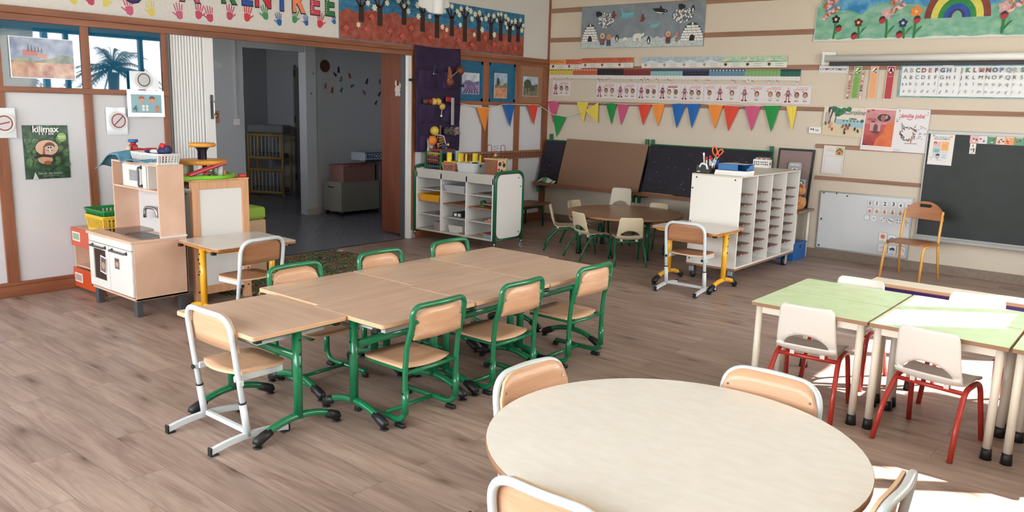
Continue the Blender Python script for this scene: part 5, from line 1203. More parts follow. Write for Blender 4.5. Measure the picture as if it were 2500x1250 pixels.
b = MB(); b.ball((0, 0, 0), .055, BLACK, 1, .8, .5); b.ball((.05, 0, -.01), .03, BLACK, 1.6, .7, .6); tag(b.build('black_glove', None, (0.79, -2.34, 0.918)), 'black object peeking over the rim of the white bin', 'object')
t = thing('activity_cube', 'wooden cube with round holes and wire loops at the right end of the trolley', 'activity cube', (1.07, -2.31, 0.818), math.radians(2)); CW = flat((214, 166, 120), .45); CD = wood('cube_brown', (128, 84, 54), (150, 102, 70), 2, .45)
b = MB(); b.box(-.085, -.085, .012, .085, .085, .175, CD, .002); b.build('body', t)
b = MB(); b.box(-.095, -.095, .175, .095, .095, .19, CW, .003); b.box(-.095, -.095, 0, .095, .095, .012, CW, .003); b.build('lid', t)
b = MB(); b.box(.0855, -.08, .014, .0885, .08, .174, flat((226, 190, 160), .45)); 
for y, z, r in ((-.035, .13, .026), (.04, .115, .026), (-.05, .07, .014), (0, .05, .02), (.02, .15, .01)): b.prism(ell(y, z, r, r, 16), flat((70, 56, 46), .5), .0885, .0892, 'YZ')
b.build('hole_panel', t)
b = MB(); b.box(.083, -.088, .012, .0895, -.078, .175, flat((176, 56, 48), .4)); b.build('edge', t); b = MB(); b.box(.083, .078, .012, .0895, .088, .175, flat((120, 160, 60), .4)); b.build('edge', t)
for x, y in ((-.06, -.04), (.06, .05)): b = MB(); b.tube(fillet([(x-.03, y, .19), (x-.03, y, .335), (x+.03, y, .335), (x+.03, y, .19)], .029, 8), .0035, flat((120, 56, 60), .3), 8); b.build('wire', t)
b = MB(); b.tube([(.0+.03*math.cos(k*.9), .03*math.sin(k*.9), .19+.005*k) for k in range(30)], .003, flat((120, 160, 170), .3), 6); b.build('wire', t)
for z, c in ((.20, (60, 110, 60)), (.225, (206, 180, 90)), (.248, (176, 60, 50))): b = MB(); b.ball((0.01, -.02, z), .017, flat(c, .4), 1, 1, .8, 10); b.build('bead', t)
# hook rail, bench
t = thing('coat_hook_rail', 'brown coat hook rail along the left wall above the bench', 'hook rail', (0, -0.92, 0.94), LW); HR = flat((148, 102, 76), .5)
b = MB(); b.box(-0.87, -0.036, -0.055, 0.88, -0.023, 0.055, HR, .003); b.build('board', t)
for i in range(30):
    x = -0.84+1.69*i/29; b = MB(); b.tube(fillet([(x, -.036, .02), (x, -.06, .02), (x, -.06, -.025), (x, -.045, -.03)], .012, 3), .005, flat((104, 66, 48), .4), 6); b.cyl((x, -.037, .02), (x, -.039, .02), .012, flat((104, 66, 48), .4), seg=8); b.build('hook', t)
t = thing('bench', 'brown wooden bench with green legs under the coat hooks', 'bench', (0.27, -1.22, 0))
b = MB(); b.box(-.19, -.78, .285, .19, .80, .312, wood('bench_wood', (112, 72, 50), (134, 90, 66), 1, .45), .005); b.build('seat', t)
for y in (-.66, .0, .68):
    b = MB(); b.tube(fillet([(-.15, y, 0), (-.15, y, .24), (.15, y, .24), (.15, y, 0)], .04, 5), .013, GREEN_D, 10); b.build('leg', t)
b = MB(); b.tube([(.10, -.66, .255), (.10, .72, .255)], .013, GREEN_D, 8); b.tube([(-.10, -.66, .255), (-.10, .72, .255)], .013, GREEN_D, 8); b.build('rail', t)

# ---------------------------------------------------------------- leaning slates along the right wall
SLATE = mottled('dark_blue_slate', (21, 18, 31), (29, 25, 41), 7, .5, 4)
KRAFT = mottled('kraft_board', (130, 100, 80), (136, 106, 86), 90, .85)
GP = flat((16, 96, 60), .35)
t = thing('slate_rack', 'wooden ledge on green brackets carrying slates along the right wall', 'rack', (1.72, 0, 0)); 
b = MB(); b.box(-1.64, -.33, .515, 1.64, -.235, .545, wood('ledge_wood', (124, 80, 54), (146, 98, 70), 0, .5), .003); b.box(-1.64, -.33, .545, 1.64, -.318, .562, wood('ledge_wood', (124, 80, 54), (146, 98, 70), 0, .5)); b.build('ledge', t)
for x in (-1.585, -.055, .025, 1.59):
    b = MB(); b.box(x-.021, -.05, .5, x+.021, -.018, 1.215, GP, .004); b.obox((x, -.17, .50), (.042, .30, .03), GP); b.box(x-.021, -.30, .42, x+.021, -.28, .50, GP); b.build('bracket', t)
SLOPE = math.atan2(.19, .60)
def leaning(name, label, cat, xc, w, h, m, yb, zb, th, rimm=None, slope=SLOPE, tilt=0.0, group=None):
    t = thing(name, label, cat, (xc, yb, zb), 0, group); b = MB(); b.box(-w/2, -th/2, 0, w/2, th/2, h, m, .002)
    o = b.build('board', t); o.rotation_euler = (-slope, tilt, 0)
    if rimm:
        b = MB(); b.box(-w/2-.008, -th/2-.004, h, w/2+.008, th/2+.004, h+.016, rimm, .003); r = b.build('top_edge', t); r.rotation_euler = (-slope, tilt, 0)
    return t
def chalk(par, w, h, seed, n):
    rnd = random.Random(seed); b = MB(); CK = flat((150, 146, 168), .9)
    for i in range(n):
        x = rnd.uniform(-w/2+.02, w/2-.05); z = rnd.uniform(.02, h-.02); ln = rnd.uniform(.004, .022); hh = rnd.uniform(.002, .006)
        b.box(x, -.0112, z, x+ln, -.0105, z+hh, CK)
    o = b.build('chalk_marks', par); o.rotation_euler = (-SLOPE, 0, 0); o['kind'] = 'stuff'
s1 = leaning('slate', 'dark slate leaning in the wall corner, partly behind the kraft board', 'slate', .895, 1.64, .60, SLATE, -.245, .548, .02, GP); chalk(s1, 1.6, .6, 4, 26)
s2 = leaning('slate', 'wide dark slate with chalk specks right of the kraft board', 'slate', 2.535, 1.58, .625, SLATE, -.245, .548, .02, GP); chalk(s2, 1.55, .62, 7, 46)
leaning('kraft_board', 'large brown kraft board leaning before the left slate', 'board', 1.085, 1.27, .64, KRAFT, -.288, .546, .012, None, SLOPE*.98, 0.012)
b = MB(); b.box(-.22, -.03, 0, .22, .03, .022, flat((146, 128, 122), .5), .004); tag(b.build('chalk_box', None, (2.0, -.292, .547)), 'long flat box lying on the ledge before the right slate', 'box')
b = MB(); b.grid(lambda i, j: Vector((-.13+.26*i+.04*j, -.03+.05*j, .012+.05*j+.02*math.sin(5*i))), 10, 5, flat((206, 214, 206), .5)); b.grid(lambda i, j: Vector((-.06+.17*i+.03*j, -.036+.05*j, .016+.045*j+.02*math.sin(5*i+1))), 8, 4, flat((84, 150, 100), .5)); tag(b.build('plastic_bag', None, (.25, -.292, .547), 0, (('SOLIDIFY', {'thickness': .003}),)), 'crumpled white and green plastic bag on the left end of the ledge', 'bag')

# ---------------------------------------------------------------- pigeonhole unit
t = thing('pigeonhole_unit', 'white pigeonhole unit on castors with rows of slots and a brown base', 'shelf unit', (3.645, -1.40, 0))
WM = flat((228, 226, 220), .45); PX0, PX1, PY0, PY1 = -.25, .25, -.74, .74
SHB = wood('slot_shelf', (112, 74, 56), (136, 94, 72), 0, .45)
b = MB(); b.box(PX0, PY0, .125, PX1, PY1, .145, flat((150, 112, 88), .5), .002); b.build('base_board', t)
b = MB(); b.box(PX0, PY0, .145, PX1, PY0+.018, .997, WM, .002)
for x, z in ((-.20, .985), (.19, .985), (-.235, .88), (-.22, .20), (-.235, .56)): b.cyl((x, PY0, z-.01), (x, PY0-.0015, z-.01), .008, BLACK, seg=10)
b.build('end_panel', t)
b = MB(); b.box(PX0, PY1-.018, .145, PX1, PY1, .997, WM, .002); b.build('end_panel', t)
b = MB(); b.box(PX0, PY0, .997, PX1, PY1, 1.01, flat((206, 200, 186), .35), .002); b.build('top', t)
b = MB(); b.box(PX0, PY0+.018, .145, PX0+.012, PY1-.018, .997, WM); b.build('back_panel', t)
b = MB(); b.box(PX0+.012, PY0+.018, .145, PX1, PY1-.018, .160, WM); b.build('floor_board', t)
cw = (PY1-PY0-.018)/4
for i in (1, 2, 3): b = MB(); y = PY0+.009+cw*i; b.box(PX0+.012, y-.009, .16, PX1, y+.009, .997, WM); b.build('divider', t)
for c in range(4):
    for r in range(7):
        b = MB(); z = .255+.0945*r; ya = PY0+.009+cw*c+.010; yb = ya+cw-.02
        b.box(PX0+.014, ya, z-.005, PX1-.03, yb, z+.005, SHB); b.ball((PX1-.029, (ya+yb)/2, z), .007, WHITEP, .6, 1, .8, 8); b.build('slot_shelf', t)
for x, y, br in ((-.19, -.70, 1), (.19, -.66, 1), (.21, .60, 0), (-.19, .60, 0)):
    if br:
        b = MB(); b.box(x-.02, y-.03, .03, x+.02, y+.03, .125, DARKGREY, .006); b.box(x-.024, y-.055, .07, x+.024, y-.03, .118, flat((150, 154, 158), .4), .006); cst = b.build('castor', t)
        b = MB(); b.cyl((x-.014, y, .035), (x+.014, y, .035), .035, BLACK, seg=18); b.build('wheel', cst)
    else:
        b = MB(); b.box(x-.03, y-.03, .115, x+.03, y+.03, .125, STEEL); b.obox((x, y+.02, .085), (.05, .012, .08), STEEL); b.box(x+.018, y-.025, .04, x+.022, y+.025, .118, flat((170, 170, 170), .4)); cst = b.build('castor', t)
        b = MB(); b.cyl((x-.016, y, .046), (x+.016, y, .046), .046, BLACK, seg=22); b.cyl((x+.0165, y, .046), (x+.018, y, .046), .030, flat((176, 178, 180), .4), seg=18); b.build('wheel', cst)
ZT = 1.010
t = thing('desk_organiser', 'black box of markers at the front corner of the pigeonhole top', 'pen box', (3.475, -2.02, ZT)); BK2 = flat((38, 40, 40), .4)
b = MB()
for q in ((-.072, -.06, -.068, .06), (.068, -.06, .072, .06), (-.068, -.06, .068, -.056), (-.068, .056, .068, .06)): b.box(q[0], q[1], 0, q[2], q[3], .075, BK2)
b.box(-.07, -.06, 0, .07, .06, .004, BK2); b.box(-.06, -.0612, .012, -.03, -.06, .02, WHITEP); b.build('box', t)
for i, (x, y, h, c, dx) in enumerate(((-.02, .02, .19, (226, 228, 228), -.02), (.01, .0, .155, (190, 40, 44), -.01), (.025, .02, .165, (200, 60, 60), .0), (.04, .0, .15, (196, 48, 50), .01), (.055, .02, .16, (80, 160, 130), .03), (.05, -.02, .135, (150, 196, 206), .03))):
    b = MB(); b.cyl((x, y, .006), (x+dx, y, h-.03), .008, WHITEP, seg=10); p_ = thing('marker', ['white capped marker', 'red marker, first', 'light red marker', 'dark red marker', 'green marker', 'pale blue marker'][i]+' standing in the black pen box', 'marker', (3.475, -2.02, ZT), 0, 'markers in the black box'); bb = b.build('barrel', p_)
    b = MB(); b.cyl((x+dx, y, h-.03), (x+dx*1.25, y, h), .0095, flat(c, .4), seg=10); b.build('cap', p_)
b = MB(); b.tube(fillet([(-.04, -.065, .055), (-.02, -.065, .095), (.03, -.065, .085), (.045, -.065, .04)], .03, 5), .011, flat((214, 216, 216), .4), 8); tag(b.build('cable', None, (3.475, -2.012, ZT)), 'white curled cable hooked over the front of the black pen box', 'cable')
b = MB(); b.lathe([(0, 0), (.034, 0), (.040, .115), (.036, .115), (.031, .005), (0, .005)], flat((30, 72, 170), .35), seg=20); tag(b.build('blue_cup', None, (3.478, -1.85, ZT)), 'dark blue plastic cup holding orange scissors', 'cup')
t = thing('scissors', 'scissors with orange handles upright in the blue cup', 'scissors', (3.485, -1.85, ZT), math.radians(38)); ORS = flat((232, 96, 44), .4)
b = MB(); b.prism([(-.012, .015), (.0, .015), (.012, .14), (-.012, .14)], STEEL, -.002, .002); b.build('blades', t)
for cx, cz, a, c_, rot in ((-.012, .205, .022, .042, .25), (.042, .195, .018, .030, -.6)): b = MB(); b.tube([Vector((p[0], 0, p[1])) for p in ell(cx, cz, a, c_, 20, rot)], .0065, ORS, 8, True); b.cyl((.004, 0, .125), (cx*.7+.004, 0, cz-.036), .010, ORS, .008); b.build('handle', t)
t = thing('paper_stack', 'stack of white paper on the front edge of the pigeonhole top', 'paper', (3.735, -1.955, ZT)); b = MB(); b.box(-.15, -.105, 0, .15, .105, .022, WHITEP); b.build('sheets', t); b = MB(); b.box(-.146, -.10, .022, .152, .108, .042, flat((236, 234, 232), .6)); b.build('sheets', t)
t = thing('document_tray', 'blue transparent document tray on the white paper stack', 'tray', (3.745, -1.945, ZT+.042)); BT = flat((46, 112, 172), .2, 0, .3)
b = MB(); b.box(-.135, -.095, 0, .135, .10, .004, BT); b.box(-.135, -.095, 0, .06, -.091, .058, BT); b.box(-.135, -.091, 0, -.131, .10, .058, BT); b.box(-.135, .096, 0, .135, .10, .058, BT); b.prism([(-.091, .0), (.096, .0), (.096, .058), (.02, .05)], BT, .131, .135, 'YZ'); b.obox((0.0, 0.0, .06), (.26, .19, .003), BT); b.build('tray', t)
b = MB(); b.grid(lambda i, j: Vector((-.11+.20*i, .02+.09*j, .007+.10*math.sin(i*2.2)*(.3+.7*j))), 12, 6, flat((96, 84, 82), .5)); tag(b.build('magazine', None, (3.62, -1.83, ZT), .15, (('SOLIDIFY', {'thickness': .003}),)), 'dark curled magazine behind the blue document tray', 'magazine')
t = thing('patterned_box', 'white box with black pattern holding small cards at the far end of the pigeonhole top', 'box', (3.475, -.67, ZT), math.radians(8)); b = MB()
for q in ((-.085, -.06, .085, -.057), (-.085, .057, .085, .06), (-.085, -.057, -.082, .057), (.082, -.057, .085, .057)): b.box(q[0], q[1], 0, q[2], q[3], .085, WHITEP)
b.box(-.082, -.057, 0, .082, .057, .003, WHITEP); rnd = random.Random(4)
for i in range(8):
    for z in (.028, .052): b.box(-.075+.02*i, -.0612, z+rnd.uniform(-.004, .004), -.065+.02*i, -.06, z+.014, BLACK)
for y in (-.02, .02): b.prism(ell(y, .04, .014, .018, 10), BLACK, .085, .0856, 'YZ')
b.build('box', t)
b = MB()
for i in range(9): b.obox((-.07+.017*i, 0, .075+.004*(i % 3)), (.008, .09, .05), flat(((206, 180, 166), (226, 220, 214), (180, 140, 124))[i % 3], .6), Matrix.Rotation(.2, 3, 'Y'))
cd_ = b.build('cards', t); cd_['kind'] = 'stuff'

# ---------------------------------------------------------------- side table, weather board, teddy, blue chest
t = thing('side_table', 'small brown topped table with white legs behind the pigeonhole unit', 'table', (3.605, -.29, 0)); b = MB(); b.box(-.225, -.22, .525, .265, .24, .550, flat((140, 112, 88), .5), .003); b.build('tabletop', t)
for x in (-.19, .215):
    for y in (-.185, .205): b = MB(); b.cyl((x, y, 0), (x, y, .525), .017, CREAMLEG); b.build('leg', t)
t = thing('weather_board', 'brown pin board in a black frame leaning on the side table', 'board', (3.61, -.13, .552))
b = MB(); b.box(-.185, -.006, .02, .185, .006, .635, flat((138, 118, 114), .8)); pn = b.build('panel', t); pn.rotation_euler = (-.13, 0, 0)
b = MB(); b.box(-.205, -.012, 0, -.183, .012, .655, BLACK); b.box(.183, -.012, 0, .205, .012, .655, BLACK); b.box(-.183, -.012, 0, .183, .012, .024, BLACK); b.box(-.183, -.012, .631, .183, .012, .655, BLACK); fm = b.build('frame', t); fm.rotation_euler = (-.13, 0, 0)
a = Art(.155, .20, flat((168, 172, 176), .5), .002, poly=rrect(-.0775, -.10, .0775, .10, .03, 4)); a.rect(.04, .02, .96, .40, flat((150, 166, 156), .6)); a.rect(.04, .40, .96, .6, flat((196, 156, 140), .6)); a.text('METEO', .5, .80, .034, flat((226, 226, 226), .5), bold=.03); a.rect(.3, .5, .72, .68, WHITEP); a.oval(.5, .6, .012, .009, BLACK)
o = a.build('weather_card', None, (3.62, -.136+.0, .957)); o.location = (3.62, -.098, .952); o.rotation_euler = (-.13, 0, 0); tag(o, 'pastel weather card lettered METEO pinned to the brown board', 'card')
a = Art(.10, .085, flat((160, 182, 190), .5)); a.poly([(.5, .9), (.15, .55), (.22, .5), (.22, .15), (.78, .15), (.78, .5), (.85, .55)], flat((40, 46, 52), .5)); a.poly([(.5, .78), (.3, .55), (.3, .22), (.7, .22), (.7, .55)], flat((220, 224, 222), .5)); a.rect(.43, .22, .57, .45, flat((90, 96, 90), .5))
o = a.build('house_card', None, (3.715, -.114, .826)); o.rotation_euler = (-.13, 0, 0); tag(o, 'pale blue card with a house symbol on the brown board', 'card')
TED = mottled('teddy_fur', (188, 128, 78), (206, 146, 94), 60, .95, 2, .4)
t = thing('teddy_bear', 'light brown teddy bear sitting on the side table', 'teddy bear', (3.795, -.33, .550), math.radians(-50))
b = MB(); b.ball((0, 0, .085), .078, TED, 1, .9, 1.1); b.build('body', t)
b = MB(); b.ball((0, -.01, .215), .064, TED, 1.08, 1, .95); hd = b.build('head', t)
b = MB(); b.ball((0, -.068, .203), .030, flat((212, 162, 116), .9), 1.1, 1, .85); b.ball((0, -.096, .212), .009, flat((60, 40, 32), .5)); b.build('muzzle', hd)
b = MB(); b.ball((-.027, -.064, .232), .007, BLACK); b.ball((.027, -.064, .232), .007, BLACK); b.build('eyes', hd)
for s in (-1, 1):
    b = MB(); b.ball((s*.055, 0, .268), .024, TED, 1, .6, 1); b.build('ear', t)
    b = MB(); b.tube([(s*.06, -.02, .14), (s*.095, -.05, .105), (s*.05, -.09, .085)], [.030, .030, .027], TED, 12); b.ball((s*.05, -.09, .085), .028, TED); b.build('arm', t)
    b = MB(); b.tube([(s*.05, -.03, .035), (s*.075, -.10, .035)], [.036, .034], TED, 12); b.ball((s*.078, -.115, .042), .037, TED, 1, .8, 1.2); b.build('leg', t)
b = MB(); b.tube([(.056*math.cos(k*PI/8), -.005+.05*math.sin(k*PI/8), .155) for k in range(16)], .012, flat((50, 60, 90), .7), 8, True); b.build('scarf', t)
t = thing('blue_chest', 'blue toy chest on the floor under the side table', 'chest', (3.63, -.30, 0)); BC = flat((34, 98, 168), .4)
b = MB(); b.box(-.215, -.205, 0, .215, .16, .165, BC, .004); b.build('body', t); b = MB(); b.box(-.222, -.212, .168, .222, .165, .192, BC, .005); b.build('lid', t); b = MB(); b.box(.2155, -.03, .13, .223, .0, .165, flat((30, 84, 146), .3, .5)); b.build('latch', t)

# ---------------------------------------------------------------- paper and paint on the left wall
F = flat
PAPER = F((222, 222, 222), .6); INK = F((36, 36, 40), .7)
def sheet_left(a, name, y, z, label, cat, off=0.002, group=None, tilt=0.0):
    o = a.build(name, None, (off, y, z)); o.rotation_euler = (0, tilt, LW); return tag(o, label, cat, group)
def sheet_right(a, name, x, z, label, cat, off=0.002, group=None, tilt=0.0):
    o = a.build(name, None, (x, -off, z)); o.rotation_euler = (0, tilt, 0); return tag(o, label, cat, group)
def absrel(a, x0, z0):
    """coordinates given on the wall turned into the sheet's own"""
    return lambda x, z: ((x-x0)/a.w, (z-z0)/a.h)
# welcome banner with hand prints
by0, bz0, bw, bh = -7.3, 2.232, 3.655, 0.62
a = Art(bw, bh, mottled('banner_paper', (208, 206, 202), (216, 214, 210), 40, .6)); R_ = absrel(a, by0, bz0)
def hand(y, z, s, m, rot=0.0, flip=1, thin=False):
    c, sn = math.cos(rot), math.sin(rot); rnd = random.Random(int(y*1000))
    def X(p): px_, pz = p[0]*s*flip, p[1]*s; return R_(y+px_*c-pz*sn, z+px_*sn+pz*c)
    a.poly([X(p) for p in [(-.034, -.012), (-.026, -.04), (0, -.055), (.024, -.042), (.032, -.01), (.03, .016), (.0, .022), (-.03, .016)]], m)
    for fx, ang, ln in ((-.026, .22, .055), (-.008, .06, .066), (.011, -.07, .062), (.028, -.22, .05)):
        w = .0058; d = (-math.sin(ang), math.cos(ang)); n = (math.cos(ang), math.sin(ang)); b0 = (fx, .024)
        a.poly([X((b0[0]-n[0]*w, b0[1]-n[1]*w)), X((b0[0]+n[0]*w, b0[1]+n[1]*w)), X((b0[0]+d[0]*ln+n[0]*w*.8, b0[1]+d[1]*ln+n[1]*w*.8)), X((b0[0]+d[0]*(ln+.006), b0[1]+d[1]*(ln+.006))), X((b0[0]+d[0]*ln-n[0]*w*.8, b0[1]+d[1]*ln-n[1]*w*.8))], m, False)
    a.poly([X(p) for p in [(-.034, -.02), (-.03, -.006), (-.058, .018), (-.066, .012)]], m, False)
PKH, YLH, RDH, GNH, BLH, PKR = F((196, 96, 128), .7), F((214, 200, 98), .7), F((200, 62, 72), .7), F((66, 140, 92), .7), F((40, 96, 164), .7), F((190, 74, 104), .7)
for (y, z), m, s, fl in zip([(-6.279, 2.33), (-6.147, 2.342), (-6.025, 2.335), (-5.835, 2.30), (-5.647, 2.304), (-5.394, 2.306), (-5.209, 2.325), (-5.103, 2.310), (-4.901, 2.347), (-4.718, 2.353), (-4.521, 2.385), (-4.368, 2.338), (-4.185, 2.382), (-4.049, 2.359), (-3.879, 2.370), (-3.70, 2.40)],
        [YLH, PKR, YLH, PKH, YLH, PKH, PKR, PKR, PKR, RDH, GNH, BLH, GNH, BLH, RDH, BLH], [.85, .9, .8, 1, .9, .95, .95, .95, .95, 1, .95, .85, .9, .7, 1, .6], [1, 1, -1, 1, 1, 1, -1, 1, -1, -1, 1, 1, -1, 1, -1, 1]): hand(y, z, s*1.05, m, .15*fl, fl)
for ch, y, z, c, sp in (('U', -5.80, 2.36, (66, 40, 110), 1), ('A', -5.29, 2.42, (206, 96, 120), 1), ('R', -4.90, 2.447, (36, 120, 66), 1), ('E', -4.715, 2.452, (40, 80, 160), 1), ('N', -4.545, 2.45, (196, 48, 64), 1), ('T', -4.335, 2.443, (40, 80, 164), 1), ('R', -4.135, 2.443, (232, 128, 84), 1), ('E', -3.94, 2.444, (206, 62, 84), 1), ('E', -3.755, 2.452, (36, 116, 66), 1)):
    u, v = R_(y, z); a.text(ch, u, v, .30, F((40, 34, 50), .7), bold=.055, sx=.82); a.text(ch, u, v+.006, .295, F(c, .7), bold=.03, sx=.82)
    rnd = random.Random(ch+str(y))
    if c in ((232, 128, 84), (36, 120, 66), (36, 116, 66), (206, 62, 84)):
        st = []
        for k in range(9): a.oval(*R_(y-.05+rnd.uniform(-.0, .02), z+.02+.024*k), .006, .006, F((236, 210, 190), .7), 8, 0, k == 0)
sheet_left(a, 'welcome_banner', by0+bw/2, bz0+bh/2, 'white banner with coloured letters and painted hand prints over the opening', 'banner', .006)
# tree mural
y0, y1, z0 = -3.635, -0.56, 2.232
SKYB = mottled('mural_blue', (24, 92, 136), (62, 132, 166), 12, .7, 5, stretch=(1, 1, 2)); SOIL = mottled('mural_red_brown', (138, 60, 46), (166, 92, 76), 14, .75, 6)
a = Art(y1-y0, .54, SKYB, .003); R_ = absrel(a, y0, z0)
hor = [(-3.611, 2.506), (-3.531, 2.549), (-3.391, 2.511), (-3.223, 2.564), (-3.001, 2.536), (-2.834, 2.576), (-2.769, 2.517), (-2.555, 2.547), (-2.361, 2.527), (-2.205, 2.512), (-1.985, 2.502), (-1.803, 2.498), (-1.521, 2.502), (-1.192, 2.493), (-0.575, 2.495)]
a.poly([R_(-3.634, 2.238)] + [R_(-3.634, 2.50)] + [R_(*p) for p in hor] + [R_(-.562, 2.49), R_(-.562, 2.238)], SOIL)
TRK = F((56, 38, 34), .8); LF = mottled('cut_paper_cream', (212, 212, 186), (226, 226, 206), 60, .7); MU = F((196, 88, 80), .75)
rnd = random.Random(11)
base = [(-3.338, 2.426), (-3.076, 2.409), (-2.722, 2.451), (-2.430, 2.400), (-2.195, 2.350), (-1.945, 2.390), (-1.714, 2.342), (-1.460, 2.366), (-1.230, 2.399), (-1.043, 2.403), (-0.860, 2.401), (-0.690, 2.419)]
top = [2.60, 2.615, 2.634, 2.627, 2.601, 2.616, 2.641, 2.616, 2.606, 2.645, 2.597, 2.606]
for (y, z), zt in zip(base, top):
    a.poly([R_(y-.036, z), R_(y+.038, z-.004), R_(y+.034, zt), R_(y-.034, zt)], TRK)
    for dx, dz in ((-.085, .075), (-.02, .09), (.075, .07)): a.stroke([R_(y+dx*.2, zt-.02), R_(y+dx, zt+dz)], .030 if abs(dx) > .03 else .024, TRK, step=False)
leaves = [(-3.247, 2.628), (-3.156, 2.589), (-2.975, 2.658), (-3.380, 2.391), (-2.809, 2.704), (-2.723, 2.653), (-2.657, 2.698), (-2.657, 2.604), (-2.515, 2.685), (-2.501, 2.562), (-2.320, 2.580), (-2.110, 2.481), (-2.036, 2.453), (-2.076, 2.663), (-1.952, 2.731), (-1.861, 2.685), (-1.793, 2.722), (-1.685, 2.734), (-1.622, 2.710), (-1.822, 2.649), (-1.804, 2.529), (-1.551, 2.437), (-1.596, 2.620), (-1.542, 2.682), (-1.462, 2.705), (-1.420, 2.637), (-1.407, 2.507), (-1.339, 2.650), (-1.291, 2.696), (-1.191, 2.696), (-1.130, 2.648), (-1.174, 2.468), (-1.107, 2.725), (-1.048, 2.731), (-0.961, 2.713), (-0.907, 2.680), (-0.957, 2.627), (-0.836, 2.660), (-0.929, 2.575), (-0.806, 2.580), (-0.765, 2.672), (-0.658, 2.693), (-0.600, 2.632), (-0.625, 2.568)]
for y, z in leaves:
    r = rnd.uniform(.032, .044); ph = rnd.uniform(0, 6); a.poly([R_(y+r*(1 if k % 2 else .62)*math.cos(ph+k*PI/6), z+r*(1 if k % 2 else .62)*math.sin(ph+k*PI/6)) for k in range(12)], LF)
for y, z in [(-3.205, 2.489), (-3.556, 2.344), (-3.279, 2.351), (-2.943, 2.361), (-2.622, 2.422), (-2.761, 2.320), (-2.317, 2.340), (-2.056, 2.386), (-1.838, 2.348), (-1.355, 2.411), (-1.595, 2.314), (-1.178, 2.350), (-0.973, 2.370), (-0.758, 2.320)]:
    a.poly([R_(y+p[0], z+p[1]) for p in [(-.045, -.012), (-.03, .012), (0, .036), (.03, .014), (.044, -.012), (.016, -.012), (.012, -.036), (-.012, -.034), (-.014, -.012)]], MU)
sheet_left(a, 'tree_mural', (y0+y1)/2, z0+.27, 'long mural of bare trees with cream leaves on red ground, left of the corner', 'mural', .008)
# hanging paper cloud
t = thing('paper_cloud', 'white scalloped paper cloud hanging before the tree mural', 'decoration', (.50, -2.75, 2.70), LW); CLW = F((226, 226, 226), .6)
b = MB(); rad = []
for k in range(72):
    ang = 2*PI*k/72; ru = .135+.030*abs(math.sin(ang*4.5)); rad.append((1.6*ru*math.cos(ang), .92*ru*math.sin(ang)))
b.prism(rad, CLW, -.012, .012); b.build('cloud', t)
b = MB(); b.lathe([(.055, -.155), (.06, -.145), (.062, .1), (.055, .11)], CLW, (.03, -.045, 0), 24); b.build('drum', t)
b = MB(); b.cyl((0, 0, .14), (0, 0, .60), .0012, F((200, 200, 200), .5), seg=6); b.build('thread', t)

# plastic sleeves, signs, poster
def glossy(rgb): return F(rgb, .12, 0, .6)
a = Art(.475, .312, glossy((206, 208, 212)), .004); a.rect(.02, .02, .98, .98, mottled('landscape_sky', (70, 96, 140), (176, 186, 204), 6, .15, 4)); a.rect(.02, .03, .98, .42, mottled('landscape_field', (150, 84, 56), (206, 170, 140), 12, .15, 5)); a.poly([(.02, .42), (.2, .52), (.4, .44), (.62, .5), (.8, .62), (.98, .55), (.98, .40), (.02, .38)], mottled('landscape_green', (70, 90, 66), (150, 150, 120), 14, .15, 4)); a.rect(.2, .55, .42, .68, F((178, 92, 76), .15)); a.rect(.42, .5, .56, .6, F((190, 120, 96), .15))
for k in range(5): a.poly([(.27+.05*k, .65), (.285+.05*k, .86-.02*k), (.30+.05*k, .65)], F((74, 70, 84), .15))
sheet_left(a, 'landscape_print', -6.54, 1.851, 'large glossy landscape print in a clear sleeve over the left blue pane', 'picture', .010)
def ring_sign(name, y, z, r, rim, label, off, bar=None, bag=None):
    if bag:
        a = Art(bag[2]-bag[0], bag[3]-bag[1], F((206, 212, 218), .15, 0, .5), .0012); sheet_left(a, 'plastic_sleeve', (bag[0]+bag[2])/2, (bag[1]+bag[3])/2, 'clear plastic sleeve behind the ' + label.split(' hanging')[0].split(' cut')[0], 'sleeve', off-.002, 'clear sleeves behind round signs')
    a = Art(.001, .001, PAPER, .0005, poly=ell(0, 0, r, r, 32)); a.w = a.h = 1; a.x0 = a.z0 = 0; a.y = -.001
    a.prism(ell(0, 0, r, r, 32), PAPER, -.0005, -.012); a.y = -.0122
    a.poly(ell(0, 0, r*.8, r*.8, 32), rim, True, False); a.poly(ell(0, 0, r*.66, r*.66, 32), F((206, 204, 208), .5), True, False)
    if bar: a.stroke([(-r*.5, -r*.5 if bar > 1 else -r*.12), (r*.5, r*.5 if bar > 1 else r*.12)], r*.14, rim, False)
    sheet_left(a, name, y, z, label, 'sign', off)
REDR = F((150, 84, 82), .6); GRNR = F((84, 96, 84), .6)
ring_sign('round_sign', -5.761, 1.718, .070, GRNR, 'white round sign with green ring hanging at the right blue pane', .034, None, (-5.878, 1.637, -5.626, 1.789))
ring_sign('round_sign', -5.986, 1.372, .076, REDR, 'round sign with red ring and slash hanging beside the sheet with the digit 4', .012, 2, (-6.083, 1.254, -5.908, 1.482))
ring_sign('round_sign', -6.86, 1.352, .074, REDR, 'round sign with red ring and bar cut by the left edge of the picture', .034, 1, (-6.93, 1.24, -6.778, 1.466))
a = Art(.325, .222, glossy((222, 224, 226)), .003); a.rect(.1, .15, .92, .85, F((132, 176, 186), .3)); a.rect(.12, .16, .30, .4, F((120, 168, 176), .3)); a.text('4', .2, .2, .075, F((74, 106, 120), .4), bold=.02)
for u, v in ((.42, .28), (.52, .28), (.42, .40), (.52, .40)): a.oval(u, v, .013, .013, F((226, 236, 238), .4))
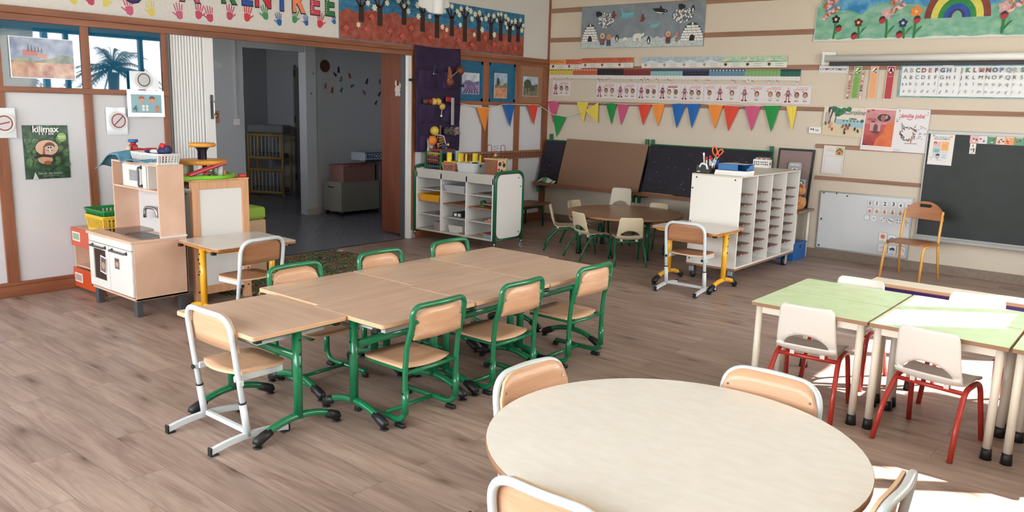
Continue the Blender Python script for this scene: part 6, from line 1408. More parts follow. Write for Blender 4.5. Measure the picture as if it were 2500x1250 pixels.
for u, sk in ((.38, (206, 160, 130)), (.66, (206, 160, 130))): a.oval(u, .64, .024, .028, F(sk, .4)); a.poly([(u-.075, .66), (u-.07, .76), (u, .80), (u+.07, .76), (u+.075, .66), (u, .70)], F((176, 96, 70) if u < .5 else (120, 80, 60), .4))
a.oval(.8, .28, .018, .02, F((206, 140, 104), .4))
for k in range(5): a.stroke([(.8, .30), (.75+.025*k, .44-.02*abs(k-2))], .006, F((206, 140, 104), .4))
sheet_left(a, 'number_sheet', -5.748, 1.518, 'sheet with the digit 4, dots and a hand, in a clear sleeve below the pane', 'sheet', .034)
# reading poster
FOREST = mottled('poster_foliage', (34, 60, 48), (66, 100, 74), 30, .35, 6); FOR2 = mottled('poster_foliage_light', (60, 96, 62), (98, 132, 84), 34, .35, 6)
a = Art(.335, .422, F((44, 72, 60), .35), .002); a.rect(0, 0, 1, 1, FOREST)
rnd = random.Random(3)
for k in range(34): a.oval(rnd.choice((rnd.uniform(.03, .25), rnd.uniform(.72, .95))), rnd.uniform(.25, .78), rnd.uniform(.012, .03), rnd.uniform(.010, .022), FOR2, 9, rnd.uniform(0, 3))
a.oval(.5, .58, .085, .062, F((216, 178, 152), .4), 16); a.oval(.45, .36, .055, .034, F((206, 158, 132), .4)); 
a.stroke([(.2, .40), (.4, .44), (.6, .42), (.84, .48)], .022, F((58, 52, 48), .5))
a.oval(.56, .60, .040, .036, F((110, 82, 70), .4)); a.oval(.56, .575, .038, .018, F((206, 190, 180), .4)); a.oval(.53, .585, .006, .007, INK, 10); a.oval(.585, .585, .006, .007, INK, 10); a.rect(.545, .50, .585, .55, F((222, 216, 210), .4)); a.poly([(.39, .46), (.42, .62), (.44, .62), (.45, .46)], F((176, 84, 74), .4)); a.oval(.50, .30, .03, .016, F((150, 90, 66), .4))
a.text('kilimax', .5, .875, .068, F((226, 230, 226), .4), bold=.03); a.text('5 à 7 ans', .5, .825, .032, F((220, 226, 220), .4), bold=.02)
a.oval(.84, .775, .036, .036, F((136, 176, 92), .4)); a.lines(.76, .92, (.755, .78, .80), .004, F((214, 226, 196), .4)); a.text("l'école des loisirs", .53, .085, .026, F((186, 196, 188), .4), shear=.15); a.lines(.36, .72, (.055,), .002, F((170, 180, 172), .4))
a.poly([(.14, .0), (.2, .13), (.27, .0)], F((206, 208, 206), .5))
sheet_left(a, 'reading_poster', -6.561, 1.124, 'dark green forest reading poster on the white panel beside the post', 'poster', .003)
# postcards on the blue and brown panels
for y, z, w, h, c1, c2, c3, lb in ((-1.594, 1.846, .325, .258, (128, 112, 160), (84, 80, 116), (176, 186, 200), 'lavender field picture on the wide blue panel right of the organiser'), (-1.018, 1.837, .262, .318, (176, 118, 84), (96, 92, 70), (140, 164, 190), 'upright harvest field picture on the narrow blue panel'), (-.384, 1.850, .330, .262, (92, 90, 66), (60, 66, 50), (150, 168, 190), 'olive tree picture on the brown panel by the corner')):
    n_ = 'pc_%d' % c1[0]; a = Art(w, h, F((200, 200, 196), .4), .003); a.rect(.02, .02, .98, .98, mottled(n_+'s', c3, tuple(min(255, q+34) for q in c3), 14, .35, 4)); a.rect(.02, .02, .98, .48, mottled(n_+'f', c1, tuple(min(255, q+40) for q in c1), 34, .35, 5)); a.poly([(.02, .46), (.2, .62), (.42, .66), (.66, .56), (.98, .64), (.98, .42), (.02, .42)], mottled(n_+'h', c2, tuple(min(255, q+50) for q in c2), 40, .35, 5))
    if c1[0] == 128:
        for k in range(6): a.poly([(.02+.17*k, .02), (.1+.17*k, .02), (.42+.05*k, .46), (.40+.05*k, .46)], F((70, 60, 96), .4))
    if c1[0] == 92: a.oval(.3, .62, .08, .06, F((66, 76, 56), .4)); a.rect(.27, .2, .32, .5, F((70, 56, 46), .4)); a.oval(.62, .42, .06, .04, F((76, 84, 60), .4))
    if c1[0] == 176: a.oval(.3, .66, .03, .05, F((60, 70, 56), .4)); a.rect(.45, .52, .7, .6, F((196, 170, 150), .4))
    sheet_left(a, 'landscape_card', y, z, lb, 'picture', .013 if c1[0] != 92 else .008, 'landscape pictures on the upper panels')

# ---------------------------------------------------------------- bunting
FLAG = {'p': (196, 82, 122), 'o': (232, 138, 52), 'b': (20, 96, 172), 'r': (214, 66, 44), 'g': (22, 138, 62), 'y': (224, 200, 76)}
STRG = F((226, 224, 214), .6)
def bunting(label, string, flags, frame):
    t = thing('bunting', label, 'bunting', (0, 0, 0)); b = MB(); b.tube([Vector(p) for p in string], .004, STRG, 6); b.build('string', t)
    for pts, c in flags:
        A, B, C = [Vector(p) for p in pts]; b = MB(); n = (B-A).cross(C-A).normalized()*.0008
        mid = (A+B)/2 + (B-A).cross(C-A).normalized()*-.004
        V = [[b.bm.verts.new(p+s*n) for p in (A, mid, B, C)] for s in (1, -1)]
        fs = [b.bm.faces.new((V[0][0], V[0][1], V[0][3])), b.bm.faces.new((V[0][1], V[0][2], V[0][3])), b.bm.faces.new((V[1][3], V[1][1], V[1][0])), b.bm.faces.new((V[1][3], V[1][2], V[1][1]))]
        for i in range(4): j = (i+1) % 4; fs.append(b.bm.faces.new((V[0][j], V[0][i], V[1][i], V[1][j])))
        b._set(fs, F(FLAG[c], .7)); b.build('flag', t)
ox_ = .045
bunting('lower garland of pennants running from the purple organiser round the wall corner', [(ox_, -1.86, 1.605), (ox_, -1.5, 1.56), (ox_, -1.26, 1.55), (ox_, -.98, 1.602), (ox_, -.75, 1.605), (ox_, -.24, 1.607), (.06, -.05, 1.53), (.153, -.045, 1.482), (.382, -.045, 1.458), (.46, -.045, 1.47), (.70, -.045, 1.555), (.905, -.045, 1.66)],
        [(((ox_, -1.86, 1.603), (ox_, -1.788, 1.60), (ox_, -1.841, 1.463)), 'p'), (((ox_, -1.506, 1.557), (ox_, -1.264, 1.548), (ox_, -1.339, 1.248)), 'o'), (((ox_, -.982, 1.601), (ox_, -.755, 1.605), (ox_, -.837, 1.304)), 'b'), (((ox_, -.481, 1.605), (ox_, -.245, 1.607), (ox_, -.325, 1.333)), 'r'),
         (((.153, -.045, 1.479), (.382, -.045, 1.457), (.230, -.045, 1.175)), 'g'), (((.700, -.05, 1.553), (.905, -.05, 1.657), (.906, -.05, 1.388)), 'y')], 0)
oy_ = -.028
fl = [((.044, 1.669), (.244, 1.660), (.158, 1.361), 'p'), ((.534, 1.664), (.729, 1.663), (.662, 1.384), 'y'), ((1.005, 1.658), (1.173, 1.654), (1.115, 1.377), 'g'), ((1.178, 1.654), (1.359, 1.650), (1.262, 1.373), 'p'), ((1.494, 1.653), (1.694, 1.656), (1.593, 1.385), 'r'), ((1.696, 1.656), (1.883, 1.666), (1.806, 1.376), 'o'), ((1.981, 1.670), (2.183, 1.675), (2.071, 1.369), 'b'), ((2.186, 1.675), (2.373, 1.679), (2.280, 1.373), 'b'), ((2.473, 1.672), (2.668, 1.668), (2.582, 1.373), 'o'), ((2.670, 1.668), (2.879, 1.660), (2.759, 1.361), 'r'), ((2.933, 1.666), (3.135, 1.668), (3.047, 1.373), 'p'), ((3.169, 1.675), (3.364, 1.680), (3.285, 1.371), 'g'), ((3.432, 1.673), (3.50, 1.676), (3.528, 1.398), 'y'), ((3.49, 1.674), (3.556, 1.676), (3.53, 1.40), 'y')]
st = [(.04, oy_, 1.672)]
for A, B, C, c in fl: st += [(A[0], oy_, A[1]), (B[0], oy_, B[1])]
bunting('upper garland of coloured pennants pinned along the brown strip of the right wall', st, [(((A[0], oy_+(.004 if i % 2 else 0), A[1]), (B[0], oy_+(.004 if i % 2 else 0), B[1]), (C[0], oy_-.01, C[1])), c) for i, (A, B, C, c) in enumerate(fl)], 0)

# ---------------------------------------------------------------- right wall: murals
x0, z0, w, h = .556, 2.363, 1.79, .535
PG = mottled('polar_grey_blue', (120, 130, 140), (134, 144, 152), 9, .7, 4)
a = Art(w, h, PG, .003); R_ = absrel(a, x0, z0)
SNOW = mottled('snow_cotton', (196, 206, 206), (226, 232, 230), 40, .85, 4); WHT = F((228, 228, 224), .7)
rnd = random.Random(5); topz = [2.44+rnd.uniform(-.012, .03)+(.035 if 1.0 < .6+i*.05 < 2.0 else 0) for i in range(35)]
a.poly([R_(x0+.004, z0+.004)] + [R_(x0+.004+(w-.008)*i/34, topz[i]) for i in range(35)] + [R_(x0+w-.004, z0+.004)], mottled('snow_grey', (164, 178, 178), (206, 214, 212), 60, .85, 4))
def igloo(x, z, wd, ht):
    def el(zz): return wd/2*math.sqrt(max(0, 1-((zz-z)/ht)**2))
    a.poly([R_(x+wd/2*math.cos(PI*k/24), z+ht*math.sin(PI*k/24)) for k in range(25)], F((60, 64, 66), .7))
    rows = 7
    for r in range(rows):
        za = z+ht*r/rows+.002; zb = z+ht*(r+1)/rows-.003; hw = min(el(za), el(zb+.002)); xx = x-hw+.001; off = .03 if r % 2 else 0
        cur = xx; nxt = xx+off+.032
        while cur < x+hw-.006:
            e = min(nxt, x+hw-.001)
            if not (abs((cur+e)/2-x) < .026 and r < 2): a.poly([R_(cur+.0015, za), R_(e-.0015, za), R_(e-.0015, zb), R_(cur+.0015, zb)], WHT, r == 0 and cur == xx)
            cur = e; nxt = cur+.062
    a.poly([R_(x+.036*math.cos(PI*k/12), z+.075*math.sin(PI*k/12)) for k in range(13)], INK)
igloo(.70, 2.448, .255, .225); igloo(2.19, 2.430, .31, .215)
for cx, cz, rx, rz in ((.945, 2.715, .115, .095), (2.05, 2.735, .15, .085)):
    a.oval(*R_(cx, cz), rx, rz, F((104, 112, 116), .8), 20)
    for k in range(58):
        an = rnd.uniform(0, 6.28); q = math.sqrt(rnd.random()); s = rnd.uniform(.008, .013); a.oval(*R_(cx+q*rx*math.cos(an), cz+q*rz*math.sin(an)), s, s, WHT, 6, rnd.random(), k % 6 == 0)
WH = F((112, 176, 186), .6); WHD = F((60, 120, 136), .6)
a.poly([R_(*p) for p in [(1.155, 2.855), (1.19, 2.85), (1.20, 2.80), (1.25, 2.79), (1.36, 2.80), (1.37, 2.765), (1.32, 2.728), (1.24, 2.72), (1.18, 2.725), (1.16, 2.74), (1.19, 2.75), (1.175, 2.80), (1.17, 2.84), (1.14, 2.85)]], WH); a.stroke([R_(1.29, 2.745), R_(1.37, 2.775)], .004, WHD); a.stroke([R_(1.18, 2.735), R_(1.24, 2.73), R_(1.33, 2.74)], .004, WHD)
a.poly([R_(*p) for p in [(1.60, 2.615), (1.62, 2.595), (1.68, 2.592), (1.73, 2.625), (1.76, 2.66), (1.745, 2.665), (1.715, 2.645), (1.655, 2.64), (1.61, 2.635)]], WH); a.stroke([R_(1.57, 2.642), R_(1.61, 2.625)], .004, WHD)
a.poly([R_(*p) for p in [(1.62, 2.825), (1.66, 2.83), (1.72, 2.83), (1.745, 2.865), (1.765, 2.825), (1.83, 2.805), (1.85, 2.785), (1.80, 2.775), (1.775, 2.752), (1.76, 2.772), (1.68, 2.785), (1.655, 2.805)]], INK); a.poly([R_(*p) for p in [(1.675, 2.79), (1.76, 2.776), (1.80, 2.777), (1.76, 2.765), (1.70, 2.775)]], WHT); a.oval(*R_(1.81, 2.795), .009, .005, WHT, 8)
for x, z, s in ((1.062, 2.775, 1.0), (1.495, 2.72, 1.0)): a.poly([R_(x+p[0]*s, z+p[1]*s) for p in [(-.015, .05), (.01, .045), (.012, .015), (.045, -.01), (.015, -.02), (.012, -.05), (-.01, -.04), (-.04, -.045), (-.025, -.01)]], F((122, 62, 50), .7))
for x, z in ((.835, 2.795), (2.035, 2.835)): a.poly([R_(x+p[0], z+p[1]) for p in [(-.05, .03), (0, .035), (.045, .01), (.05, -.015), (.02, -.025), (-.03, -.04), (-.045, -.01)]], INK)
def penguin(x, z, s=1.0):
    a.poly([R_(x+p[0]*s, z+p[1]*s) for p in [(0, .05), (.016, .03), (.032, -.02), (.018, -.005), (.014, -.045), (-.014, -.045), (-.018, -.005), (-.032, -.02), (-.016, .03)]], INK); a.oval(*R_(x, z-.012), .010*s, .028*s, WHT, 12)
penguin(1.128, 2.482); penguin(1.599, 2.448); penguin(2.186, 2.80)
a.poly([R_(*p) for p in [(1.37, 2.44), (1.365, 2.50), (1.39, 2.53), (1.46, 2.535), (1.50, 2.525), (1.53, 2.53), (1.52, 2.50), (1.49, 2.49), (1.49, 2.435), (1.46, 2.44), (1.455, 2.475), (1.42, 2.475), (1.405, 2.435)]], F((222, 222, 210), .7)); a.oval(*R_(1.52, 2.528), .015, .012, F((222, 222, 210), .7), 10); a.poly([R_(*p) for p in [(1.22, 2.455), (1.23, 2.49), (1.27, 2.49), (1.29, 2.47), (1.285, 2.45)]], F((222, 222, 210), .7))
for x, z, c1, c2, s in ((.905, 2.50, (204, 190, 162), (140, 84, 84), 1.05), (1.005, 2.485, (196, 150, 96), (92, 72, 120), 1.0), (1.874, 2.50, (214, 176, 140), (120, 52, 56), 1.0)):
    a.poly([R_(x-.035*s, z-.075), R_(x+.035*s, z-.075), R_(x+.025*s, z), R_(x-.025*s, z)], F(c2, .7)); a.oval(*R_(x, z+.015*s), .036*s, .036*s, F(c1, .7), 14); a.oval(*R_(x, z+.012*s), .019*s, .018*s, F((196, 130, 96), .7), 12)
    a.rect(*(R_(x-.03*s, z-.10)+R_(x-.005, z-.075)), F((60, 100, 110), .7)); a.rect(*(R_(x+.005, z-.10)+R_(x+.03*s, z-.075)), F((60, 70, 100), .7))
a.stroke([R_(1.995, 2.44), R_(1.995, 2.50)], .006, F((60, 120, 80), .7)); a.oval(*R_(1.995, 2.515), .028, .028, F((180, 120, 130), .7)); a.oval(*R_(1.995, 2.462), .026, .007, F((52, 110, 70), .7)); a.poly([R_(1.972, 2.45), R_(2.018, 2.45), R_(2.01, 2.42), R_(1.98, 2.42)], F((164, 110, 86), .7))
sheet_right(a, 'polar_mural', x0+w/2, z0+h/2, 'grey polar mural with two igloos, whales and penguins on the right wall', 'mural', .016, None, .004)
# spring mural
x0, z0, w, h = 3.668, 2.378, 3.2, .56
a = Art(w, h, F((200, 206, 200), .7), .003, poly=[(-w/2, -h/2), (w/2, -h/2), (w/2, h/2), (-w/2+.14, h/2), (-w/2+.05, -h/2+.40), (-w/2+.008, -h/2+.375)]); R_ = absrel(a, x0, z0)
MEAD = mottled('meadow_paint', (96, 156, 132), (140, 182, 158), 9, .75, 6, stretch=(1, 1, 1.6)); SKY2 = mottled('sky_paint', (40, 116, 172), (104, 168, 200), 9, .75, 6)
rnd = random.Random(9)
a.poly([R_(x0+.14, z0+.552), R_(x0+.05, z0+.39), R_(x0+.012, z0+.365), R_(x0+.008, z0+.05)] + [R_(x0+.01+(w-.02)*i/50, z0+.018+rnd.uniform(-.006, .012)) for i in range(51)] + [R_(x0+w-.005, z0+.552)], MEAD)
a.poly([R_(x0+.14, z0+.553)] + [R_(x0+.10+(w-.12)*i/40, z0+.30+.035*math.sin(i*.9)+rnd.uniform(-.02, .02)+(.06 if 5 < i < 14 else 0)) for i in range(41)] + [R_(x0+w-.004, z0+.553)], SKY2)
cx, cz = 5.066, 2.575
for r, c, e in ((.297, (112, 50, 42), 1.18), (.235, (196, 190, 82), 1.16), (.172, (34, 120, 60), 1.12), (.120, (30, 70, 150), 1.12), (.078, (52, 40, 90), 1.08)): a.poly([R_(cx+r*math.cos(PI*k/28), cz+r*e*math.sin(PI*k/28)) for k in range(29)], mottled('rainbow_%d' % c[0], c, tuple(min(255, q+14) for q in c), 18, .7))
a.poly([R_(cx+.046*math.cos(PI*k/16), cz+.065*math.sin(PI*k/16)) for k in range(17)], MEAD)
STEM = F((42, 120, 66), .75)
fl2 = [((3.892, 2.604), (3.880, 2.400), 'k', (3.929, 2.510)), ((4.131, 2.562), (4.143, 2.398), 'm', (4.099, 2.427)), ((4.406, 2.640), (4.424, 2.395), 'P', (4.369, 2.580)), ((4.576, 2.540), (4.597, 2.386), 'n', (4.552, 2.427)), ((4.690, 2.649), (4.690, 2.387), 'O', (4.707, 2.570)), ((5.472, 2.653), (5.476, 2.407), 'P', (5.478, 2.579))]
FC = {'k': (26, 28, 44), 'm': (96, 40, 34), 'n': (28, 50, 110), 'P': (196, 156, 168), 'O': (214, 132, 66)}
for (x, z), (sx, sz), c, (lx, lz) in fl2:
    a.stroke([R_(sx, sz), R_((x+sx)/2+.004, (z+sz)/2), R_(x, z-.03)], .022, STEM); a.poly([R_(sx+.005, sz+.03), R_(sx+.07, sz+.11), R_(sx+.075, sz+.125), R_(sx+.03, sz+.095)], STEM)
    if c in 'PO': a.poly([R_(x+(.062 if k % 4 < 2 else .046)*math.cos(k*PI/10), z+(.062 if k % 4 < 2 else .046)*math.sin(k*PI/10)) for k in range(20)], F(FC[c], .75))
    else:
        for k in range(5): a.oval(*R_(x+.027*math.cos(k*2*PI/5+.3), z+.027*math.sin(k*2*PI/5+.3)), .018, .018, F(FC[c], .75), 12, 0, k == 0)
    a.oval(*R_(x, z), .015, .015, F((220, 200, 130), .7), 12); a.oval(*R_(x, z), .007, .007, F((206, 150, 80), .7), 10)
    a.oval(*R_(lx, lz), .033, .040, F((168, 44, 48), .6), 18, -.3)
    a.poly([R_(lx+p[0], lz+p[1]) for p in [(-.033, -.002), (-.025, .026), (0, .040), (.024, .030), (.030, .012), (0, .010)]], F((26, 22, 24), .5))
BF = mottled('butterfly_paint', (150, 84, 66), (214, 186, 184), 26, .7, 2, lo=.42, hi=.58); BFO = F((206, 108, 66), .7)
for x, z, s in ((3.858, 2.735, 1.0), (4.527, 2.735, .85), (5.59, 2.71, .85)):
    for g in (-1, 1): a.poly([R_(x+s*(p[0]*.8-p[1]*.25*g), z+s*(p[1]+p[0]*.5)) for p in [(.0, .015*g), (.07, .02*g), (.115, .075*g), (.06, .105*g), (.0, .075*g), (-.06, .11*g), (-.125, .06*g), (-.08, .01*g)]], BF); a.poly([R_(x+s*(p[0]*.8-p[1]*.25*g), z+s*(p[1]+p[0]*.5)) for p in [(-.125, .06*g), (-.08, .01*g), (-.07, .04*g)]], BFO)
sheet_right(a, 'spring_mural', x0+w/2, z0+h/2, 'long spring mural with rainbow, flowers and ladybirds above the projection screen', 'mural', .016)

# ---------------------------------------------------------------- right wall: calendar
ordn = ['first', 'second', 'third', 'fourth', 'fifth', 'sixth', 'seventh', 'eighth', 'ninth', 'tenth', 'eleventh', 'twelfth']
def season(i, xa, xb, z1, c, tree, kind, grp, dz=0.0):
    w = xb-xa; a = Art(w, .128, F((216, 214, 206), .6), .002); a.rect(0, .5, 1, 1, mottled('season_%d_%d' % c[:2], c, tuple(min(255, q+26) for q in c), 30, .6, 4)); a.rect(0, .485, 1, .505, F(tuple(int(q*.8) for q in c), .6))
    if kind == 'blue': a.poly([(.15, .5), (.5, .72), (.9, .5)], F((206, 216, 222), .6))
    if kind == 'green': a.poly([(.1, .55), (.22, .9), (.4, .6)], F((214, 196, 178), .6)); a.poly([(.02, .5), (.3, .62), (.98, .5)], F((112, 160, 132), .6))
    if kind == 'orange': a.lines(.05, .95, (.7, .8, .9), .005, F((150, 70, 44), .6), random.Random(i))
    a.oval(.22, .30, .020, .017, F(tree, .6)); a.stroke([(.22, .08), (.22, .25)], .004, F((60, 46, 40), .6)); a.lines(.5, .85, (.33, .14), .005, F((140, 138, 136), .6))
    sheet_right(a, 'season_card', (xa+xb)/2, z1-.064, '%s of the %s month cards above the calendar strips, counted from the corner' % (ordn[i], kind), 'card', .018+.0004*i, '%s month cards' % kind, -.004)
XO = [.05, .323, .586, .856, 1.125, 1.39]
for i in range(5): season(i, XO[i], XO[i+1], 2.226+(.014 if i > 1 else 0), (206, 132, 68) if i == 0 else (182, 88, 58), (70, 52, 40) if i == 0 else (128, 92, 72), 'orange', 0)
XB = [1.512, 1.78, 2.05, 2.322, 2.592]
for i in range(4): season(i, XB[i], XB[i+1], 2.234, (150, 170, 178), (150, 148, 144), 'blue', 0)
XG = [2.594, 2.873, 3.130, 3.397]
for i in range(3): season(i, XG[i], XG[i+1], 2.231, (150, 182, 150), (66, 74, 46), 'green', 0)
STRP = [(.053, .445, (204, 184, 84), (128, 118, 52), 'yellow'), (.445, .843, (186, 96, 58), (160, 80, 48), 'orange'), (.843, 1.095, (34, 30, 40), (60, 54, 60), 'black'), (1.095, 1.25, (30, 26, 36), (60, 54, 60), 'second black'), (1.25, 1.648, (118, 42, 44), (96, 32, 36), 'dark red'), (1.648, 2.098, (134, 172, 170), (80, 128, 130), 'pale teal'), (2.098, 2.45, (30, 28, 52), (60, 58, 84), 'navy black'), (2.45, 2.905, (92, 132, 156), (66, 100, 124), 'slate blue'), (2.905, 3.33, (124, 164, 108), (88, 128, 80), 'leaf green'), (3.33, 3.562, (22, 92, 78), (14, 70, 60), 'dark green')]
for i, (xa, xb, c, c2, nm) in enumerate(STRP):
    zt = 2.102-.0022*i; w = xb-xa; a = Art(w, .125, F((214, 212, 208), .6), .0015); a.rect(0, .36, 1, 1, F(c, .6)); n = max(3, int(w/.040)); 
    if nm in ('pale teal', 'navy black', 'slate blue', 'dark red', 'dark green', 'leaf green'): a.rect(0, .80, 1, 1, F({'dark red': (130, 50, 50), 'dark green': (16, 60, 54), 'leaf green': (120, 150, 84), 'navy black': (36, 60, 110)}.get(nm, (28, 74, 118)), .6))
    for k in range(1, n): u = k/n; a.rect(u-.0015/w, .36, u+.0015/w, 1, F(c2, .6), k == 1); a.rect(u-.0012/w, 0, u+.0012/w, .36, F((176, 172, 168), .6), False)
    if nm in ('yellow', 'orange', 'slate blue'):
        for k in range(n): a.rect((k+.2)/n, .84, (k+.7)/n, .93, F((60, 54, 40) if nm == 'yellow' else (214, 208, 200), .6), k == 0)
    sheet_right(a, 'calendar_strip', (xa+xb)/2, zt-.0625, '%s month strip in the row of calendar strips on the right wall' % nm, 'calendar', .0165+.0003*i, 'calendar strips on the right wall')
TAGX = [(.129, 1.965), (.349, 1.970), (.442, 1.956), (.861, 1.962), (.918, 1.953), (1.003, 1.953), (1.034, 1.963), (1.356, 1.950), (1.515, 1.955), (1.567, 1.969), (1.615, 1.960), (1.739, 1.960), (1.903, 1.956), (1.928, 1.948), (2.284, 1.949), (2.427, 1.950), (2.453, 1.950), (2.751, 1.951), (2.776, 1.943), (2.957, 1.952), (3.003, 1.944), (3.209, 1.945), (3.294, 1.945), (3.528, 1.934)]
ON = ordn + ['thirteenth', 'fourteenth', 'fifteenth', 'sixteenth', 'seventeenth', 'eighteenth', 'nineteenth', 'twentieth', 'twenty-first', 'twenty-second', 'twenty-third', 'twenty-fourth', 'twenty-fifth', 'twenty-sixth', 'twenty-seventh', 'twenty-eighth']
for i, (x, z) in enumerate(TAGX):
    wd = .028 if i != 19 else .06; a = Art(wd, .042, F((216, 204, 196), .6), .0015); a.oval(.5, .62, .008, .010, F((80, 60, 54), .6), 10); a.oval(.5, .56, .005, .006, F((190, 150, 130), .6), 8)
    sheet_right(a, 'name_tag', x, z, '%s small portrait tag below the calendar strips, counted from the corner' % ON[i], 'tag', .021, 'portrait tags under the calendar', [0, .1, -.08][i % 3])
# birthday posters
BD = [(.103, .41, 1.943, 2, 'alone by the wall corner'), (.825, 1.148, 1.922, 2, 'second from the corner'), (1.150, 1.458, 1.918, 2, 'third from the corner'), (1.466, 1.768, 1.914, 2, 'fourth from the corner, both faces dark'), (1.772, 2.078, 1.914, 2, 'fifth from the corner'), (2.08, 2.388, 1.908, 2, 'sixth from the corner'), (2.392, 2.546, 1.909, 1, 'narrow, seventh from the corner, half covered'), (2.548, 2.858, 1.910, 1, 'eighth from the corner'), (2.86, 3.165, 1.903, 1, 'ninth from the corner'), (3.166, 3.374, 1.902, 2, 'narrow, tenth from the corner, half covered'), (3.376, 3.698, 1.898, 2, 'at the far right end')]
rnd = random.Random(21)
for i, (xa, xb, zt, nf, pos) in enumerate(BD):
    w = xb-xa; a = Art(w, .2, F((216, 210, 210), .6), .0015); narrow = w < .25
    if not narrow:
        MN = F((142, 74, 84) if i != 4 else (110, 34, 50), .6); u = .18
        a.poly([(u-.05, .75), (u, .97), (u+.05, .75)], F((196, 170, 166), .6)); a.poly([(u-.07, .40), (u-.06, .74), (u+.06, .74), (u+.07, .40)], MN); a.oval(u, .60, .012, .012, F((190, 150, 160), .6), 10)
        for s in (-1, 1): a.stroke([(u+s*.04, .42), (u+s*.05, .15)], .010, MN); a.oval(u+s*.07, .12, .016, .010, F((120, 40, 44), .6), 10); a.stroke([(u+s*.07, .6), (u+s*.13, .45)], .007, MN)
        for k in range(26): a.rect(*(lambda p: (p[0], p[1], p[0]+.012, p[1]+.015))((rnd.choice((rnd.uniform(.01, .1), rnd.uniform(.27, .34))), rnd.uniform(.1, .95))), F(rnd.choice(((196, 110, 120), (120, 130, 190), (206, 180, 90), (110, 160, 120))), .6), k == 0)
    ua, ub = (.42, .90) if not narrow else (.1, .92)
    a.text('Le', (ua+ub)/2-.14, .885, .020, F((120, 100, 150), .6), shear=.2); a.lines((ua+ub)/2-.08, ub, (.90,), .004, F((140, 120, 160), .6)); a.rect(ua, .765, ub-.04, .835, F((206, 116, 126) if i != 4 else (170, 52, 70), .6)); a.rect(ua+.012, .78, ub-.055, .82, F((222, 176, 178) if i != 4 else (180, 66, 80), .6))
    us = [.5, .80] if (nf == 2 and not narrow) else ([.3, .75] if nf == 2 else [.68 if not narrow else .5])
    for k, u in enumerate(us):
        dark = (i in (3,)) or (i == 4 and k == 1); hr = rnd.choice(((58, 42, 36), (84, 60, 46), (120, 90, 64))); sk = (120, 96, 80) if dark else rnd.choice(((186, 138, 112), (196, 152, 126), (170, 124, 100)))
        a.oval(u, .50, .027, .033, F(hr, .6), 16); a.oval(u, .47, .020, .025, F(sk, .6), 14); a.oval(u-.09 if not narrow else u-.16, .68, .008, .008, F((150, 90, 90), .6), 8)
        a.rect(u-.09 if not narrow else u-.15, .265, u+.09 if not narrow else u+.15, .29, F((206, 176, 106), .6)); a.lines(u-.07, u+.07, (.16,), .008, F((110, 106, 110), .6)); a.lines(u-.05, u-.01, (.19,), .006, F((130, 126, 130), .6))
    sheet_right(a, 'birthday_poster', (xa+xb)/2, zt-.1, 'white birthday poster with portraits, %s' % pos, 'poster', .004+.0004*i, 'birthday posters over the bunting', .01 if i == 0 else .003)

# ---------------------------------------------------------------- right wall: screen, behaviour chart, alphabet
t = thing('projection_screen', 'rolled up projection screen with white tube and black bar on the right wall', 'screen', (3.84, -.075, 2.19)); SW = F((226, 226, 222), .5)
b = MB(); b.tube([(0, 0, 0), (3.4, 0, 0)], .036, SW, 20); b.build('tube', t)
b = MB(); b.box(.045, -.012, -.078, 3.4, .012, -.045, BLACK, .003); b.box(.045, -.003, -.05, 3.4, .003, -.02, F((40, 40, 42), .5)); b.build('weight_bar', t)
b = MB(); b.box(-.06, .045, -.066, .09, .06, .075, SW, .004); b.box(-.03, -.02, -.04, -.004, .05, .045, SW, .006); b.build('bracket', t)
a = Art(.312, .078, PAPER, .002); a.rect(.03, .12, .97, .90, F((120, 120, 122), .6)); a.rect(.038, .16, .962, .86, PAPER); a.text('COMPORTEMENT', .5, .36, .037, INK, bold=.015, sx=.98)
sheet_right(a, 'behaviour_title', 3.92, 2.078, 'white card lettered COMPORTEMENT under the projection screen', 'card', .017, None, .02)
for nm, xc, xc2, c, top, lb in (('green', 4.172, 4.18, (106, 166, 74), 0, 'green behaviour strip crowded with clothes pegs'), ('orange', 4.343, 4.350, (222, 160, 112), 1, 'orange behaviour strip between the green and red ones'), ('red', 4.507, 4.514, (176, 58, 66), 2, 'dark red behaviour strip beside the alphabet')):
    a = Art(.080, .342, F((216, 206, 196), .6), .002); a.rect(.07, .02, .93, .985, F(c, .6)); a.oval(.5, .87, .026, .028, F((222, 222, 220), .6)); a.poly([(.25, .82), (.7, .95), (.8, .90), (.5, .86), (.45, .82)] if top < 2 else [(.25, .80), (.45, .96), (.55, .96), (.75, .80), (.5, .84)], INK); a.poly([(.5, .80), (.75, .80), (.7, .87)], F((70, 66, 64), .6)); a.rect(.07, .685, .93, .692, F((216, 200, 180), .6))
    sheet_right(a, 'behaviour_strip', xc, 1.938, lb, 'chart', .017, 'behaviour strips', .03 if top == 0 else .02)
PEGC = [(206, 186, 172), (60, 52, 56), (196, 96, 96), (222, 214, 206), (120, 100, 96)]
rnd = random.Random(14); pegm = None
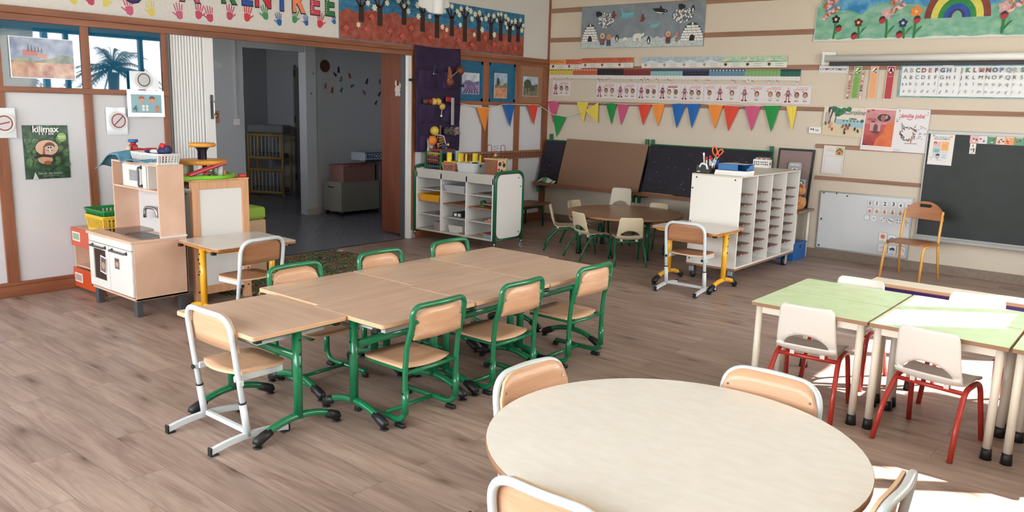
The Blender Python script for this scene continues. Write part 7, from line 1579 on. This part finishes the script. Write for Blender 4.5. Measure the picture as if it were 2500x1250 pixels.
for side in (-1, 1):
    for k in range(12):
        z = 2.055-.0245*k-rnd.uniform(0, .006); x = 4.172+side*.040+(.008 if side > 0 else -.008)-.010*(k/12); c = PEGC[rnd.randrange(5)]
        b = MB(); b.prism([(-.026, -.0035), (.026, -.005), (.030, 0), (.026, .005), (-.026, .0035)], F((196, 168, 140), .6), -.006, .004); b.prism(ell(side*.018, 0, .010, .011, 10), F(c, .6), -.008, -.006)
        if k % 3 == 0: b.prism(ell(side*.018, 0, .005, .006, 8), F((196, 150, 130), .6), -.0085, -.008)
        o = b.build('clothes_peg', None, (x, -.026, z)); o.rotation_euler = (0, rnd.uniform(-.2, .2), 0); tag(o, 'clothes peg with portrait on the %s edge of the green strip, %s from the top' % ('left' if side < 0 else 'right', ON[k]), 'peg', 'clothes pegs on the green strip')
x0, z0, w, h = 4.60, 1.795, 1.58, .322
a = Art(w, h, mottled('teal_border', (96, 150, 160), (150, 176, 190), 24, .6, 3), .003); R_ = absrel(a, x0, z0)
cols = [0, .1745, .3545, .5175, .728, .90]
a.rect(.012, .035, .985, .955, F((220, 222, 224), .6)); a.rect(.14, .0, .30, .022, F((60, 140, 120), .6)); a.rect(.45, .0, .56, .022, F((60, 140, 120), .6)); a.rect(.25, .935, .31, 1.0, F((196, 206, 206), .3))
for xd in (4.755, 4.97, 5.165, 5.385, 5.62, 5.86): a.stroke([R_(xd, z0+.02), R_(xd+.004, z0+.30)], .002, F((150, 154, 158), .6))
LC = [(140, 150, 160), (150, 90, 96), (84, 104, 128), (160, 170, 150), (176, 120, 116), (110, 120, 150), (84, 130, 110), (110, 70, 80)]
for k in range(26):
    x = 4.655+.0578*k; ch = chr(65+k)
    u, v = R_(x, 2.045); a.text(ch, u, v, .058, F(LC[(k*3) % 8], .6), bold=.05)
    u, v = R_(x, 1.976); a.text(ch, u, v, .054, INK, bold=-.005)
    lo = ch.lower() if k else 'a a'; u, v = R_(x, 1.914); a.text(lo, u, v, .050, INK, bold=-.008)
    u, v = R_(x-.004, 1.842); a.text(ch.lower(), u, v, .048, INK, bold=-.012, shear=.32)
sheet_right(a, 'alphabet_chart', x0+w/2, z0+h/2, 'white alphabet chart in four letter styles with teal border', 'chart', .018)

# ---------------------------------------------------------------- right wall: posters
CR = F((212, 206, 192), .6)
a = Art(.430, .315, CR, .002); a.rect(0, 0, 1, .42, F((206, 190, 160), .6)); a.poly([(.3, .42), (.3, .56), (1, .56), (1, .30), (.7, .36)], F((150, 182, 190), .6)); a.rect(.3, .56, 1, .575, F((120, 130, 120), .6))
for k in range(6): a.oval(.52+.085*k, .535, .008, .009, F((70, 84, 90), .6), 10)
a.oval(.74, .615, .045, .010, F((96, 120, 110), .6)); a.oval(.97, .56, .018, .018, F((70, 90, 96), .6))
GT = mottled('painted_tree', (30, 96, 66), (70, 140, 96), 30, .6, 4)
for u, v, r, s in ((.32, .88, .05, .03), (.42, .83, .045, .035), (.50, .92, .03, .02), (.36, .74, .035, .022), (.25, .95, .04, .02), (.62, .93, .028, .028)): a.oval(u, v, r, s, GT, 14)
a.poly([(.08, .35), (.12, .98), (.18, .98), (.10, .35)], F((60, 50, 48), .6)); a.poly([(.14, .40), (.22, .95), (.26, .95), (.17, .40)], F((70, 58, 54), .6)); a.stroke([(.30, .46), (.33, .75)], .008, F((60, 50, 46), .6)); a.rect(.06, .42, .14, .8, F((176, 164, 160), .6)); a.rect(.16, .44, .2, .68, F((120, 96, 86), .6))
rnd = random.Random(6)
for u, v, c in ((.08, .42, (120, 60, 54)), (.2, .32, (196, 110, 80)), (.26, .23, (180, 50, 44)), (.24, .42, (206, 170, 90)), (.52, .35, (150, 90, 66)), (.60, .38, (90, 60, 50)), (.68, .40, (80, 70, 60)), (.65, .30, (170, 60, 50)), (.82, .28, (30, 30, 34)), (.58, .14, (40, 36, 36)), (.58, .25, (110, 60, 50)), (.9, .22, (50, 56, 60))): a.oval(u, v, .010, .020, F(c, .6), 10, rnd.uniform(-.5, .5)); a.stroke([(u-.05, v-.06), (u+.01, v-.055)], .004, F((150, 130, 110), .6))
a.text('Caroline', .77, .76, .075, F((50, 46, 60), .6), shear=.35, bold=-.01, sx=.85)
sheet_right(a, 'beach_poster', 4.072, 1.520, 'painted beach poster lettered Caroline, leftmost of three posters', 'poster', .017, None, .03)
a = Art(.325, .443, F((222, 206, 204), .5), .002); a.rect(.05, .11, .96, .965, mottled('red_painting', (150, 44, 42), (190, 92, 92), 4, .5, 4)); a.rect(.05, .62, .96, .965, mottled('pink_painting', (176, 104, 106), (196, 136, 136), 6, .5, 3)); a.poly([(.40, .11), (.46, .28), (.66, .44), (.72, .62), (.96, .68), (.96, .11)], mottled('orange_cloth', (196, 88, 36), (212, 112, 56), 9, .5, 3)); a.poly([(.66, .5), (.74, .66), (.96, .70), (.96, .5)], F((206, 104, 50), .5))
a.oval(.62, .78, .066, .040, F((44, 34, 36), .5), 20); a.oval(.60, .775, .026, .034, F((150, 96, 84), .5), 14); a.oval(.70, .80, .012, .02, F((190, 140, 130), .5), 10); a.oval(.30, .66, .024, .020, F((90, 54, 54), .5), 12); a.rect(.22, .46, .55, .66, F((196, 140, 136), .5)); a.oval(.40, .52, .024, .05, F((90, 60, 62), .5), 12); a.rect(.12, .70, .40, .76, F((170, 84, 84), .5)); a.poly([(.24, .45), (.56, .45), (.48, .40), (.3, .42)], F((84, 36, 42), .5)); a.stroke([(.12, .40), (.22, .37), (.3, .42)], .012, F((190, 84, 60), .5)); a.oval(.12, .91, .012, .010, F((150, 50, 48), .5), 8); a.oval(.26, .95, .018, .008, F((140, 44, 46), .5), 8); a.rect(.05, .11, .2, .14, F((60, 22, 26), .5))
sheet_right(a, 'red_poster', 4.450, 1.452, 'red and orange painted poster of a figure in a dark hat', 'poster', .018, None, .028)
a = Art(.325, .443, F((216, 214, 216), .5), .002); a.text('émilie jolie', .5, .80, .058, F((190, 44, 52), .5), bold=.02, shear=.1, sx=.9); a.stroke([(.34, .775), (.42, .755), (.5, .775)], .006, F((190, 44, 52), .5))
rnd = random.Random(30)
for k in range(30): an = 2*PI*k/30; q = rnd.uniform(.72, 1.1); a.oval(.42+.22*q*math.cos(an), .43+.155*q*math.sin(an), rnd.uniform(.008, .018), rnd.uniform(.005, .010), F(rnd.choice(((150, 104, 76), (176, 130, 100), (96, 84, 84), (120, 90, 74))), .6), 8, rnd.uniform(0, 3), k % 5 == 0)
a.poly([(.22, .54), (.18, .70), (.26, .62), (.34, .56)], F((150, 146, 146), .6)); a.poly([(.56, .56), (.66, .68), (.62, .58)], F((170, 164, 164), .6))
for k in range(26): u, v = rnd.uniform(.55, .95), rnd.uniform(.32, .62); a.oval(u, v, .010, .003, F((90, 100, 92), .6), 6, rnd.uniform(0, 3), k % 9 == 0)
for k in range(14): u, v = rnd.choice((.08, .9))+rnd.uniform(-.04, .06), rnd.uniform(.7, .97); a.oval(u, v, .008, .003, F((84, 84, 88), .6), 6, rnd.uniform(0, 3), k % 9 == 0)
a.stroke([(.5, .34), (.53, .22)], .006, F((190, 150, 130), .6)); a.stroke([(.56, .34), (.55, .22)], .006, F((190, 150, 130), .6)); a.stroke([(.35, .205), (.72, .21)], .005, F((90, 86, 86), .6)); a.lines(.05, .25, (.03, .05), .003, F((150, 150, 150), .6))
sheet_right(a, 'ring_poster', 4.770, 1.450, 'white poster with red title and a ring of animals, right of the red one', 'poster', .019, None, .012)
t = thing('thermostat', 'small white wall box with display beside the beach poster', 'thermostat', (3.781, 0, 1.416)); b = MB(); b.box(-.068, -.028, -.037, .068, -.001, .037, WHITEP, .005); b.build('body', t); b = MB(); b.box(-.05, -.0288, .005, -.028, -.028, .018, INK); b.box(-.022, -.0288, -.004, -.012, -.028, .022, INK); b.box(.0, -.0288, .008, .045, -.028, .012, INK); b.box(.005, -.0288, -.006, .045, -.028, 0, INK); b.build('display', t)
a = Art(.225, .308, F((212, 208, 204), .6), .0015); a.text('A LA', .3, .875, .024, F((190, 150, 150), .6)); a.text('MAISON', .3, .80, .024, F((196, 160, 110), .6)); a.rect(.58, .68, .96, .96, F((176, 176, 130), .6)); a.poly([(.62, .70), (.62, .82), (.77, .93), (.92, .82), (.92, .70)], F((196, 130, 80), .6)); a.poly([(.58, .80), (.77, .94), (.95, .80), (.92, .78), (.77, .89), (.62, .78)], F((90, 60, 50), .6)); a.rect(.72, .70, .8, .8, F((120, 70, 56), .6)); a.rect(.1, .04, .93, .64, F((176, 172, 170), .6)); a.rect(.112, .05, .918, .63, F((212, 210, 208), .6))
sheet_right(a, 'home_sheet', 4.008, 1.101, 'white A LA MAISON sheet with a house picture and empty frame', 'sheet', .016, None, .02)

# ---------------------------------------------------------------- whiteboard and blackboard
t = thing('whiteboard', 'low magnetic whiteboard with grey frame behind the yellow chair', 'whiteboard', (4.393, 0, .432), 0); t.rotation_euler = (0, -.004, 0); AL = F((166, 168, 168), .35, .6)
b = MB(); b.box(-.482, -.014, -.322, .482, -.002, .322, F((206, 210, 212), .25)); b.build('board', t); b = MB()
for q in ((-.486, -.326, .486, -.312), (-.486, .312, .486, .326), (-.486, -.312, -.474, .312), (.474, -.312, .486, .312)): b.box(q[0], -.02, q[1], q[2], -.001, q[3], AL, .002)
b.build('frame', t)
def card(name, w, h, x, z, label, cat, fn, group, rnd_=.01, tilt=0, off=.0155, paper=None, edge=None):
    a = Art(w, h, edge or F((110, 112, 116), .6), .001, poly=rrect(-w/2, -h/2, w/2, h/2, min(rnd_, w*.49, h*.49), 5))
    q = .003; a.step(); a.poly(rrect(-w/2+q, -h/2+q, w/2-q, h/2-q, max(.001, min(rnd_, w*.49, h*.49)-q), 5), paper or F((222, 222, 224), .5), True, False); fn(a); return sheet_right(a, name, x, z, label, cat, off, group, tilt)
LGT = F((190, 190, 192), .6)
for k, (x, z) in enumerate([(4.446, .663), (4.516, .666), (4.598, .671), (4.683, .674), (4.755, .671), (4.832, .672)]):
    card('number_magnet', .070 if k else .056, .070 if k else .056, x, z, 'number magnet %d in the top row of the whiteboard' % k, 'magnet', (lambda a, k=k: a.text(str(k), .5, .5-.24, .045 if k not in (1, 2, 3) else .055, INK, bold=.03)), 'number magnets on the whiteboard', .035 if k else .008, 0, .0155+.0004*k, None, None if k == 0 else LGT)
HND = F((190, 136, 108), .6)
def handart(k):
    def fn(a):
        a.oval(.5, .38, .017, .017, HND)
        for j in range(k): a.stroke([(.5, .45), (.32+.36*(j+.5)/k, .85)], .008, HND)
        a.stroke([(.45, .4), (.25, .5)], .006, HND)
    return fn
for k, (x, z) in enumerate([(4.450, .589), (4.524, .589), (4.602, .589), (4.682, .590), (4.760, .590), (4.835, .590)]):
    card('hand_magnet', .058, .066 if k else .058, x, z, 'hand sign magnet %s in the second row of the whiteboard' % ('with a fist' if k == 0 else 'showing %s finger%s' % (['', 'one', 'two', 'three', 'four', 'five'][k], '' if k == 1 else 's')), 'magnet', handart(k), 'hand magnets on the whiteboard', .006, 0, .0155+.0004*k, None, None if k == 0 else LGT)
DP = {0: [], 1: [(.5, .5)], 2: [(.35, .35), (.65, .7)], 3: [(.25, .62), (.5, .5), (.75, .4)], 4: [(.3, .3), (.3, .7), (.7, .3), (.7, .7)], 5: [(.25, .45), (.5, .8), (.5, .5), (.78, .55), (.55, .2)]}
for k, (x, z) in enumerate([(4.428, .508), (4.500, .505), (4.592, .502), (4.671, .499), (4.752, .497), (4.826, .492)]):
    card('dot_magnet', .070 if k else .056, .070 if k else .056, x, z, 'dot magnet with %s dots in the third row of the whiteboard' % (['no', 'one', 'two', 'three', 'four', 'five'][k]), 'magnet', (lambda a, k=k: [a.oval(u, v, .0058, .0058, INK, 10) for u, v in DP[k]]), 'dot magnets on the whiteboard', .035 if k else .008, 0, .0155+.0004*k, None, None if k == 0 else LGT)
SUNO = F((206, 112, 66), .6); CLD = F((70, 86, 110), .6)
def wsun(a):
    for k in range(14): an = 2*PI*k/14; a.stroke([(.5+.2*math.cos(an), .55+.2*math.sin(an)), (.5+.4*math.cos(an), .55+.36*math.sin(an))], .004, F((214, 150, 110), .6), step=k == 0)
    a.oval(.5, .55, .022, .022, SUNO); a.lines(.3, .7, (.1,), .003, F((120, 120, 124), .6))
def wcl(a, c=(70, 86, 110)):
    for u, v, r in ((.35, .55, .014), (.55, .6, .018), (.68, .52, .012)): a.oval(u, v, r, r*.8, F(c, .6), 12)
    a.lines(.3, .7, (.12,), .003, F((120, 120, 124), .6))
def wrain(a): wcl(a, (52, 70, 98)); [a.stroke([(.35+.12*k, .38), (.33+.12*k, .28)], .003, F((60, 90, 130), .6)) for k in range(4)]
def warc(a): a.stroke([(.5+.3*math.cos(PI*k/8), .4+.34*math.sin(PI*k/8)) for k in range(9)], .007, F((206, 130, 110), .6))
for k, (x, z, w, fn, nm) in enumerate([(4.613, .315, .088, wsun, 'sun'), (4.705, .300, .082, lambda a: wcl(a, (130, 140, 150)), 'grey cloud'), (4.804, .292, .082, lambda a: wcl(a, (170, 178, 184)), 'pale cloud'), (4.623, .195, .100, lambda a: wcl(a, (186, 196, 206)), 'faint cloud'), (4.720, .190, .090, wrain, 'dark rain cloud'), (4.811, .188, .086, warc, 'rainbow')]):
    card('weather_magnet', w, .100, x, z, 'weather magnet with %s at the lower right of the whiteboard' % nm, 'magnet', fn, 'weather magnets on the whiteboard', .010, 0, .0155+.0004*k)
for x, z, w, h, lb in ((3.945, .733, .022, .010, 'black bar magnet at the top left of the whiteboard'), (4.085, .738, .010, .020, 'small black magnet on the top edge of the whiteboard'), (4.20, .718, .016, .016, 'round black magnet near the top of the whiteboard'), (3.945, .440, .014, .022, 'black magnet halfway down the left edge of the whiteboard'), (3.945, .14, .018, .018, 'dark magnet at the bottom left of the whiteboard')):
    b = MB(); b.prism(rrect(-w/2, -h/2, w/2, h/2, min(w, h)*.4, 3), BLACK, 0, -.006); tag(b.build('magnet', None, (x, -.0145, z)), lb, 'magnet', 'plain magnets on the whiteboard')
BBG = mottled('blackboard_green', (25, 33, 32), (32, 41, 39), 4, .55, 3)
t = thing('blackboard', 'large dark green blackboard with grey frame and ledge on the right wall', 'blackboard', (4.93, 0, .36))
b = MB(); b.box(.012, -.02, .03, 2.45, -.003, 1.07, BBG); b.build('board', t); b = MB(); AL2 = F((150, 150, 146), .4, .5)
for q in ((0, 1.07, 2.46, 1.105), (0, .03, .014, 1.07), (2.446, .03, 2.46, 1.07)): b.box(q[0], -.032, q[1], q[2], -.001, q[3], AL2, .003)
b.build('frame', t); b = MB(); b.box(.0, -.085, -.015, 2.46, -.001, -.003, AL2, .002); b.box(0, -.03, -.003, 2.46, -.001, .03, AL2); b.box(0, -.088, -.015, 2.46, -.084, .012, AL2); b.build('chalk_ledge', t)
a = Art(.225, .322, F((222, 218, 214), .6), .0015); a.text('LES 5 REGLES DU', .5, .845, .0205, F((74, 76, 84), .6), bold=.01, sx=.92); a.text('REGROUPEMENT', .5, .785, .0215, F((74, 76, 84), .6), bold=.01, sx=.92); a.oval(.14, .91, .012, .012, F((150, 180, 200), .6)); a.oval(.86, .90, .014, .012, F((226, 176, 130), .6))
a.rect(.17, .56, .47, .73, F((222, 176, 168), .6)); a.oval(.24, .68, .014, .014, F((110, 60, 50), .6)); a.oval(.24, .665, .009, .010, F((210, 160, 130), .6)); a.rect(.50, .45, .80, .74, F((228, 172, 112), .6)); a.lines(.55, .75, (.6, .64, .54), .004, F((206, 130, 76), .6)); a.rect(.17, .37, .47, .54, F((150, 190, 190), .6)); a.lines(.22, .42, (.42, .46), .004, F((80, 110, 116), .6)); a.rect(.50, .19, .80, .43, F((206, 212, 222), .6)); a.oval(.64, .40, .022, .010, F((222, 190, 180), .6)); a.lines(.57, .73, (.22, .26, .32), .004, F((130, 136, 160), .6)); a.oval(.40, .31, .017, .014, F((80, 50, 50), .6)); a.oval(.40, .235, .014, .020, F((170, 176, 182), .6)); a.lines(.18, .33, (.24, .29, .33), .004, F((160, 150, 150), .6)); a.stroke([(.1, .25), (.17, .18)], .006, F((170, 166, 166), .6)); a.lines(.35, .6, (.15,), .004, F((150, 160, 150), .6)); a.lines(.62, .8, (.12,), .004, F((210, 190, 120), .6))
sheet_right(a, 'rules_sheet', 5.074, 1.281, 'white sheet of five gathering rules on the blackboard', 'sheet', .0225, None, .012)
CC = [((214, 170, 166), 'pink'), ((206, 208, 212), 'grey'), ((80, 140, 104), 'green'), ((222, 190, 180), 'pale pink'), ((226, 146, 88), 'orange'), ((92, 148, 112), 'second green'), ((70, 136, 178), 'blue'), ((206, 190, 150), 'sand')]
for k, (c, nm) in enumerate(CC):
    a = Art(.0755, .088, F(c, .6), .0015); a.rect(.08, .80, .92, .95, F((222, 220, 216), .6)); rnd = random.Random(k)
    for j in range(4): a.oval(rnd.uniform(.2, .8), rnd.uniform(.15, .6), rnd.uniform(.006, .012), rnd.uniform(.005, .010), F(rnd.choice(((150, 70, 66), (70, 70, 76), (222, 212, 200), (196, 130, 90))), .6), 8)
    sheet_right(a, 'schedule_card', 5.361+.0765*k, 1.398-.0004*k, '%s schedule card in the strip along the top of the blackboard' % nm, 'card', .0225, 'schedule cards on the blackboard')
a = Art(.054, .102, F((222, 218, 212), .6), .0015); a.oval(.5, .78, .005, .014, F((170, 84, 84), .6)); a.oval(.3, .42, .009, .013, F((130, 150, 140), .6)); a.oval(.7, .45, .010, .012, F((140, 84, 70), .6)); a.oval(.7, .26, .006, .012, F((90, 90, 100), .6)); a.lines(.2, .7, (.08,), .004, F((110, 110, 112), .6))
sheet_right(a, 'marker_card', 5.358, 1.300, 'small upright white card below the pink schedule card', 'card', .0225)
